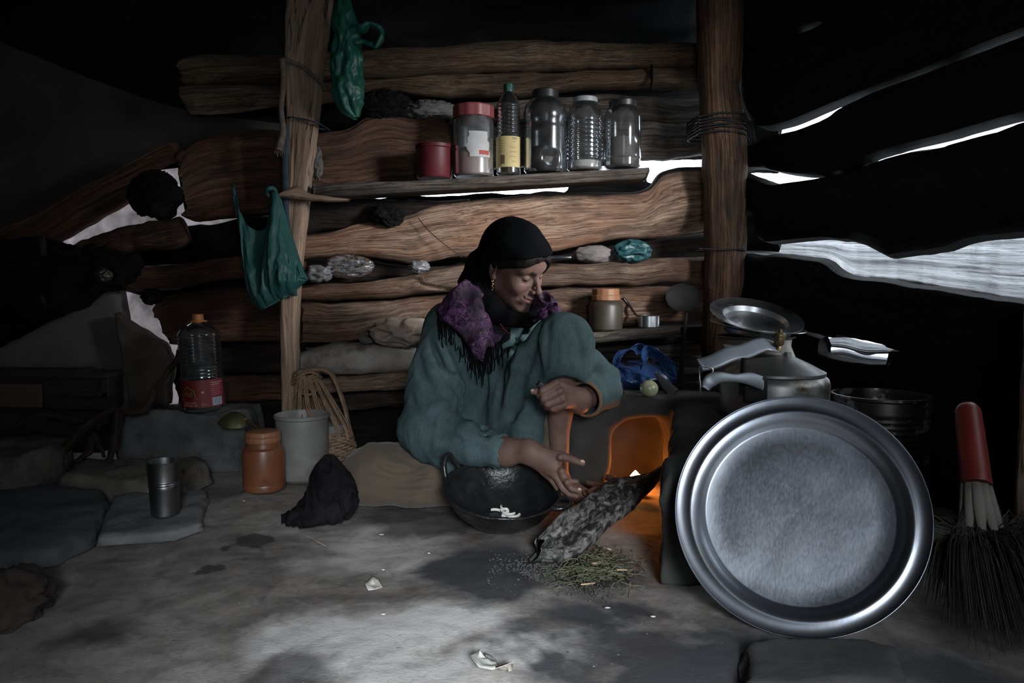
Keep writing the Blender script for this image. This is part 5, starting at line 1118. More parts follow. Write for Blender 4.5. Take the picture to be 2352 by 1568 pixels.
for k, (a, b_, r_, lb) in enumerate([((1345, 1132, 1.93), (1440, 1108, 2.05), 0.008, 'lowest reddish kindling stick lying towards the fire'), ((1372, 1118, 1.98), (1445, 1102, 2.08), 0.006, 'thin kindling stick nearest the flame'), ((1352, 1108, 2.0), (1412, 1126, 1.93), 0.006, 'short kindling stick crossing the others'), ((1395, 1096, 2.05), (1425, 1112, 2.0), 0.009, 'stubby kindling chunk beside the chamber jamb')]):
    A, B2 = at(*a), at(*b_); m_ = (A+B2)/2 + V3(0, 0, 0.004)
    v, f, g = tube([A, m_, B2], [r_, r_*1.1, r_*0.7], 8, 24); v = v + 0.002*np.column_stack([fbm(v[:, 0]*80, v[:, 2]*80, k, seed=1), fbm(v[:, 0]*80, v[:, 2]*80, k, seed=2), fbm(v[:, 0]*80, v[:, 2]*80, k, seed=3)])
    obj('kindling_stick', (v, f, g), KIND, label=lb, cat='stick')

# black iron wok with onion slices
KAD = pm('wok_iron', (0.012, 0.012, 0.013), (0.026, 0.026, 0.028), scale=20, rough=0.15, metal=0.3, rough2=0.34, bmp=0.7, bscale=55, bdist=0.004, coat=0.15)
kc = at(1152, 1140, 1.845); kc[2] = 0.094
KM = roty(0.075) @ rotx(0.235)
t = thing('iron_wok', 'blackened round-bottomed iron wok on the floor with ring handles', 'wok', kc*V3(1, 1, 0))
zo = -0.092
prof_o = [(0.001, zo), (0.05, zo+0.004), (0.09, zo+0.020), (0.122, zo+0.048), (0.140, zo+0.078), (0.147, 0.0), (0.1505, 0.002), (0.1505, 0.006), (0.146, 0.007), (0.142, 0.0)]
prof_i = [(0.134, zo+0.076), (0.116, zo+0.050), (0.086, zo+0.024), (0.048, zo+0.009), (0.001, zo+0.005)]
v, f = lathe(prof_o + prof_i, 80, (0, 0, 0)); v = v + 0.0012*np.column_stack([fbm(v[:, 0]*40, v[:, 1]*40, v[:, 2]*40, seed=i) for i in (1, 2, 3)])
obj('bowl', (v @ KM.T + kc, f), KAD, t)
def ringh(cn, ax_u, ax_v, r1, r2, rad):
    th_ = np.linspace(-0.15, np.pi+0.15, 40); return tube([np.asarray(cn) + ax_u*r1*math.cos(a) + ax_v*r2*math.sin(a) for a in th_], rad, 10)
hl = kc + KM @ V3(-0.128, 0.070, -0.008)
obj('ring_handle', ringh(hl, norm(V3(0.55, 0.75, 0)), norm(V3(-0.28, 0.1, 1)), 0.030, 0.058, 0.0068), KAD, t)
hr = kc + KM @ V3(0.140, -0.035, -0.006)
obj('ring_handle', ringh(hr, norm(KM @ V3(0.25, 0.95, 0)), norm(KM @ V3(0.9, -0.25, 0.15)), 0.030, 0.036, 0.0065), KAD, t)
ON = pm('onion_slice', (0.62, 0.63, 0.58), (0.72, 0.73, 0.68), scale=30, rough=0.3, sss=0.2)
for k in range(9):
    a0 = random.uniform(0, 6.28); rr = random.uniform(0.012, 0.02); lx_, ly_ = 0.012 + random.uniform(-0.030, 0.032), 0.030 + random.uniform(-0.014, 0.012)
    an = np.linspace(a0, a0 + random.uniform(1.6, 2.8), 14)
    pts = []
    for a in an:
        x_, y_ = lx_ + rr*math.cos(a), ly_ + rr*0.7*math.sin(a); r_ = math.hypot(x_, y_)
        pts.append(kc + KM @ V3(x_, y_, float(np.interp(r_, [0.0, 0.048, 0.086, 0.116], [zo+0.005, zo+0.009, zo+0.024, zo+0.050])) + 0.0035 + 0.0012*k))
    obj('onion_slice', tube(pts, [0.0012]+[0.0026]*12+[0.001], 6, flat=1.6), ON, label='white onion slice lying in the black wok', cat='onion', group='onion slices in the wok')

# pressure cooker
cc = V3((1782-1176)/FPX*1.86, 1.86, ST)
t = thing('pressure_cooker', 'stained aluminium pressure cooker with a strap handle on the hearth', 'cooker', cc)
obj('body', lathe([(0.001, 0.0), (0.115, 0.0), (0.128, 0.008), (0.131, 0.03), (0.132, 0.082), (0.128, 0.094), (0.120, 0.101), (0.116, 0.101), (0.118, 0.09), (0.118, 0.012), (0.001, 0.008)], 72, cc), ALU, t)
obj('lid', lathe([(0.114, 0.099), (0.122, 0.104), (0.122, 0.110), (0.112, 0.115), (0.085, 0.130), (0.050, 0.146), (0.022, 0.156), (0.001, 0.158)], 72, cc), ALU, t)
hp = obj('strap_handle', tube([cc + V3(0.012, -0.004, 0.163), cc + V3(-0.03, -0.008, 0.178), at(1712, 806, 1.80), at(1680, 812, 1.77), at(1640, 830, 1.745), at(1608, 838, 1.735)], [0.020, 0.021, 0.021, 0.021, 0.020, 0.018], 10, 40, flat=0.10, up=(0, -0.65, 0.75)), STEEL_STRAP, t)
obj('lock_bar', tube([cc + V3(-0.055, 0.01, 0.158), cc + V3(-0.02, -0.02, 0.157), cc + V3(0.012, -0.02, 0.152)], [0.014, 0.018, 0.010], 10, 20, flat=0.45), pm('worn_grey_metal', (0.10, 0.095, 0.09), (0.17, 0.16, 0.155), scale=30, rough=0.6, metal=0.5), t)
obj('lock_bar', box(at(1690, 798, 1.93), (0.075, 0.03, 0.010), roty(0.12), 0.004), MATS['worn_grey_metal'], t)
obj('support_post', tube([at(1708, 905, 1.745), at(1709, 860, 1.74), at(1710, 822, 1.745)], [0.012, 0.010, 0.008], 10, 16), IRON, t)
lug = obj('lug_handle', tube([at(1752, 880, 1.735), at(1722, 870, 1.715), at(1690, 868, 1.70), at(1655, 866, 1.69), at(1632, 874, 1.685), at(1620, 892, 1.685)], [0.018, 0.016, 0.010, 0.013, 0.016, 0.010], 12, 40, flat=0.22, up=(0, -1, 0.4)), STEEL_STRAP, t)
obj('lug_plate', box(at(1735, 895, 1.735), (0.062, 0.012, 0.060), rotz(0.25), 0.005, 2), IRON, t)
obj('bail_wire', tube([at(1607, 840, 1.735), at(1607, 870, 1.73), at(1609, 905, 1.72)], 0.002, 8), STEEL, t)
obj('bail_wire', tube([at(1612, 840, 1.72), at(1636, 846, 1.72), at(1634, 862, 1.715), at(1627, 890, 1.71)], 0.002, 8, 20), STEEL, t)
vc = cc + V3(0.006, -0.004, 0.158)
obj('valve', lathe([(0.001, -0.004), (0.008, -0.004), (0.008, 0.012), (0.006, 0.016), (0.0105, 0.019), (0.0125, 0.022), (0.0125, 0.038), (0.0145, 0.040), (0.0145, 0.046), (0.010, 0.049), (0.005, 0.050), (0.005, 0.058), (0.001, 0.059)], 28, vc, M=roty(0.10)), BRASS, t)
obj('valve', lathe([(0.001, 0), (0.009, 0), (0.009, 0.012), (0.001, 0.013)], 20, cc + V3(0.022, -0.030, 0.148)), pm('valve_grey', (0.22, 0.22, 0.21), rough=0.5, metal=0.5), t)
# pot with two steel plates on top
pc = V3((1735-1176)/FPX*2.20, 2.20, ST)
t = thing('cooking_pot', 'sooty aluminium pot standing behind the pressure cooker', 'pot', pc)
obj('body', lathe([(0.001, 0.0), (0.10, 0.0), (0.122, 0.02), (0.126, 0.07), (0.114, 0.12), (0.102, 0.15), (0.104, 0.170), (0.115, 0.176), (0.112, 0.179), (0.100, 0.172), (0.098, 0.15), (0.001, 0.02)], 64, pc), ALU_DARK, t)
def plate(name, label, c0, M, r, mat=STEEL):
    k = r/0.13
    return obj(name, lathe([(0.001, 0.0), (0.078*k, 0.0), (0.088*k, 0.004), (0.093*k, 0.018), (0.098*k, 0.021), (0.126*k, 0.026), (0.130*k, 0.029), (0.130*k, 0.031), (0.126*k, 0.029), (0.098*k, 0.024), (0.091*k, 0.021), (0.085*k, 0.006), (0.077*k, 0.003), (0.001, 0.003)], 80, c0, M=M), mat, label=label, cat='plate', group='steel plates on the pot')
plate('steel_plate', 'lower steel plate lying on the sooty pot', pc + V3(0.0, -0.01, 0.181), roty(0.09) @ rotx(0.10), 0.137)
plate('steel_plate', 'upper steel plate tilted forward on top of the pot', pc + V3(0.0, 0.01, 0.212), roty(0.10) @ rotx(0.36), 0.137)
# large tin can
tc = V3((2030-1176)/FPX*1.92, 1.92, 0.0)
t = thing('tin_can', 'large ribbed tin can with peeling silver paint behind the tray', 'can', tc)
prof = [(0.001, 0.003), (0.115, 0.003), (0.119, 0.0), (0.119, 0.008), (0.117, 0.012), (0.117, 0.05)]
for k in range(16): z = 0.055 + k*0.0145; prof += [(0.117, z), (0.1145, z+0.004), (0.1145, z+0.007), (0.117, z+0.011)]
prof += [(0.117, 0.29), (0.117, 0.318), (0.1205, 0.322), (0.1205, 0.328), (0.116, 0.329), (0.1145, 0.318), (0.1145, 0.01), (0.001, 0.008)]
obj('body', lathe(prof, 96, tc), pm('tin_rusty', (0.050, 0.043, 0.038), (0.085, 0.075, 0.066), scale=6, rough=0.38, metal=0.75, dirt=(0.42, 0.42, 0.42), dirt_scale=13, dirt_lo=0.56, dirt_hi=0.61), t)
# big steel tray leaning on the hearth
TX, TY, TT, TA, TR = 0.4746, 1.2356, 0.476, -0.45, 0.2197
tn = V3(math.sin(TA)*math.cos(TT), -math.cos(TA)*math.cos(TT), math.sin(TT)); tu = V3(math.cos(TA), math.sin(TA), 0); tv = np.cross(tn, tu); tv = tv*np.sign(tv[2])
TM = np.column_stack([tu, tv, tn]); tray_c = V3(TX, TY, 0.003) + tv*TR
def tray_mat():
    m, nt, b = new_mat('tray_steel'); MATS['tray_steel'] = m
    vec = coords(nt, None); sc = coords(nt, None, (4.0, 4.0, 0.12), rot=(0.5, 0.25, 0))
    n1 = noise(nt, vec, 7, 6, 0.6); n2 = noise(nt, sc, 60, 5, 0.7)
    nt.links.new(ramp(nt, n1, [(0.35, (0.33, 0.355, 0.41)), (0.65, (0.40, 0.425, 0.48))]).outputs[0], b.inputs['Base Color'])
    b.inputs['Metallic'].default_value = 1.0
    rr = N(nt, 'ShaderNodeMath', operation='ADD'); r1 = ramp(nt, n1, [(0.3, 0.33), (0.7, 0.40)]); r2 = ramp(nt, n2, [(0.4, 0.0), (0.7, 0.10)])
    nt.links.new(r1.outputs[0], rr.inputs[0]); nt.links.new(r2.outputs[0], rr.inputs[1])
    at_ = N(nt, 'ShaderNodeAttribute', attribute_name='well').outputs['Fac']
    mxr = N(nt, 'ShaderNodeMix', data_type='FLOAT'); nt.links.new(at_, mxr.inputs[0]); mxr.inputs[2].default_value = 0.33; nt.links.new(rr.outputs[0], mxr.inputs[3])
    nt.links.new(mxr.outputs[0], b.inputs['Roughness'])
    p1 = bump(nt, b, n2, 0.06, 0.002); bump(nt, b, noise(nt, vec, 11, 3, 0.5), 0.10, 0.006, p1)
    return m
k = TR
pr = [(0.001, -0.026), (k*0.30, -0.026), (k*0.60, -0.0255), (k*0.745, -0.026), (k*0.76, -0.0245), (k*0.81, -0.014), (k*0.86, -0.007), (k*0.885, -0.006), (k*0.90, -0.0085), (k*0.965, -0.0035), (k*0.985, -0.002), (k*0.998, 0.0), (k*1.002, 0.0015), (k*0.998, 0.0028),
      (k*0.99, 0.0015)]
front = np.array(pr)
back = np.array([(k*0.99, -0.0015), (k*0.965, -0.0050), (k*0.90, -0.0100), (k*0.86, -0.0085), (k*0.80, -0.0155), (k*0.76, -0.0265), (k*0.745, -0.0275), (0.001, -0.0275)])
v, f = lathe(np.vstack([front, back]), 144, (0, 0, 0))
rad = np.linalg.norm(v[:, :2], axis=1); ang = np.arctan2(v[:, 1], v[:, 0])
v[:, 2] += (rad < k*0.74)*0.0022*fbm(v[:, 0]*9, v[:, 1]*9, oct=2, seed=3)
t = thing('steel_tray', 'huge round steel tray leaning against the hearth', 'tray', (TX, TY, 0))
obj('tray_dish', (v @ TM.T + tray_c, f), tray_mat(), t, attrs={'well': (rad < k*0.75).astype(float)})

# things on the hearth top
c = V3((1480-1176)/FPX*2.36, 2.36, ST)
t = thing('plastic_bag', 'crumpled blue plastic bag on the back of the hearth', 'bag', c)
def bag_blue(P):
    q = P - c.astype(np.float32)
    d = sd_ell(q, (0.0, 0.0, 0.035), (0.105, 0.07, 0.045))
    n = fbm(q[..., 0]*13, q[..., 1]*13, q[..., 2]*13, oct=2, seed=12); n2 = 1-2*np.abs(vnoise(q[..., 0]*18+2*n, q[..., 1]*18, q[..., 2]*18+n, seed=4))
    return np.maximum(d - 0.014*n2 - 0.010*n, -(q[..., 2]))
obj('bag_body', sdf_mesh(bag_blue, c + V3(-0.15, -0.11, -0.01), c + V3(0.15, 0.11, 0.12), 0.005), BAG_BLUE, t)
def ribbon(pts, wid, seed, th=0.002, amp=0.010, n=60, m=16, wdir=(0, -0.4, 1)):
    p = interp_poly(np.array(pts), n); w = interp_poly(np.array([(x, 0, 0) for x in wid]), n)[:, 0]
    W = norm(wdir); s = np.linspace(-1, 1, m)
    P = p[:, None] + W[None, None]*(w[:, None]*s[None])[..., None]
    q = P.reshape(-1, 3)*24
    dn = np.stack([fbm(q[:, 0], q[:, 1], q[:, 2], oct=3, seed=seed+i) for i in range(3)], -1).reshape(P.shape); P = P + amp*dn
    du = np.gradient(P, axis=0); dv = np.gradient(P, axis=1); nn = np.cross(du, dv); nn /= np.linalg.norm(nn, axis=-1)[..., None]+1e-9
    return thick(P, nn, n, m, th)
obj('handle_loop', ribbon([at(1415, 865, 2.34), at(1422, 820, 2.34), at(1440, 798, 2.35), at(1462, 796, 2.36), at(1475, 808, 2.35)], [0.016, 0.016, 0.014, 0.016, 0.02], 3, wdir=(0.7, -0.4, 0.5)), BAG_BLUE, t)
obj('handle_loop', ribbon([at(1478, 850, 2.30), at(1482, 815, 2.30), at(1496, 806, 2.30), at(1515, 825, 2.29), at(1538, 842, 2.28), at(1552, 850, 2.28)], [0.012, 0.03, 0.032, 0.034, 0.032, 0.026], 8, wdir=(-0.25, -0.35, 0.9)), BAG_BLUE, t)
obj('handle_loop', ribbon([at(1420, 855, 2.29), at(1440, 858, 2.27), at(1470, 868, 2.26), at(1500, 872, 2.27)], [0.012, 0.016, 0.014, 0.008], 15), BAG_BLUE, t)
c = V3((1493-1176)/FPX*2.14, 2.14, ST+0.002)
t = thing('onion', 'round pale green onion on the hearth edge', 'onion', c)
obj('bulb', lump(c + V3(0, 0, 0.0255), (0.0265, 0.0265, 0.0250), seed=3, amp=0.03, freq=1.5, nu=40, nv=26), pm('onion_skin', (0.25, 0.27, 0.16), (0.34, 0.35, 0.23), scale=12, rough=0.25, stretch=(3, 3, 0.6)), t)
obj('root_tip', tube([c + V3(0.004, -0.003, 0.050), c + V3(0.006, -0.004, 0.056)], [0.004, 0.001], 8), pm('onion_root', (0.22, 0.18, 0.10), rough=0.8), t)
c = V3((1405-1176)/FPX*2.2, 2.2, ST+0.002)
obj('steel_bowl', lathe([(0.001, 0.048), (0.018, 0.047), (0.032, 0.038), (0.038, 0.015), (0.040, 0.0), (0.0385, 0.0), (0.036, 0.016), (0.030, 0.036), (0.001, 0.045)], 44, c), STEEL, label='small steel bowl turned upside down on the hearth', cat='bowl')
t = thing('kitchen_knife', 'broad dark knife leaning between onion and skimmer', 'knife', V3((1540-1176)/FPX*2.22, 2.22, ST))
obj('blade', tube([at(1505, 855, 2.24), at(1525, 880, 2.22), at(1548, 905, 2.20)], [0.004, 0.014, 0.020], 8, 20, flat=0.12, up=(0, 1, 0.2)), pm('blade_grey', (0.08, 0.08, 0.085), rough=0.45, metal=0.8), t)

# wisp of steam rising behind the cooker
sv = bpy.data.materials.new('steam'); sv.use_nodes = True; _nt = sv.node_tree; _nt.nodes.remove(_nt.nodes['Principled BSDF'])
_tc = N(_nt, 'ShaderNodeTexCoord'); _mp = N(_nt, 'ShaderNodeMapping'); _nt.links.new(_tc.outputs['Object'], _mp.inputs[0]); _mp.inputs['Scale'].default_value = (1.6, 1.6, 0.7)
_n = noise(_nt, _mp.outputs[0], 11, 5, 0.6, 1.2); _r = ramp(_nt, _n, [(0.50, 0.0), (0.68, 1.0)])
_vl = N(_nt, 'ShaderNodeVectorMath', operation='LENGTH'); _m2 = N(_nt, 'ShaderNodeMapping'); _nt.links.new(_tc.outputs['Object'], _m2.inputs[0]); _m2.inputs['Scale'].default_value = (1/0.075, 1/0.06, 1/0.15); _nt.links.new(_m2.outputs[0], _vl.inputs[0])
_fall = ramp(_nt, _vl.outputs['Value'], [(0.25, 1.0), (0.95, 0.0)])
_mu = N(_nt, 'ShaderNodeMath', operation='MULTIPLY'); _nt.links.new(_r.outputs[0], _mu.inputs[0]); _nt.links.new(_fall.outputs[0], _mu.inputs[1])
_mu2 = N(_nt, 'ShaderNodeMath', operation='MULTIPLY'); _nt.links.new(_mu.outputs[0], _mu2.inputs[0]); _mu2.inputs[1].default_value = 2.2
_vs = N(_nt, 'ShaderNodeVolumeScatter'); _vs.inputs['Color'].default_value = (0.85, 0.9, 1, 1); _nt.links.new(_mu2.outputs[0], _vs.inputs['Density']); _nt.links.new(_vs.outputs[0], _nt.nodes['Material Output'].inputs['Volume'])
sc0 = at(1858, 745, 2.04)
obj('steam_wisp', lump(sc0, (0.075, 0.06, 0.15), seed=1, amp=0.0, nu=20, nv=14), sv, origin=sc0, label='faint wisp of steam rising behind the pressure cooker', cat='steam')

# broom
bt, bb = at(2222, 932, 1.56), at(2243, 1116, 1.44)
t = thing('grass_broom', 'grass broom with a red plastic handle leaning at the right', 'broom', (bb[0], 1.30, 0))
ax = norm(bb-bt)
obj('handle', tube([bt, bt + ax*0.012, bt+ax*0.03, (bt+bb)/2, bb], [0.017, 0.0235, 0.025, 0.0265, 0.028], 28, 40), pm('red_handle', (0.20, 0.022, 0.018), (0.26, 0.03, 0.024), scale=10, rough=0.45), t)
BIND = pm('pale_binding', (0.20, 0.175, 0.155), (0.28, 0.25, 0.22), scale=16, rough=0.9, bmp=0.5, bscale=60)
for k in range(9):
    a = 2*np.pi*k/9; o_ = V3(math.cos(a)*0.018, math.sin(a)*0.018, 0)
    obj('binding_strip', tube([bb - ax*0.012 + o_, bb + ax*0.04 + o_*1.25, bb + ax*0.085 + o_*1.75], [0.009, 0.011, 0.007], 8, 16, flat=0.5), BIND, t)
GR = pm('dry_grass', (0.032, 0.033, 0.026), (0.065, 0.062, 0.048), scale=30, rough=0.7)
rb = random.Random(3); bris = []
for k in range(1500):
    a = rb.uniform(0, 6.283); r0 = 0.020*math.sqrt(rb.random()); s = bb + ax*0.02 + V3(r0*math.cos(a), r0*math.sin(a), 0)
    side = max(-1.15, min(1.2, rb.gauss(0.02, 0.50))); L = rb.uniform(0.80, 1.06); q = rb.random()
    ex_ = bb[0] + side*0.25
    ey = (1.34 + 0.12*q) if ex_ < 0.76 else (1.16 + 0.28*q)
    e = V3(ex_, ey, 0.006 + 0.012*rb.random())
    m1 = bb + ax*0.10 + V3(side*0.055, (ey-1.4)*0.10, 0)
    m2 = V3(bb[0] + side*0.17, bb[1]*0.45 + ey*0.55, 0.13 + 0.015*rb.gauss(0, 1))
    e = m2 + (e-m2)*L; e[2] = max(e[2], 0.004)
    bris.append(tube([s, m1, m2, e], [0.0015, 0.0015, 0.0012, 0.0005], 3, 10, cap=False)[:2])
obj('bristles', join(*bris), GR, t, kind='stuff')
ep = at(2352, 960, 1.66)
L_ = [V3(ep[0]-0.012, 1.66, z) for z in np.linspace(0.0, 0.56, 8)]; R_ = [V3(ep[0]+0.09, 1.64, z) for z in np.linspace(0.0, 0.56, 8)]
obj('wooden_board', plank(L_, R_, V3(-0.3, -1, 0), 0.03, 72, ledge=0.002, disp=0.002, edge=0.003), W_POST, label='upright brown board at the right edge behind the broom', cat='board')
obj('stone_lump', lump(on_z(2152, 1200, 0.03), (0.05, 0.05, 0.04), seed=41, amp=0.15, freq=1.5, ridged=0.2), STONE_PALE, label='pale stone on the floor between tray and broom', cat='stone')
obj('stone_slab', slab(poly_z([(1712, 1600), (1712, 1500), (1760, 1488), (1990, 1490), (2060, 1510), (2080, 1600)], 0.0), 0.0, 0.022, seed=42, rough=0.006, topn=0.004), pm('dark_floor_slab', (0.03, 0.028, 0.027), (0.05, 0.047, 0.045), scale=9, rough=0.9, bmp=0.6, bscale=40, bdist=0.005), label='dark flat slab on the floor below the steel tray', cat='stone')
for k, (ya, yb, lb) in enumerate([(0, 18, 'upper pale splinter of bleached wood in the gap between black logs'), (22, 40, 'lower pale splinter of bleached wood in the gap between black logs')]):
    sp_ = [onwall(x, y + ya, -0.16) for x, y in [(1896, 786), (1940, 780), (1990, 792), (2056, 800)]]; sp2 = [onwall(x, y + yb - 18, -0.06) for x, y in [(1896, 796), (1940, 800), (1990, 812), (2056, 812)]]
    obj('wood_splinter', plank(sp_, sp2, norm(RN*0.3 + V3(0, 0, 0.9)), 0.014, 73 + k, ledge=0.004, disp=0.003, ragged=0.02, du=0.006, dv=0.004), W_SLAB, label=lb, cat='splinter')

# ================================================================== LITTER ON THE FLOOR
STRAW = pm('green_straw', (0.055, 0.062, 0.035), (0.14, 0.135, 0.085), scale=25, rough=0.7)
rs = random.Random(5); st = []
for k in range(420):
    px, py = rs.gauss(1370, 50), rs.gauss(1312, 24)
    if not (1240 < px < 1490 and 1255 < py < 1375): continue
    o_ = on_z(px, py); a = rs.uniform(0, 6.28); l = rs.uniform(0.007, 0.026); z0 = 0.004 + 0.014*rs.random()*max(0, 1-abs(px-1370)/110)
    d_ = V3(math.cos(a), math.sin(a), rs.uniform(-0.3, 0.3))
    st.append(tube([o_ + V3(0, 0, z0) - d_*l, o_ + V3(0, 0, z0 + 0.003), o_ + V3(0, 0, z0) + d_*l], [0.0008, 0.0014, 0.0006], 4)[:2])
obj('straw_litter', join(*st), STRAW, label='scattered green straw bits under the firewood', cat='straw', kind='stuff')
cr = []
for k in range(1700):
    px, py = rs.gauss(1270, 75), rs.gauss(1320, 24)
    if not (1120 < px < 1480 and 1262 < py < 1385): continue
    s = rs.uniform(0.0006, 0.0022); o_ = on_z(px, py) + V3(0, 0, s*0.5)
    v, f = box(o_, (s*2, s*1.4, s), rotz(rs.random()*3) @ rotx(rs.uniform(-.5, .5))); cr.append((v, f))
obj('ash_crumbs', join(*cr), pm('ash_crumb', (0.03, 0.028, 0.027), (0.13, 0.125, 0.12), scale=300, rough=0.95), smooth=False, label='ash and bark crumbs strewn before the firewood', cat='ash', kind='stuff')
CHIP = pm('wood_chip', (0.36, 0.25, 0.17), (0.46, 0.33, 0.23), scale=40, rough=0.8)
for k, (px, py, l, w_, a, lb) in enumerate([(1372, 1308, 0.030, 0.012, 0.9, 'largest tan wood chip in the straw'), (1350, 1358, 0.034, 0.005, 0.5, 'thin green-tan stalk at the front of the straw'), (1428, 1325, 0.024, 0.006, 0.2, 'small tan chip at the far end of the straw'), (1395, 1275, 0.020, 0.007, -0.5, 'tan chip close under the firewood edge')]):
    o_ = on_z(px, py) + V3(0, 0, 0.016); obj('wood_chip', box(o_, (l, w_, 0.003), rotz(a) @ roty(0.1), 0.001), CHIP, label=lb, cat='chip')
def scrap(name, pp, mat, label, seed, curl=0.012, cat='paper'):
    o = np.array([on_z(x, y)[:2] for x, y in pp]); c_ = o.mean(0); n = 9; k_ = len(o); rows = []
    for s in np.linspace(0, 1, n): rows.append(np.column_stack([c_ + (o-c_)*max(s, 0.01), np.full(k_, 0.0)]))
    P = np.array(rows); P[..., 2] = 0.004 + floor_z(P[..., 0], P[..., 1]) + curl*np.abs(fbm(P[..., 0]*40, P[..., 1]*40, seed, oct=2, seed=seed))
    v = P.reshape(-1, 3); m = len(v); f = grid_faces(n, k_, wrap_v=True)
    V = np.vstack([v, v - V3(0, 0, 0.0008)]); F = f + [[i+m for i in q][::-1] for q in f]
    e = [(n-1)*k_ + i for i in range(k_)]
    for i in range(k_): F.append([e[i], e[(i+1) % k_], e[(i+1) % k_]+m, e[i]+m])
    return obj(name, (V, F), mat, label=label, cat=cat)
scrap('paper_scrap', [(855, 1316), (868, 1332), (878, 1345), (862, 1348), (846, 1350), (838, 1338), (846, 1328)], PAPER, 'small torn triangular paper scrap on the open floor', 1, 0.010)
SHINY = pm('glossy_wrapper', (0.45, 0.47, 0.44), (0.60, 0.58, 0.52), scale=20, rough=0.15, dirt=(0.25, 0.14, 0.07), dirt_scale=20)
scrap('candy_wrapper', [(1092, 1522), (1112, 1540), (1122, 1535), (1112, 1505), (1128, 1512), (1140, 1530), (1150, 1545), (1178, 1552), (1180, 1562), (1130, 1566), (1100, 1560), (1080, 1545)], SHINY, 'shiny crumpled wrapper at the bottom edge of the floor', 2, 0.020, 'wrapper')
obj('grass_stalk', tube([on_z(708, 1232, 0.004), on_z(730, 1244, 0.008), on_z(752, 1256, 0.004)], 0.0012, 5, 12), CHIP, label='thin dry stalk on the floor in front of the black rag', cat='stalk')
for k, (px, py, s) in enumerate([(876, 1227, 5), (985, 1270, 3), (560, 1150, 3), (880, 1308, 3), (1395, 1395, 5), (1500, 1415, 4), (880, 1410, 4)]):
    obj('paper_fleck', lump(on_z(px, py, 0.003), (0.0009*s*1.3, 0.0006*s, 0.0012), seed=60+k, amp=0.4, nu=10, nv=6), PAPER, label='tiny pale fleck lying on the earth floor', cat='fleck', group='pale flecks on the floor')
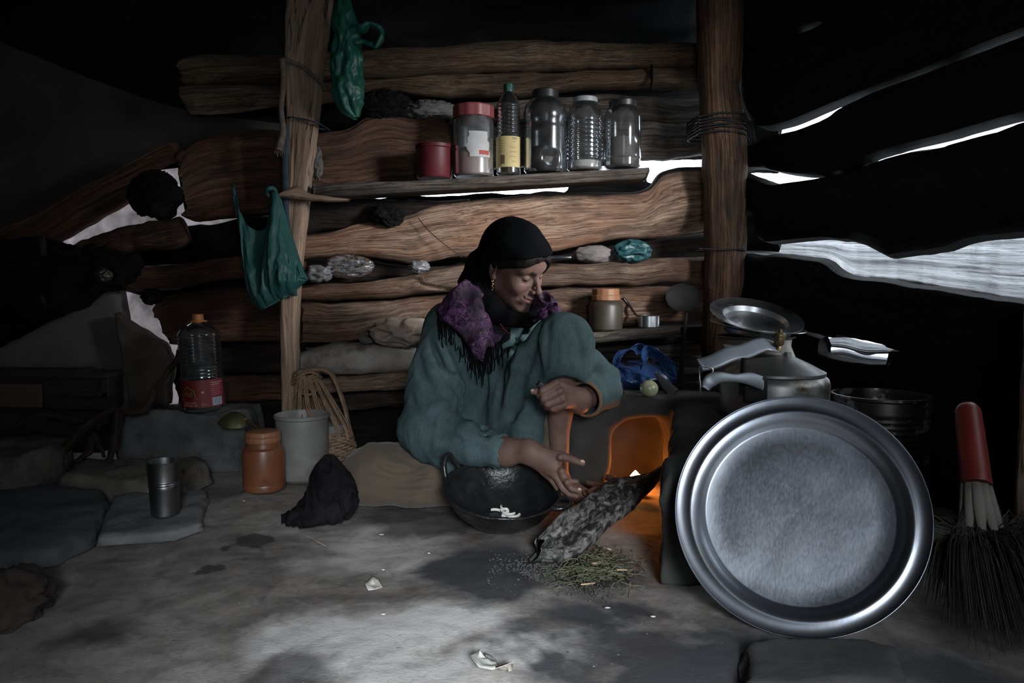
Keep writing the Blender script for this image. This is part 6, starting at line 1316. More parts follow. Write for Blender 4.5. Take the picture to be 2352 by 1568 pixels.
# ================================================================== SEATED PERSON
person = thing('person', 'person in a green tunic and black headscarf sitting on the floor reaching towards the fire', 'person', at(1085, 1120, 2.15)*V3(1, 1, 0))
w = at
HR = rotz(math.radians(53.0)) @ rotx(math.radians(25.0)) @ roty(math.radians(-9.0))
HC = V3(0.004, 2.17, 0.672); HS = 0.985
def to_head(P): return ((P - HC.astype(np.float32)) @ HR.astype(np.float32)) / HS      # world -> head local
def head_w(p): return HC + HS * (HR @ np.asarray(p, float))
def head_sdf(q):
    ax = np.abs(q[..., 0]); qs = np.stack([ax, q[..., 1], q[..., 2]], -1)
    d = sd_ell(q, (0, 0.012, 0.035), (0.072, 0.090, 0.086))
    d = smin(d, sd_ell(q, (0, -0.040, -0.030), (0.060, 0.052, 0.078)), 0.030)
    d = smin(d, sd_cap(qs, (0.050, 0.0, -0.055), (0.016, -0.066, -0.104), 0.014, 0.013), 0.028)      # jaw
    d = smin(d, sd_sph(q, (0, -0.073, -0.108), 0.0165), 0.022)                                       # chin
    d = smin(d, sd_ell(qs, (0.041, -0.062, -0.034), (0.020, 0.020, 0.018)), 0.020)                   # cheek
    d = smin(d, sd_cap(qs, (0.012, -0.084, 0.016), (0.044, -0.068, 0.019), 0.009, 0.009), 0.016)     # brow ridge
    d = smin(d, sd_ell(q, (0, -0.074, 0.040), (0.045, 0.018, 0.030)), 0.030)                         # forehead
    d = smax(d, -sd_ell(qs, (0.031, -0.096, -0.002), (0.0165, 0.016, 0.0125)), 0.012)                # sockets
    d = smin(d, sd_sph(qs, (0.0305, -0.0745, -0.003), 0.0132), 0.004)                                # lids
    d = smax(d, -sd_chain(qs, [(0.0185, -0.0805, -0.0080), (0.0240, -0.0855, -0.0095), (0.0305, -0.0872, -0.0100), (0.0370, -0.0853, -0.0095), (0.0430, -0.0790, -0.0075)], [0.0012, 0.0018, 0.0020, 0.0018, 0.0012]), 0.0025)  # lash line
    d = smax(d, -sd_chain(qs, [(0.018, -0.0905, 0.006), (0.030, -0.0905, 0.0085), (0.042, -0.0815, 0.006)], [0.0012, 0.0014, 0.001]), 0.003)          # lid crease
    d = smax(d, -sd_chain(qs, [(0.020, -0.089, -0.017), (0.032, -0.089, -0.020), (0.044, -0.079, -0.016)], [0.0010, 0.0012, 0.0008]), 0.005)          # under-eye
    # nose
    d = smin(d, sd_chain(q, [(0, -0.085, 0.012), (0, -0.0985, -0.010), (0, -0.1135, -0.034)], [0.0066, 0.0072, 0.0088]), 0.010)
    d = smin(d, sd_sph(q, (0, -0.1125, -0.0375), 0.0098), 0.006)
    d = smin(d, sd_ell(qs, (0.0125, -0.0985, -0.0405), (0.0075, 0.0105, 0.0080)), 0.006)
    d = smax(d, -sd_ell(qs, (0.0062, -0.1045, -0.0485), (0.0034, 0.0055, 0.0040)), 0.003)
    # muzzle and lips, with a gentle smile
    d = smin(d, sd_ell(q, (0, -0.078, -0.066), (0.032, 0.020, 0.026)), 0.016)
    d = smin(d, sd_chain(qs, [(0.0, -0.0985, -0.0645), (0.010, -0.0965, -0.0645), (0.026, -0.0805, -0.0630)], [0.0048, 0.0045, 0.0022]), 0.005)
    d = smin(d, sd_chain(qs, [(0.0, -0.0965, -0.0765), (0.011, -0.0935, -0.0755), (0.024, -0.0805, -0.0670)], [0.0058, 0.0052, 0.0022]), 0.005)
    d = smax(d, -sd_chain(qs, [(0.0, -0.1035, -0.0705), (0.011, -0.0995, -0.0700), (0.025, -0.0855, -0.0640)], [0.0018, 0.0018, 0.0012]), 0.0045)
    d = smax(d, -sd_chain(qs, [(0.0175, -0.0965, -0.036), (0.029, -0.0885, -0.050), (0.036, -0.080, -0.066)], [0.0022, 0.0032, 0.0018]), 0.014)        # smile fold
    # ears
    e = sd_ell(qs, (0.074, 0.014, -0.004), (0.0085, 0.019, 0.031), rotz(0.35))
    e = smax(e, -sd_ell(qs, (0.083, 0.009, 0.002), (0.008, 0.010, 0.018)), 0.006)
    e = smin(e, sd_sph(qs, (0.073, 0.004, -0.031), 0.0085), 0.008)
    d = smin(d, e, 0.005)
    d = smin(d, sd_cap(q, (0, 0.022, -0.06), (0, 0.052, -0.20), 0.050, 0.055), 0.03)
    return d * HS
def part_mesh(fn, lo, hi, h): return sdf_mesh(fn, lo, hi, h)
bx = HC
vh, fh = sdf_mesh(lambda P: head_sdf(to_head(P)), HC + V3(-0.15, -0.16, -0.20), HC + V3(0.16, 0.15, 0.14), 0.0020)
ql = to_head(vh.astype(np.float32)); qa = np.column_stack([np.abs(ql[:, 0]), ql[:, 1], ql[:, 2]]).astype(np.float32)
lip = np.clip(1 - np.minimum(sd_chain(qa, [(0.0, -0.100, -0.0650), (0.010, -0.098, -0.0650), (0.023, -0.084, -0.0640)], [0.0045, 0.0042, 0.002]), sd_chain(qa, [(0.0, -0.099, -0.0765), (0.011, -0.096, -0.0755), (0.022, -0.084, -0.0680)], [0.0055, 0.005, 0.002]))/0.003, 0, 1)*0.8
brow = np.clip(1 - sd_chain(qa, [(0.013, -0.095, 0.0145), (0.028, -0.0905, 0.020), (0.046, -0.074, 0.017)], [0.0032, 0.0040, 0.0022])/0.0035, 0, 1)
brow = np.maximum(brow, np.clip(1 - sd_chain(qa, [(0.0185, -0.0805, -0.0080), (0.0240, -0.0855, -0.0095), (0.0305, -0.0872, -0.0100), (0.0370, -0.0853, -0.0095), (0.0430, -0.0790, -0.0075)], [0.0018, 0.0026, 0.0028, 0.0028, 0.0024])/0.0018, 0, 1))
blush = np.clip(1 - sd_sph(qa, (0.040, -0.078, -0.038), 0.012)/0.016, 0, 1)*0.45 + np.clip(1 - sd_sph(qa, (0.0, -0.122, -0.040), 0.008)/0.012, 0, 1)*0.4

# ---- hands
def finger(P, pts, r): return sd_chain(P, pts, r)
W1, E1 = w(1208, 1032, 1.90), w(985, 985, 2.03)
def hand1(P):
    d = sd_cap(P, E1, w(1165, 1038, 1.925), 0.045, 0.036)
    d = smin(d, sd_cap(P, w(1160, 1038, 1.927), W1, 0.034, 0.0285), 0.02)
    pal = sd_cap(P, w(1222, 1040, 1.885), w(1272, 1075, 1.86), 0.0215, 0.0175)
    pal = smin(pal, sd_cap(P, w(1218, 1050, 1.893), w(1258, 1080, 1.88), 0.020, 0.0165), 0.02)
    pal = smin(pal, sd_cap(P, w(1225, 1036, 1.885), w(1278, 1052, 1.862), 0.018, 0.014), 0.02)
    d = smin(d, pal, 0.025)
    f1 = finger(P, [w(1252, 1042, 1.875), w(1287, 1046, 1.855), w(1315, 1055, 1.842), w(1337, 1064, 1.832)], [0.0135, 0.0115, 0.0098, 0.0078])
    f2 = finger(P, [w(1272, 1070, 1.862), w(1290, 1084, 1.845), w(1303, 1110, 1.828), w(1313, 1122, 1.824), w(1330, 1127, 1.826)], [0.0125, 0.0108, 0.0094, 0.0085, 0.0070])
    f3 = finger(P, [w(1262, 1080, 1.866), w(1278, 1094, 1.852), w(1293, 1120, 1.842), w(1306, 1133, 1.842), w(1324, 1138, 1.848)], [0.0125, 0.0108, 0.0094, 0.0085, 0.0070])
    f4 = finger(P, [w(1252, 1084, 1.878), w(1268, 1100, 1.870), w(1284, 1124, 1.866), w(1300, 1136, 1.868), w(1314, 1140, 1.872)], [0.012, 0.0102, 0.0088, 0.008, 0.0066])
    f5 = finger(P, [w(1268, 1070, 1.890), w(1290, 1090, 1.884), w(1308, 1104, 1.880), w(1324, 1106, 1.880)], [0.011, 0.0088, 0.0078, 0.0064])
    for f_ in (f1, f2, f3, f4, f5): d = smin(d, f_, 0.007)
    for a in ((1287, 1050, 1.842), (1303, 1108, 1.820), (1290, 1082, 1.836)): d = smin(d, sd_sph(P, w(*a), 0.0085), 0.006)
    return d
W2, E2 = w(1332, 922, 1.955), w(1400, 880, 2.12)
def hand2(P):
    d = sd_cap(P, E2, W2, 0.040, 0.030)
    pal = sd_cap(P, w(1326, 914, 1.945), w(1290, 893, 1.893), 0.0255, 0.020)
    pal = smin(pal, sd_cap(P, w(1326, 920, 1.945), w(1300, 922, 1.90), 0.024, 0.0175), 0.02)
    d = smin(d, pal, 0.025)
    fs = [([(1290, 886, 1.90), (1276, 882, 1.878), (1247, 897, 1.858), (1240, 908, 1.878), (1258, 912, 1.892)], [0.013, 0.0122, 0.0105, 0.0092, 0.008]),
          ([(1298, 900, 1.897), (1284, 899, 1.872), (1250, 915, 1.857), (1247, 923, 1.878), (1264, 924, 1.893)], [0.013, 0.0122, 0.0105, 0.0092, 0.008]),
          ([(1302, 915, 1.898), (1290, 916, 1.876), (1258, 928, 1.862), (1255, 934, 1.880), (1270, 934, 1.895)], [0.0125, 0.0118, 0.0100, 0.0088, 0.0078]),
          ([(1304, 928, 1.905), (1295, 930, 1.884), (1270, 938, 1.872), (1266, 940, 1.888), (1278, 940, 1.900)], [0.0115, 0.0105, 0.0090, 0.008, 0.007])]
    for p_, r_ in fs: d = smin(d, finger(P, [w(*a) for a in p_], r_), 0.0055)
    th = finger(P, [w(1312, 902, 1.925), w(1282, 893, 1.905), w(1250, 894, 1.892), w(1224, 899, 1.878)], [0.016, 0.0125, 0.0105, 0.0080])
    d = smin(d, th, 0.008)
    for a in ((1277, 880, 1.869), (1286, 898, 1.864), (1292, 915, 1.868), (1297, 930, 1.877)): d = smin(d, sd_sph(P, w(*a), 0.0085), 0.007)
    return d
K2, A2 = w(1296, 795, 2.00), w(1284, 1085, 2.03)
def leg2(P):
    d = sd_chain(P, [w(1150, 1020, 2.22), K2, w(1290, 900, 2.01), w(1284, 990, 2.02), A2], [0.075, 0.050, 0.044, 0.030, 0.026])
    foot = sd_chain(P, [A2 + V3(-0.01, 0.02, -0.04), w(1318, 1128, 1.99), w(1368, 1150, 1.95)], [0.030, 0.027, 0.016])
    d = smin(d, foot, 0.03)
    for k, (x, y) in enumerate([(1384, 1150), (1380, 1156), (1374, 1160), (1366, 1164), (1356, 1166)]):
        d = smin(d, sd_cap(P, w(x-18, y-4, 1.955-0.004*k), w(x, y, 1.935-0.004*k), 0.0085, 0.0075), 0.005)
    return np.maximum(d, 0.004-P[..., 2])
def core(P):
    d = sd_cap(P, w(1085, 1050, 2.26), w(1105, 800, 2.26), 0.10, 0.08)
    return smin(d, sd_cap(P, w(1015, 775, 2.19), E1, 0.05, 0.042), 0.04)
def bounds(pts, m): p = np.array(pts); return p.min(0)-m, p.max(0)+m
h1 = sdf_mesh(hand1, *bounds([w(1150, 1035, 1.93), w(1345, 1145, 1.81), w(1200, 1000, 1.93)], 0.03), 0.0022)
h2 = sdf_mesh(hand2, *bounds([w(1215, 870, 1.83), w(1350, 950, 1.99), w(1340, 880, 1.99)], 0.025), 0.0022)
l2 = sdf_mesh(leg2, *bounds([w(1220, 770, 2.2), w(1400, 1150, 1.9), w(1230, 1160, 2.1), w(1130, 1030, 2.24)], 0.05), 0.005)
cr_ = sdf_mesh(core, *bounds([w(960, 1010, 2.0), w(1230, 700, 2.4), w(1100, 1130, 2.3)], 0.13), 0.012)
body = join((vh, fh), h1, h2, l2, cr_)
z0 = np.zeros(len(body[0])); nh = len(vh)
def padded(a): r = z0.copy(); r[:nh] = a; return r
sm, nt, b = new_mat('skin'); MATS['skin'] = sm
vec = coords(nt)
sc_ = ramp(nt, noise(nt, vec, 22, 5, 0.6), [(0.35, (0.122, 0.068, 0.056)), (0.65, (0.168, 0.100, 0.083))]).outputs[0]
sc_ = mixc(nt, N(nt, 'ShaderNodeAttribute', attribute_name='blush').outputs['Fac'], sc_, (0.175, 0.083, 0.073))
sc_ = mixc(nt, N(nt, 'ShaderNodeAttribute', attribute_name='lip').outputs['Fac'], sc_, (0.14, 0.052, 0.05))
sc_ = mixc(nt, N(nt, 'ShaderNodeAttribute', attribute_name='brow').outputs['Fac'], sc_, (0.035, 0.022, 0.018))
nt.links.new(sc_, b.inputs['Base Color']); b.inputs['Roughness'].default_value = 0.58; b.inputs['Specular IOR Level'].default_value = 0.35
b.inputs['Subsurface Weight'].default_value = 0.12; b.inputs['Subsurface Radius'].default_value = (0.010, 0.004, 0.002)
p1 = bump(nt, b, noise(nt, vec, 90, 5, 0.6), 0.25, 0.0025); bump(nt, b, noise(nt, vec, 420, 3, 0.6), 0.2, 0.0008, p1)
bd = obj('body', body, sm, person, attrs={'lip': padded(lip), 'brow': padded(brow), 'blush': padded(blush)})
NAIL = pm('fingernail', (0.50, 0.36, 0.31), rough=0.3)
obj('fingernail', lump(w(1338, 1059, 1.826), (0.0062, 0.0035, 0.0040), seed=1, amp=0.02, nu=16, nv=10, R=roty(0.3)), NAIL, bd)
obj('fingernail', lump(w(1331, 1123, 1.820), (0.0050, 0.003, 0.0036), seed=1, amp=0.02, nu=16, nv=10, R=roty(0.2)), NAIL, bd)
obj('fingernail', lump(w(1223, 896, 1.871), (0.0052, 0.003, 0.0036), seed=1, amp=0.02, nu=16, nv=10), NAIL, bd)

# ---- clothes
def foldn(P, sx, sy, sz, seed, w_=1.5):
    n = vnoise(P[..., 0]*6, P[..., 1]*6, P[..., 2]*6, seed=seed)
    return 1 - 2*np.abs(vnoise(P[..., 0]*sx + w_*n, P[..., 1]*sy + n, P[..., 2]*sz + w_*n, seed=seed+1))
def tunic_base(P):
    d = sd_cap(P, w(1085, 1065, 2.27), w(1100, 850, 2.25), 0.150, 0.140)
    d = smin(d, sd_chain(P, [w(1035, 752, 2.21), w(1110, 735, 2.25), w(1225, 752, 2.26)], [0.062, 0.062, 0.058]), 0.06)
    # near sleeve
    d = smin(d, sd_chain(P, [w(1030, 765, 2.19), w(1005, 870, 2.12), w(985, 980, 2.035)], [0.072, 0.082, 0.072]), 0.05)
    slv = sd_chain(P, [w(985, 985, 2.03), w(1060, 1012, 1.975), w(1148, 1036, 1.925)], [0.070, 0.058, 0.047])
    d = smin(d, slv, 0.025)
    d = smin(d, sd_cap(P, w(960, 985, 2.06), w(1010, 1045, 2.03), 0.040, 0.035), 0.05)
    # raised knee tented under the cloth
    d = smin(d, sd_chain(P, [w(1150, 985, 2.22), w(1235, 870, 2.08), w(1292, 790, 1.985)], [0.125, 0.095, 0.078]), 0.04)
    d = smin(d, sd_chain(P, [w(1292, 790, 1.985), w(1302, 838, 1.985)], [0.078, 0.070]), 0.03)
    d = smin(d, sd_chain(P, [w(1228, 860, 2.03), w(1215, 960, 2.04), w(1195, 1075, 2.06)], [0.045, 0.050, 0.055]), 0.035)
    # far sleeve coming round the knee
    d = smin(d, sd_chain(P, [w(1235, 775, 2.25), w(1345, 850, 2.14), w(1392, 888, 2.07)], [0.07, 0.062, 0.056]), 0.03)
    d = smin(d, sd_chain(P, [w(1392, 888, 2.07), w(1352, 912, 1.985)], [0.056, 0.050]), 0.02)
    # skirt over hips and folded thigh
    d = smin(d, sd_ell(P, w(1065, 1085, 2.20), (0.20, 0.17, 0.085)), 0.05)
    d = smin(d, sd_cap(P, w(1100, 1080, 2.12), w(950, 1050, 2.16), 0.070, 0.050), 0.04)
    d = smin(d, sd_cap(P, w(1050, 1085, 2.05), w(1195, 1090, 2.03), 0.045, 0.040), 0.04)
    return d
CREASES = [([(1018, 775), (1050, 822), (1072, 879), (1078, 945)], 0.011), ([(990, 785), (1018, 848), (1062, 912)], 0.009), ([(964, 815), (970, 860), (1008, 905)], 0.008), ([(1226, 732), (1177, 806), (1150, 858), (1144, 925)], 0.012),
           ([(1236, 750), (1210, 822), (1182, 921), (1162, 1000)], 0.015), ([(1160, 806), (1170, 818)], 0.010), ([(1050, 925), (1064, 955), (1092, 966), (1122, 1004)], 0.007), ([(1000, 990), (1050, 1010), (1100, 1030)], 0.006), ([(1110, 860), (1100, 930), (1098, 975)], 0.012),
           ([(1232, 800), (1230, 850), (1215, 960)], 0.010), ([(945, 905), (960, 950), (1000, 975)], 0.006), ([(1262, 742), (1256, 800), (1254, 850)], 0.003), ([(1318, 748), (1332, 800), (1338, 848)], 0.004), ([(1040, 860), (1056, 905)], 0.007)]
RIDGES = [([(1040, 775), (1068, 830), (1090, 890), (1094, 945)], 0.011), ([(1222, 735), (1190, 780), (1140, 830), (1120, 900)], 0.012), ([(1204, 780), (1182, 860), (1164, 930)], 0.010), ([(1005, 790), (1036, 850), (1066, 890)], 0.008), ([(998, 938), (1040, 925), (1060, 930)], 0.006)]
def surf(px, py, fn, y0=1.85, y1=2.4):
    Yv = np.linspace(y0, y1, 220); PP = np.array([at(px, py, yv) for yv in Yv], dtype=np.float32); dd = fn(PP)
    return PP[int(np.argmax(dd < 0)) if (dd < 0).any() else 110].astype(float)
def on_cloth(L): return [([surf(x, y, tunic_base) for x, y in interp_poly([(a, b2, 0) for a, b2 in pts], 7)[:, :2]], r_) for pts, r_ in L]
RIDGE3, CREASE3 = on_cloth(RIDGES), on_cloth(CREASES)
def tunic(P):
    d = tunic_base(P)
    tp = np.array([0.3, 0.8, 1.0, 1.0, 1.0, 0.8, 0.3])
    for pts, r_ in RIDGE3: d = smin(d, sd_chain(P, pts, tp*r_), 0.022)
    for pts, r_ in CREASE3: d = smax(d, -sd_chain(P, [q + V3(0, -0.002, 0) for q in pts], tp*r_*1.5), 0.020)
    msk = np.clip((np.minimum(np.linalg.norm(P - w(1297, 800, 1.99).astype(np.float32), axis=-1), np.linalg.norm(P - w(1375, 895, 2.02).astype(np.float32), axis=-1)) - 0.07)/0.10, 0.12, 1)
    d = d - 0.0060*msk*foldn(P, 12, 8, 3.5, 21, 2.2) - 0.0025*foldn(P, 34, 30, 16, 27)
    # hollow cuffs
    d = smax(d, -sd_cap(P, w(1128, 1031, 1.937), w(1190, 1046, 1.90), 0.037, 0.044), 0.006)
    d = smax(d, -sd_cap(P, w(1368, 903, 2.02), w(1318, 928, 1.92), 0.034, 0.050), 0.006)
    # open space below the tented knee, hem at hand height
    d = smax(d, -sd_ell(P, w(1297, 930, 1.955), (0.062, 0.10, 0.083)), 0.012)
    d = smax(d, -sd_cap(P, w(1300, 925, 2.0), w(1285, 1080, 2.0), 0.045, 0.055), 0.015)
    # neck opening
    return np.maximum(d, 0.006-P[..., 2])
TUN = pm('green_tweed', (0.060, 0.115, 0.115), (0.085, 0.155, 0.150), scale=7, rough=0.92, sheen=0.3, spec=0.2)
def tweed():
    m, nt, b = new_mat('green_handloom_wool'); vec = coords(nt)
    base = ramp(nt, noise(nt, vec, 5, 5, 0.6), [(0.35, (0.048, 0.076, 0.080)), (0.65, (0.086, 0.130, 0.136))]).outputs[0]
    sl = noise(nt, coords(nt, None, (60, 25, 6), rot=(0, 0.15, 0)), 6, 4, 0.7)
    col = mixc(nt, 0.65, base, ramp(nt, sl, [(0.3, 0.55), (0.65, 1.15)]).outputs[0], 'MULTIPLY')
    sl2 = noise(nt, coords(nt, None, (6, 25, 70)), 7, 3, 0.7)
    col = mixc(nt, 0.5, col, ramp(nt, sl2, [(0.3, 0.65), (0.65, 1.1)]).outputs[0], 'MULTIPLY')
    nt.links.new(col, b.inputs['Base Color']); b.inputs['Roughness'].default_value = 0.95; b.inputs['Specular IOR Level'].default_value = 0.08
    p1 = bump(nt, b, sl, 0.25, 0.002); bump(nt, b, noise(nt, vec, 600, 3, 0.6), 0.35, 0.0008, p1); return m
TW = tweed()
lo, hi = bounds([w(925, 690, 2.3), w(1420, 1120, 1.85), w(880, 1060, 2.3), w(1100, 700, 2.43)], 0.03); lo[2] = -0.005
tn_o = obj('tunic', sdf_mesh(tunic, lo, hi, 0.0062), TW, person)
# stitched cuff rims
OCH = pm('ochre_trim', (0.15, 0.075, 0.04), (0.20, 0.105, 0.058), scale=40, rough=0.9)
def ring(c_, ax_, r1, rad, n=60, e=1.0):
    ax_ = norm(ax_); u = norm(np.cross(ax_, V3(0, 0, 1))); v_ = np.cross(u, ax_); a = np.linspace(0, 2*np.pi, n)
    return tube([np.asarray(c_) + u*r1*e*math.cos(t_) + v_*r1*math.sin(t_) for t_ in a], rad, 8, cap=False)
obj('cuff_trim', ring(w(1344, 916, 1.965), w(1318, 928, 1.92)-w(1368, 903, 2.02), 0.0465, 0.0045), OCH, tn_o, label='ochre stitched cuff edge')
obj('cuff_trim', ring(w(1149, 1036, 1.9245), w(1190, 1046, 1.90)-w(1128, 1031, 1.937), 0.0435, 0.0052), pm('pale_stitch', (0.05, 0.075, 0.07), (0.11, 0.13, 0.11), scale=120, rough=0.9), tn_o)

def trousers_base(P):
    d = sd_chain(P, [w(1085, 1085, 2.26), w(930, 1088, 2.12), w(860, 1092, 2.06)], [0.095, 0.088, 0.082])
    d = smin(d, sd_chain(P, [w(858, 1094, 2.055), w(960, 1110, 2.035), w(1070, 1128, 2.06)], [0.078, 0.068, 0.045]), 0.03)
    d = smin(d, sd_chain(P, [w(1150, 1030, 2.25), w(1290, 880, 2.06), w(1262, 950, 2.05), w(1258, 1035, 2.05)], [0.07, 0.040, 0.028, 0.030]), 0.02)
    return d
TCR = [([surf(x, y, trousers_base) for x, y in interp_poly([(a, b2, 0) for a, b2 in pts], 7)[:, :2]], r_) for pts, r_ in [([(870, 1066), (915, 1082), (985, 1066)], 0.006), ([(905, 1048), (945, 1062), (1000, 1062)], 0.005), ([(850, 1092), (905, 1106), (985, 1092)], 0.005), ([(870, 1122), (930, 1130), (990, 1122)], 0.005)]]
def trousers(P):
    q = P; d = trousers_base(P)
    d = d - 0.007*foldn(q, 9, 16, 22, 31) - 0.0025*foldn(q, 22, 30, 40, 35)
    for pts, r_ in TCR: d = smax(d, -sd_chain(q, pts, np.array([0.3, 0.8, 1.0, 1.0, 1.0, 0.8, 0.3])*r_*1.6), 0.014)
    return np.maximum(d, 0.003-P[..., 2])
lo, hi = bounds([w(785, 1010, 2.05), w(1300, 870, 2.1), w(1100, 1160, 1.95), w(1000, 1100, 2.3)], 0.04); lo[2] = -0.004
obj('trousers', sdf_mesh(trousers, lo, hi, 0.006), pm('brown_cotton', (0.070, 0.050, 0.036), (0.100, 0.074, 0.054), scale=7, rough=0.95, bmp=0.3, bscale=300, bdist=0.0008, sheen=0.15, dirt=(0.045, 0.031, 0.022), dirt_scale=5), person)

# hair and headscarf in head space
def plane_s(q, y0, zz0, y1, zz1):
    n2 = norm(V3(-(zz1-zz0), (y1-y0), 0)); n_ = (n2[0], n2[1])
    return (q[..., 1]-y0)*n_[0] + (q[..., 2]-zz0)*n_[1]        # positive above/behind the line
def cran(q, e): 
    d = sd_ell(q, (0, 0.012, 0.035), (0.072+e, 0.090+e, 0.086+e)); d = smin(d, sd_ell(q, (0, -0.060, 0.045), (0.050+e, 0.032+e, 0.034+e)), 0.03); return d
def hair(P):
    q = to_head(P); d = cran(q, 0.0095)
    above = np.minimum(plane_s(q, -0.100, 0.058, 0.030, -0.010) + 0.010*np.exp(-((np.abs(q[..., 0])-0.05)/0.03)**2), 1.0)
    d = np.maximum(d, -above) - 0.0030*foldn(q, 60, 14, 30, 3)
    lock = sd_chain(q, [(0.035, -0.090, 0.055), (0.052, -0.082, 0.030), (0.060, -0.070, 0.004), (0.056, -0.066, -0.016)], [0.010, 0.009, 0.006, 0.002])
    return smin(d, lock, 0.006)*HS
obj('hair', sdf_mesh(hair, HC + V3(-0.16, -0.16, -0.10), HC + V3(0.16, 0.16, 0.15), 0.0028), pm('dark_hair', (0.006, 0.005, 0.0045), (0.016, 0.012, 0.010), scale=40, rough=0.55, spec=0.15, stretch=(1, 1, 0.3)), person)
def scarf(P):
    q = to_head(P); d = cran(q, 0.018)
    d = smin(d, sd_ell(q, (0, 0.045, -0.005), (0.074, 0.070, 0.075)), 0.03)
    edge = plane_s(q, -0.118, 0.078, 0.050, 0.002)
    keep = np.maximum(edge, np.minimum(q[..., 1]-0.026, 1.0))
    d = smax(d, -keep, 0.006) - 0.002*foldn(q, 14, 14, 14, 5)
    d = d*HS
    # cloth falling behind the ear, wrapping the throat and lying on the chest
    wr = sd_chain(P, [w(1104, 600, 2.22), w(1098, 650, 2.21), w(1104, 685, 2.17), w(1135, 712, 2.115), w(1172, 730, 2.09), w(1204, 736, 2.09)], [0.040, 0.044, 0.038, 0.027, 0.022, 0.016])
    wr = smin(wr, sd_chain(P, [w(1080, 655, 2.22), w(1085, 690, 2.18), w(1115, 716, 2.12), w(1165, 738, 2.095)], [0.034, 0.034, 0.026, 0.012]), 0.02)
    wr = smin(wr, sd_chain(P, [w(1212, 738, 2.10), w(1236, 716, 2.13), w(1246, 684, 2.17)], [0.016, 0.016, 0.013]), 0.02)
    wr = smin(wr, sd_chain(P, [w(1110, 660, 2.28), w(1180, 680, 2.30), w(1236, 700, 2.24)], [0.05, 0.052, 0.030]), 0.03)
    wr = wr - 0.0055*foldn(P, 20, 14, 26, 41)
    wr = smax(wr, -(head_sdf(q) - 0.004), 0.006)
    return smin(d, wr, 0.018)
SCF = pm('black_scarf_cloth', (0.003, 0.0032, 0.0038), (0.0055, 0.0058, 0.0068), scale=9, rough=0.95, bmp=0.3, bscale=350, bdist=0.0006, spec=0.03)
obj('headscarf', sdf_mesh(scarf, *bounds([w(1060, 490, 2.3), w(1290, 770, 2.0), w(1060, 770, 2.35)], 0.03), 0.0042), SCF, person)
# purple shawl on the shoulders with a black fringe
def poly2(P, pts):
    """signed distance in the x/z plane to a polygon given in photo pixels at depth 2.1"""
    v_ = np.array([at(x, y, 2.1) for x, y in pts])[:, [0, 2]]; p = np.stack([P[..., 0]*2.1/P[..., 1], (P[..., 2]-CAM_H)*2.1/P[..., 1] + CAM_H], -1)
    d = np.full(p.shape[:-1], 1e9); s = np.ones(p.shape[:-1]); n_ = len(v_)
    for i in range(n_):
        a, b2 = v_[i], v_[i-1]; e = b2-a; ww = p-a
        t_ = np.clip((ww @ e)/(e @ e), 0, 1); bq = ww - t_[..., None]*e
        d = np.minimum(d, (bq**2).sum(-1))
        c1 = p[..., 1] >= a[1]; c2 = p[..., 1] < b2[1]; c3 = e[0]*ww[..., 1] > e[1]*ww[..., 0]
        s = np.where((c1 & c2 & c3) | (~c1 & ~c2 & ~c3), -s, s)
    return np.sqrt(d)*s
SH1 = [(1068, 640), (1100, 660), (1128, 690), (1170, 735), (1172, 752), (1148, 784), (1120, 800), (1108, 828), (1086, 818), (1070, 782), (1040, 752), (1012, 735), (1004, 712), (1020, 685)]
SH2 = [(1222, 664), (1262, 672), (1280, 694), (1294, 724), (1262, 732), (1226, 738)]
def shawl(P):
    b0 = tunic_base(P)
    b0 = smin(b0, sd_chain(P, [w(1060, 690, 2.18), w(1085, 760, 2.105), w(1105, 815, 2.09)], [0.05, 0.030, 0.016]), 0.03)
    b0 = smin(b0, sd_chain(P, [w(1240, 690, 2.20), w(1270, 715, 2.16)], [0.035, 0.03]), 0.03)
    d = np.abs(b0 - 0.024 - 0.009*foldn(P, 30, 22, 7, 51)) - 0.0045
    m1 = np.maximum(np.minimum(poly2(P, SH1), poly2(P, SH2)), P[..., 1]-2.30)
    return smax(d, m1 - 0.005*vnoise(P[..., 0]*60, P[..., 1]*60, P[..., 2]*60, seed=3), 0.004)
def shawl_mat():
    m, nt, b = new_mat('purple_brocade'); vec = coords(nt)
    n1 = noise(nt, vec, 58, 5, 0.65, 1.8)
    col = ramp(nt, n1, [(0.43, (0.010, 0.006, 0.012)), (0.53, (0.085, 0.032, 0.088)), (0.68, (0.155, 0.066, 0.158))]).outputs[0]
    col = mixc(nt, ramp(nt, noise(nt, coords(nt, None, loc=(4, 2, 1)), 9, 3), [(0.50, 0.0), (0.62, 0.85)]).outputs[0], col, (0.012, 0.008, 0.014))
    nt.links.new(col, b.inputs['Base Color']); b.inputs['Roughness'].default_value = 0.6; b.inputs['Specular IOR Level'].default_value = 0.3
    bump(nt, b, n1, 0.4, 0.003); return m
shl = obj('shawl', sdf_mesh(shawl, *bounds([w(995, 640, 2.3), w(1300, 835, 2.05), w(1000, 835, 2.32)], 0.02), 0.0036), shawl_mat(), person, label='purple patterned shawl')
rf = random.Random(8); edge_pts = [(1004, 714), (1012, 738), (1040, 756), (1068, 784), (1084, 820), (1106, 830), (1120, 802), (1148, 786), (1170, 756)]
ep_ = interp_poly([(x, y, 0) for x, y in edge_pts], 64)
FR = pm('black_fringe', (0.006, 0.0055, 0.007), rough=0.9, spec=0.05)
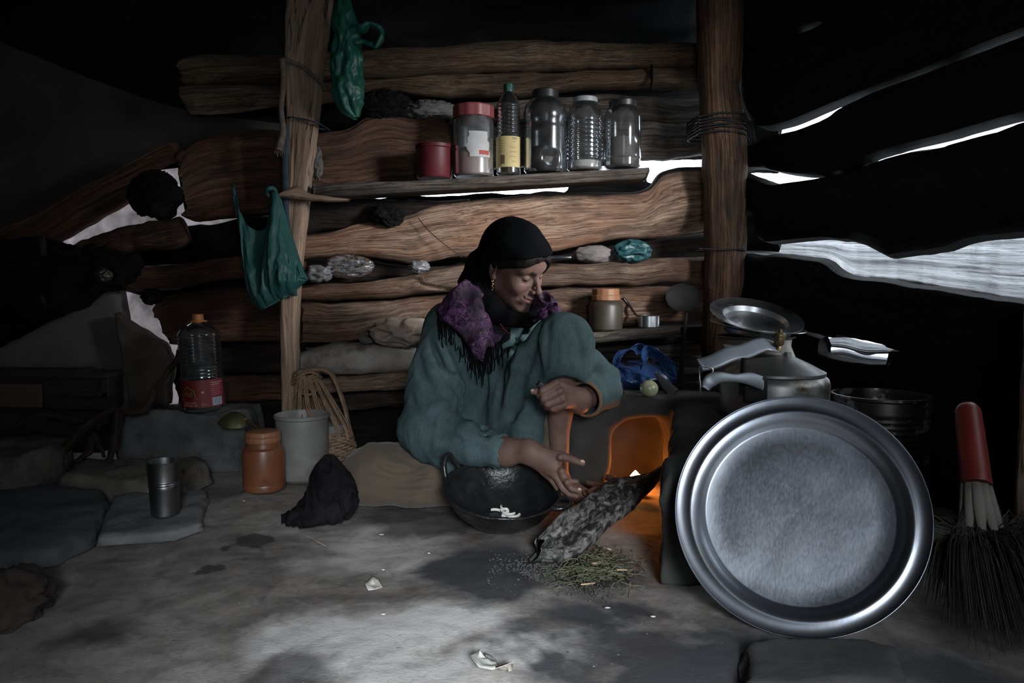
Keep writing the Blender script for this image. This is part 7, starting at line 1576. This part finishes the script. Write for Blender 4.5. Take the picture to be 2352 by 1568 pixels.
for k, (x, y, _) in enumerate(ep_):
    L = rf.uniform(30, 66); Yf = 2.085 + 0.0009*max(0, 1080-x)*0.9 - 0.012
    # keep the threads on the cloth surface
    pts = []
    for s in np.linspace(0, 1, 5):
        px, py = x + rf.uniform(-3, 3)*s + 3*s, y - 3 + L*s
        Yv = np.linspace(1.98, 2.26, 140); PP = np.array([at(px, py, yv) for yv in Yv], dtype=np.float32)
        dd = tunic_base(PP); i0 = int(np.argmax(dd < 0.012)) if (dd < 0.012).any() else 60
        pts.append(PP[i0].astype(float))
    obj('fringe_thread', tube(pts, [0.0022, 0.002, 0.0017, 0.0015, 0.0012], 5, 10), FR, shl)
GOLDM = pm('gold_jewellery', (0.62, 0.42, 0.14), (0.70, 0.50, 0.20), scale=30, rough=0.25, metal=1.0)
er = head_w((-0.078, 0.002, -0.038))
e_ = obj('earring', ring(er + V3(0, 0, -0.004), V3(1, 0.4, 0), 0.0055, 0.0016, 24), GOLDM, person, label='gold drop earring')
for k in range(4): obj('bead', lump(er + V3(0.001*(-1)**k, -0.001, -0.012-0.0058*k), (0.0030-0.0003*k,)*3, seed=2, amp=0.02, nu=12, nv=8), GOLDM, e_)
neck = [w(1150, 745, 2.055), w(1160, 758, 2.05), w(1172, 768, 2.05)]
for k, q_ in enumerate(interp_poly(np.array(neck), 7)): obj('necklace_bead', lump(q_, (0.0024,)*3, seed=2, amp=0.02, nu=10, nv=8), pm('red_bead', (0.13, 0.012, 0.012), rough=0.35), person)

# the small knife held in the raised fist
t = thing('paring_knife', 'small dark-handled knife gripped in the raised fist', 'knife', w(1250, 900, 1.88))
a_, b_ = w(1235, 879, 1.862), w(1280, 915, 1.890)
obj('handle', tube([a_, a_ + (b_-a_)*0.03, (a_+b_)/2, b_], [0.0075, 0.0085, 0.008, 0.0075], 14, 16), pm('knife_handle', (0.05, 0.048, 0.05), (0.09, 0.085, 0.088), scale=30, rough=0.35, metal=0.4), t)
obj('blade', tube([b_, b_ + norm(b_-a_)*0.03, b_ + norm(b_-a_)*0.07], [0.007, 0.007, 0.002], 8, 10, flat=0.15), STEEL_DULL, t)
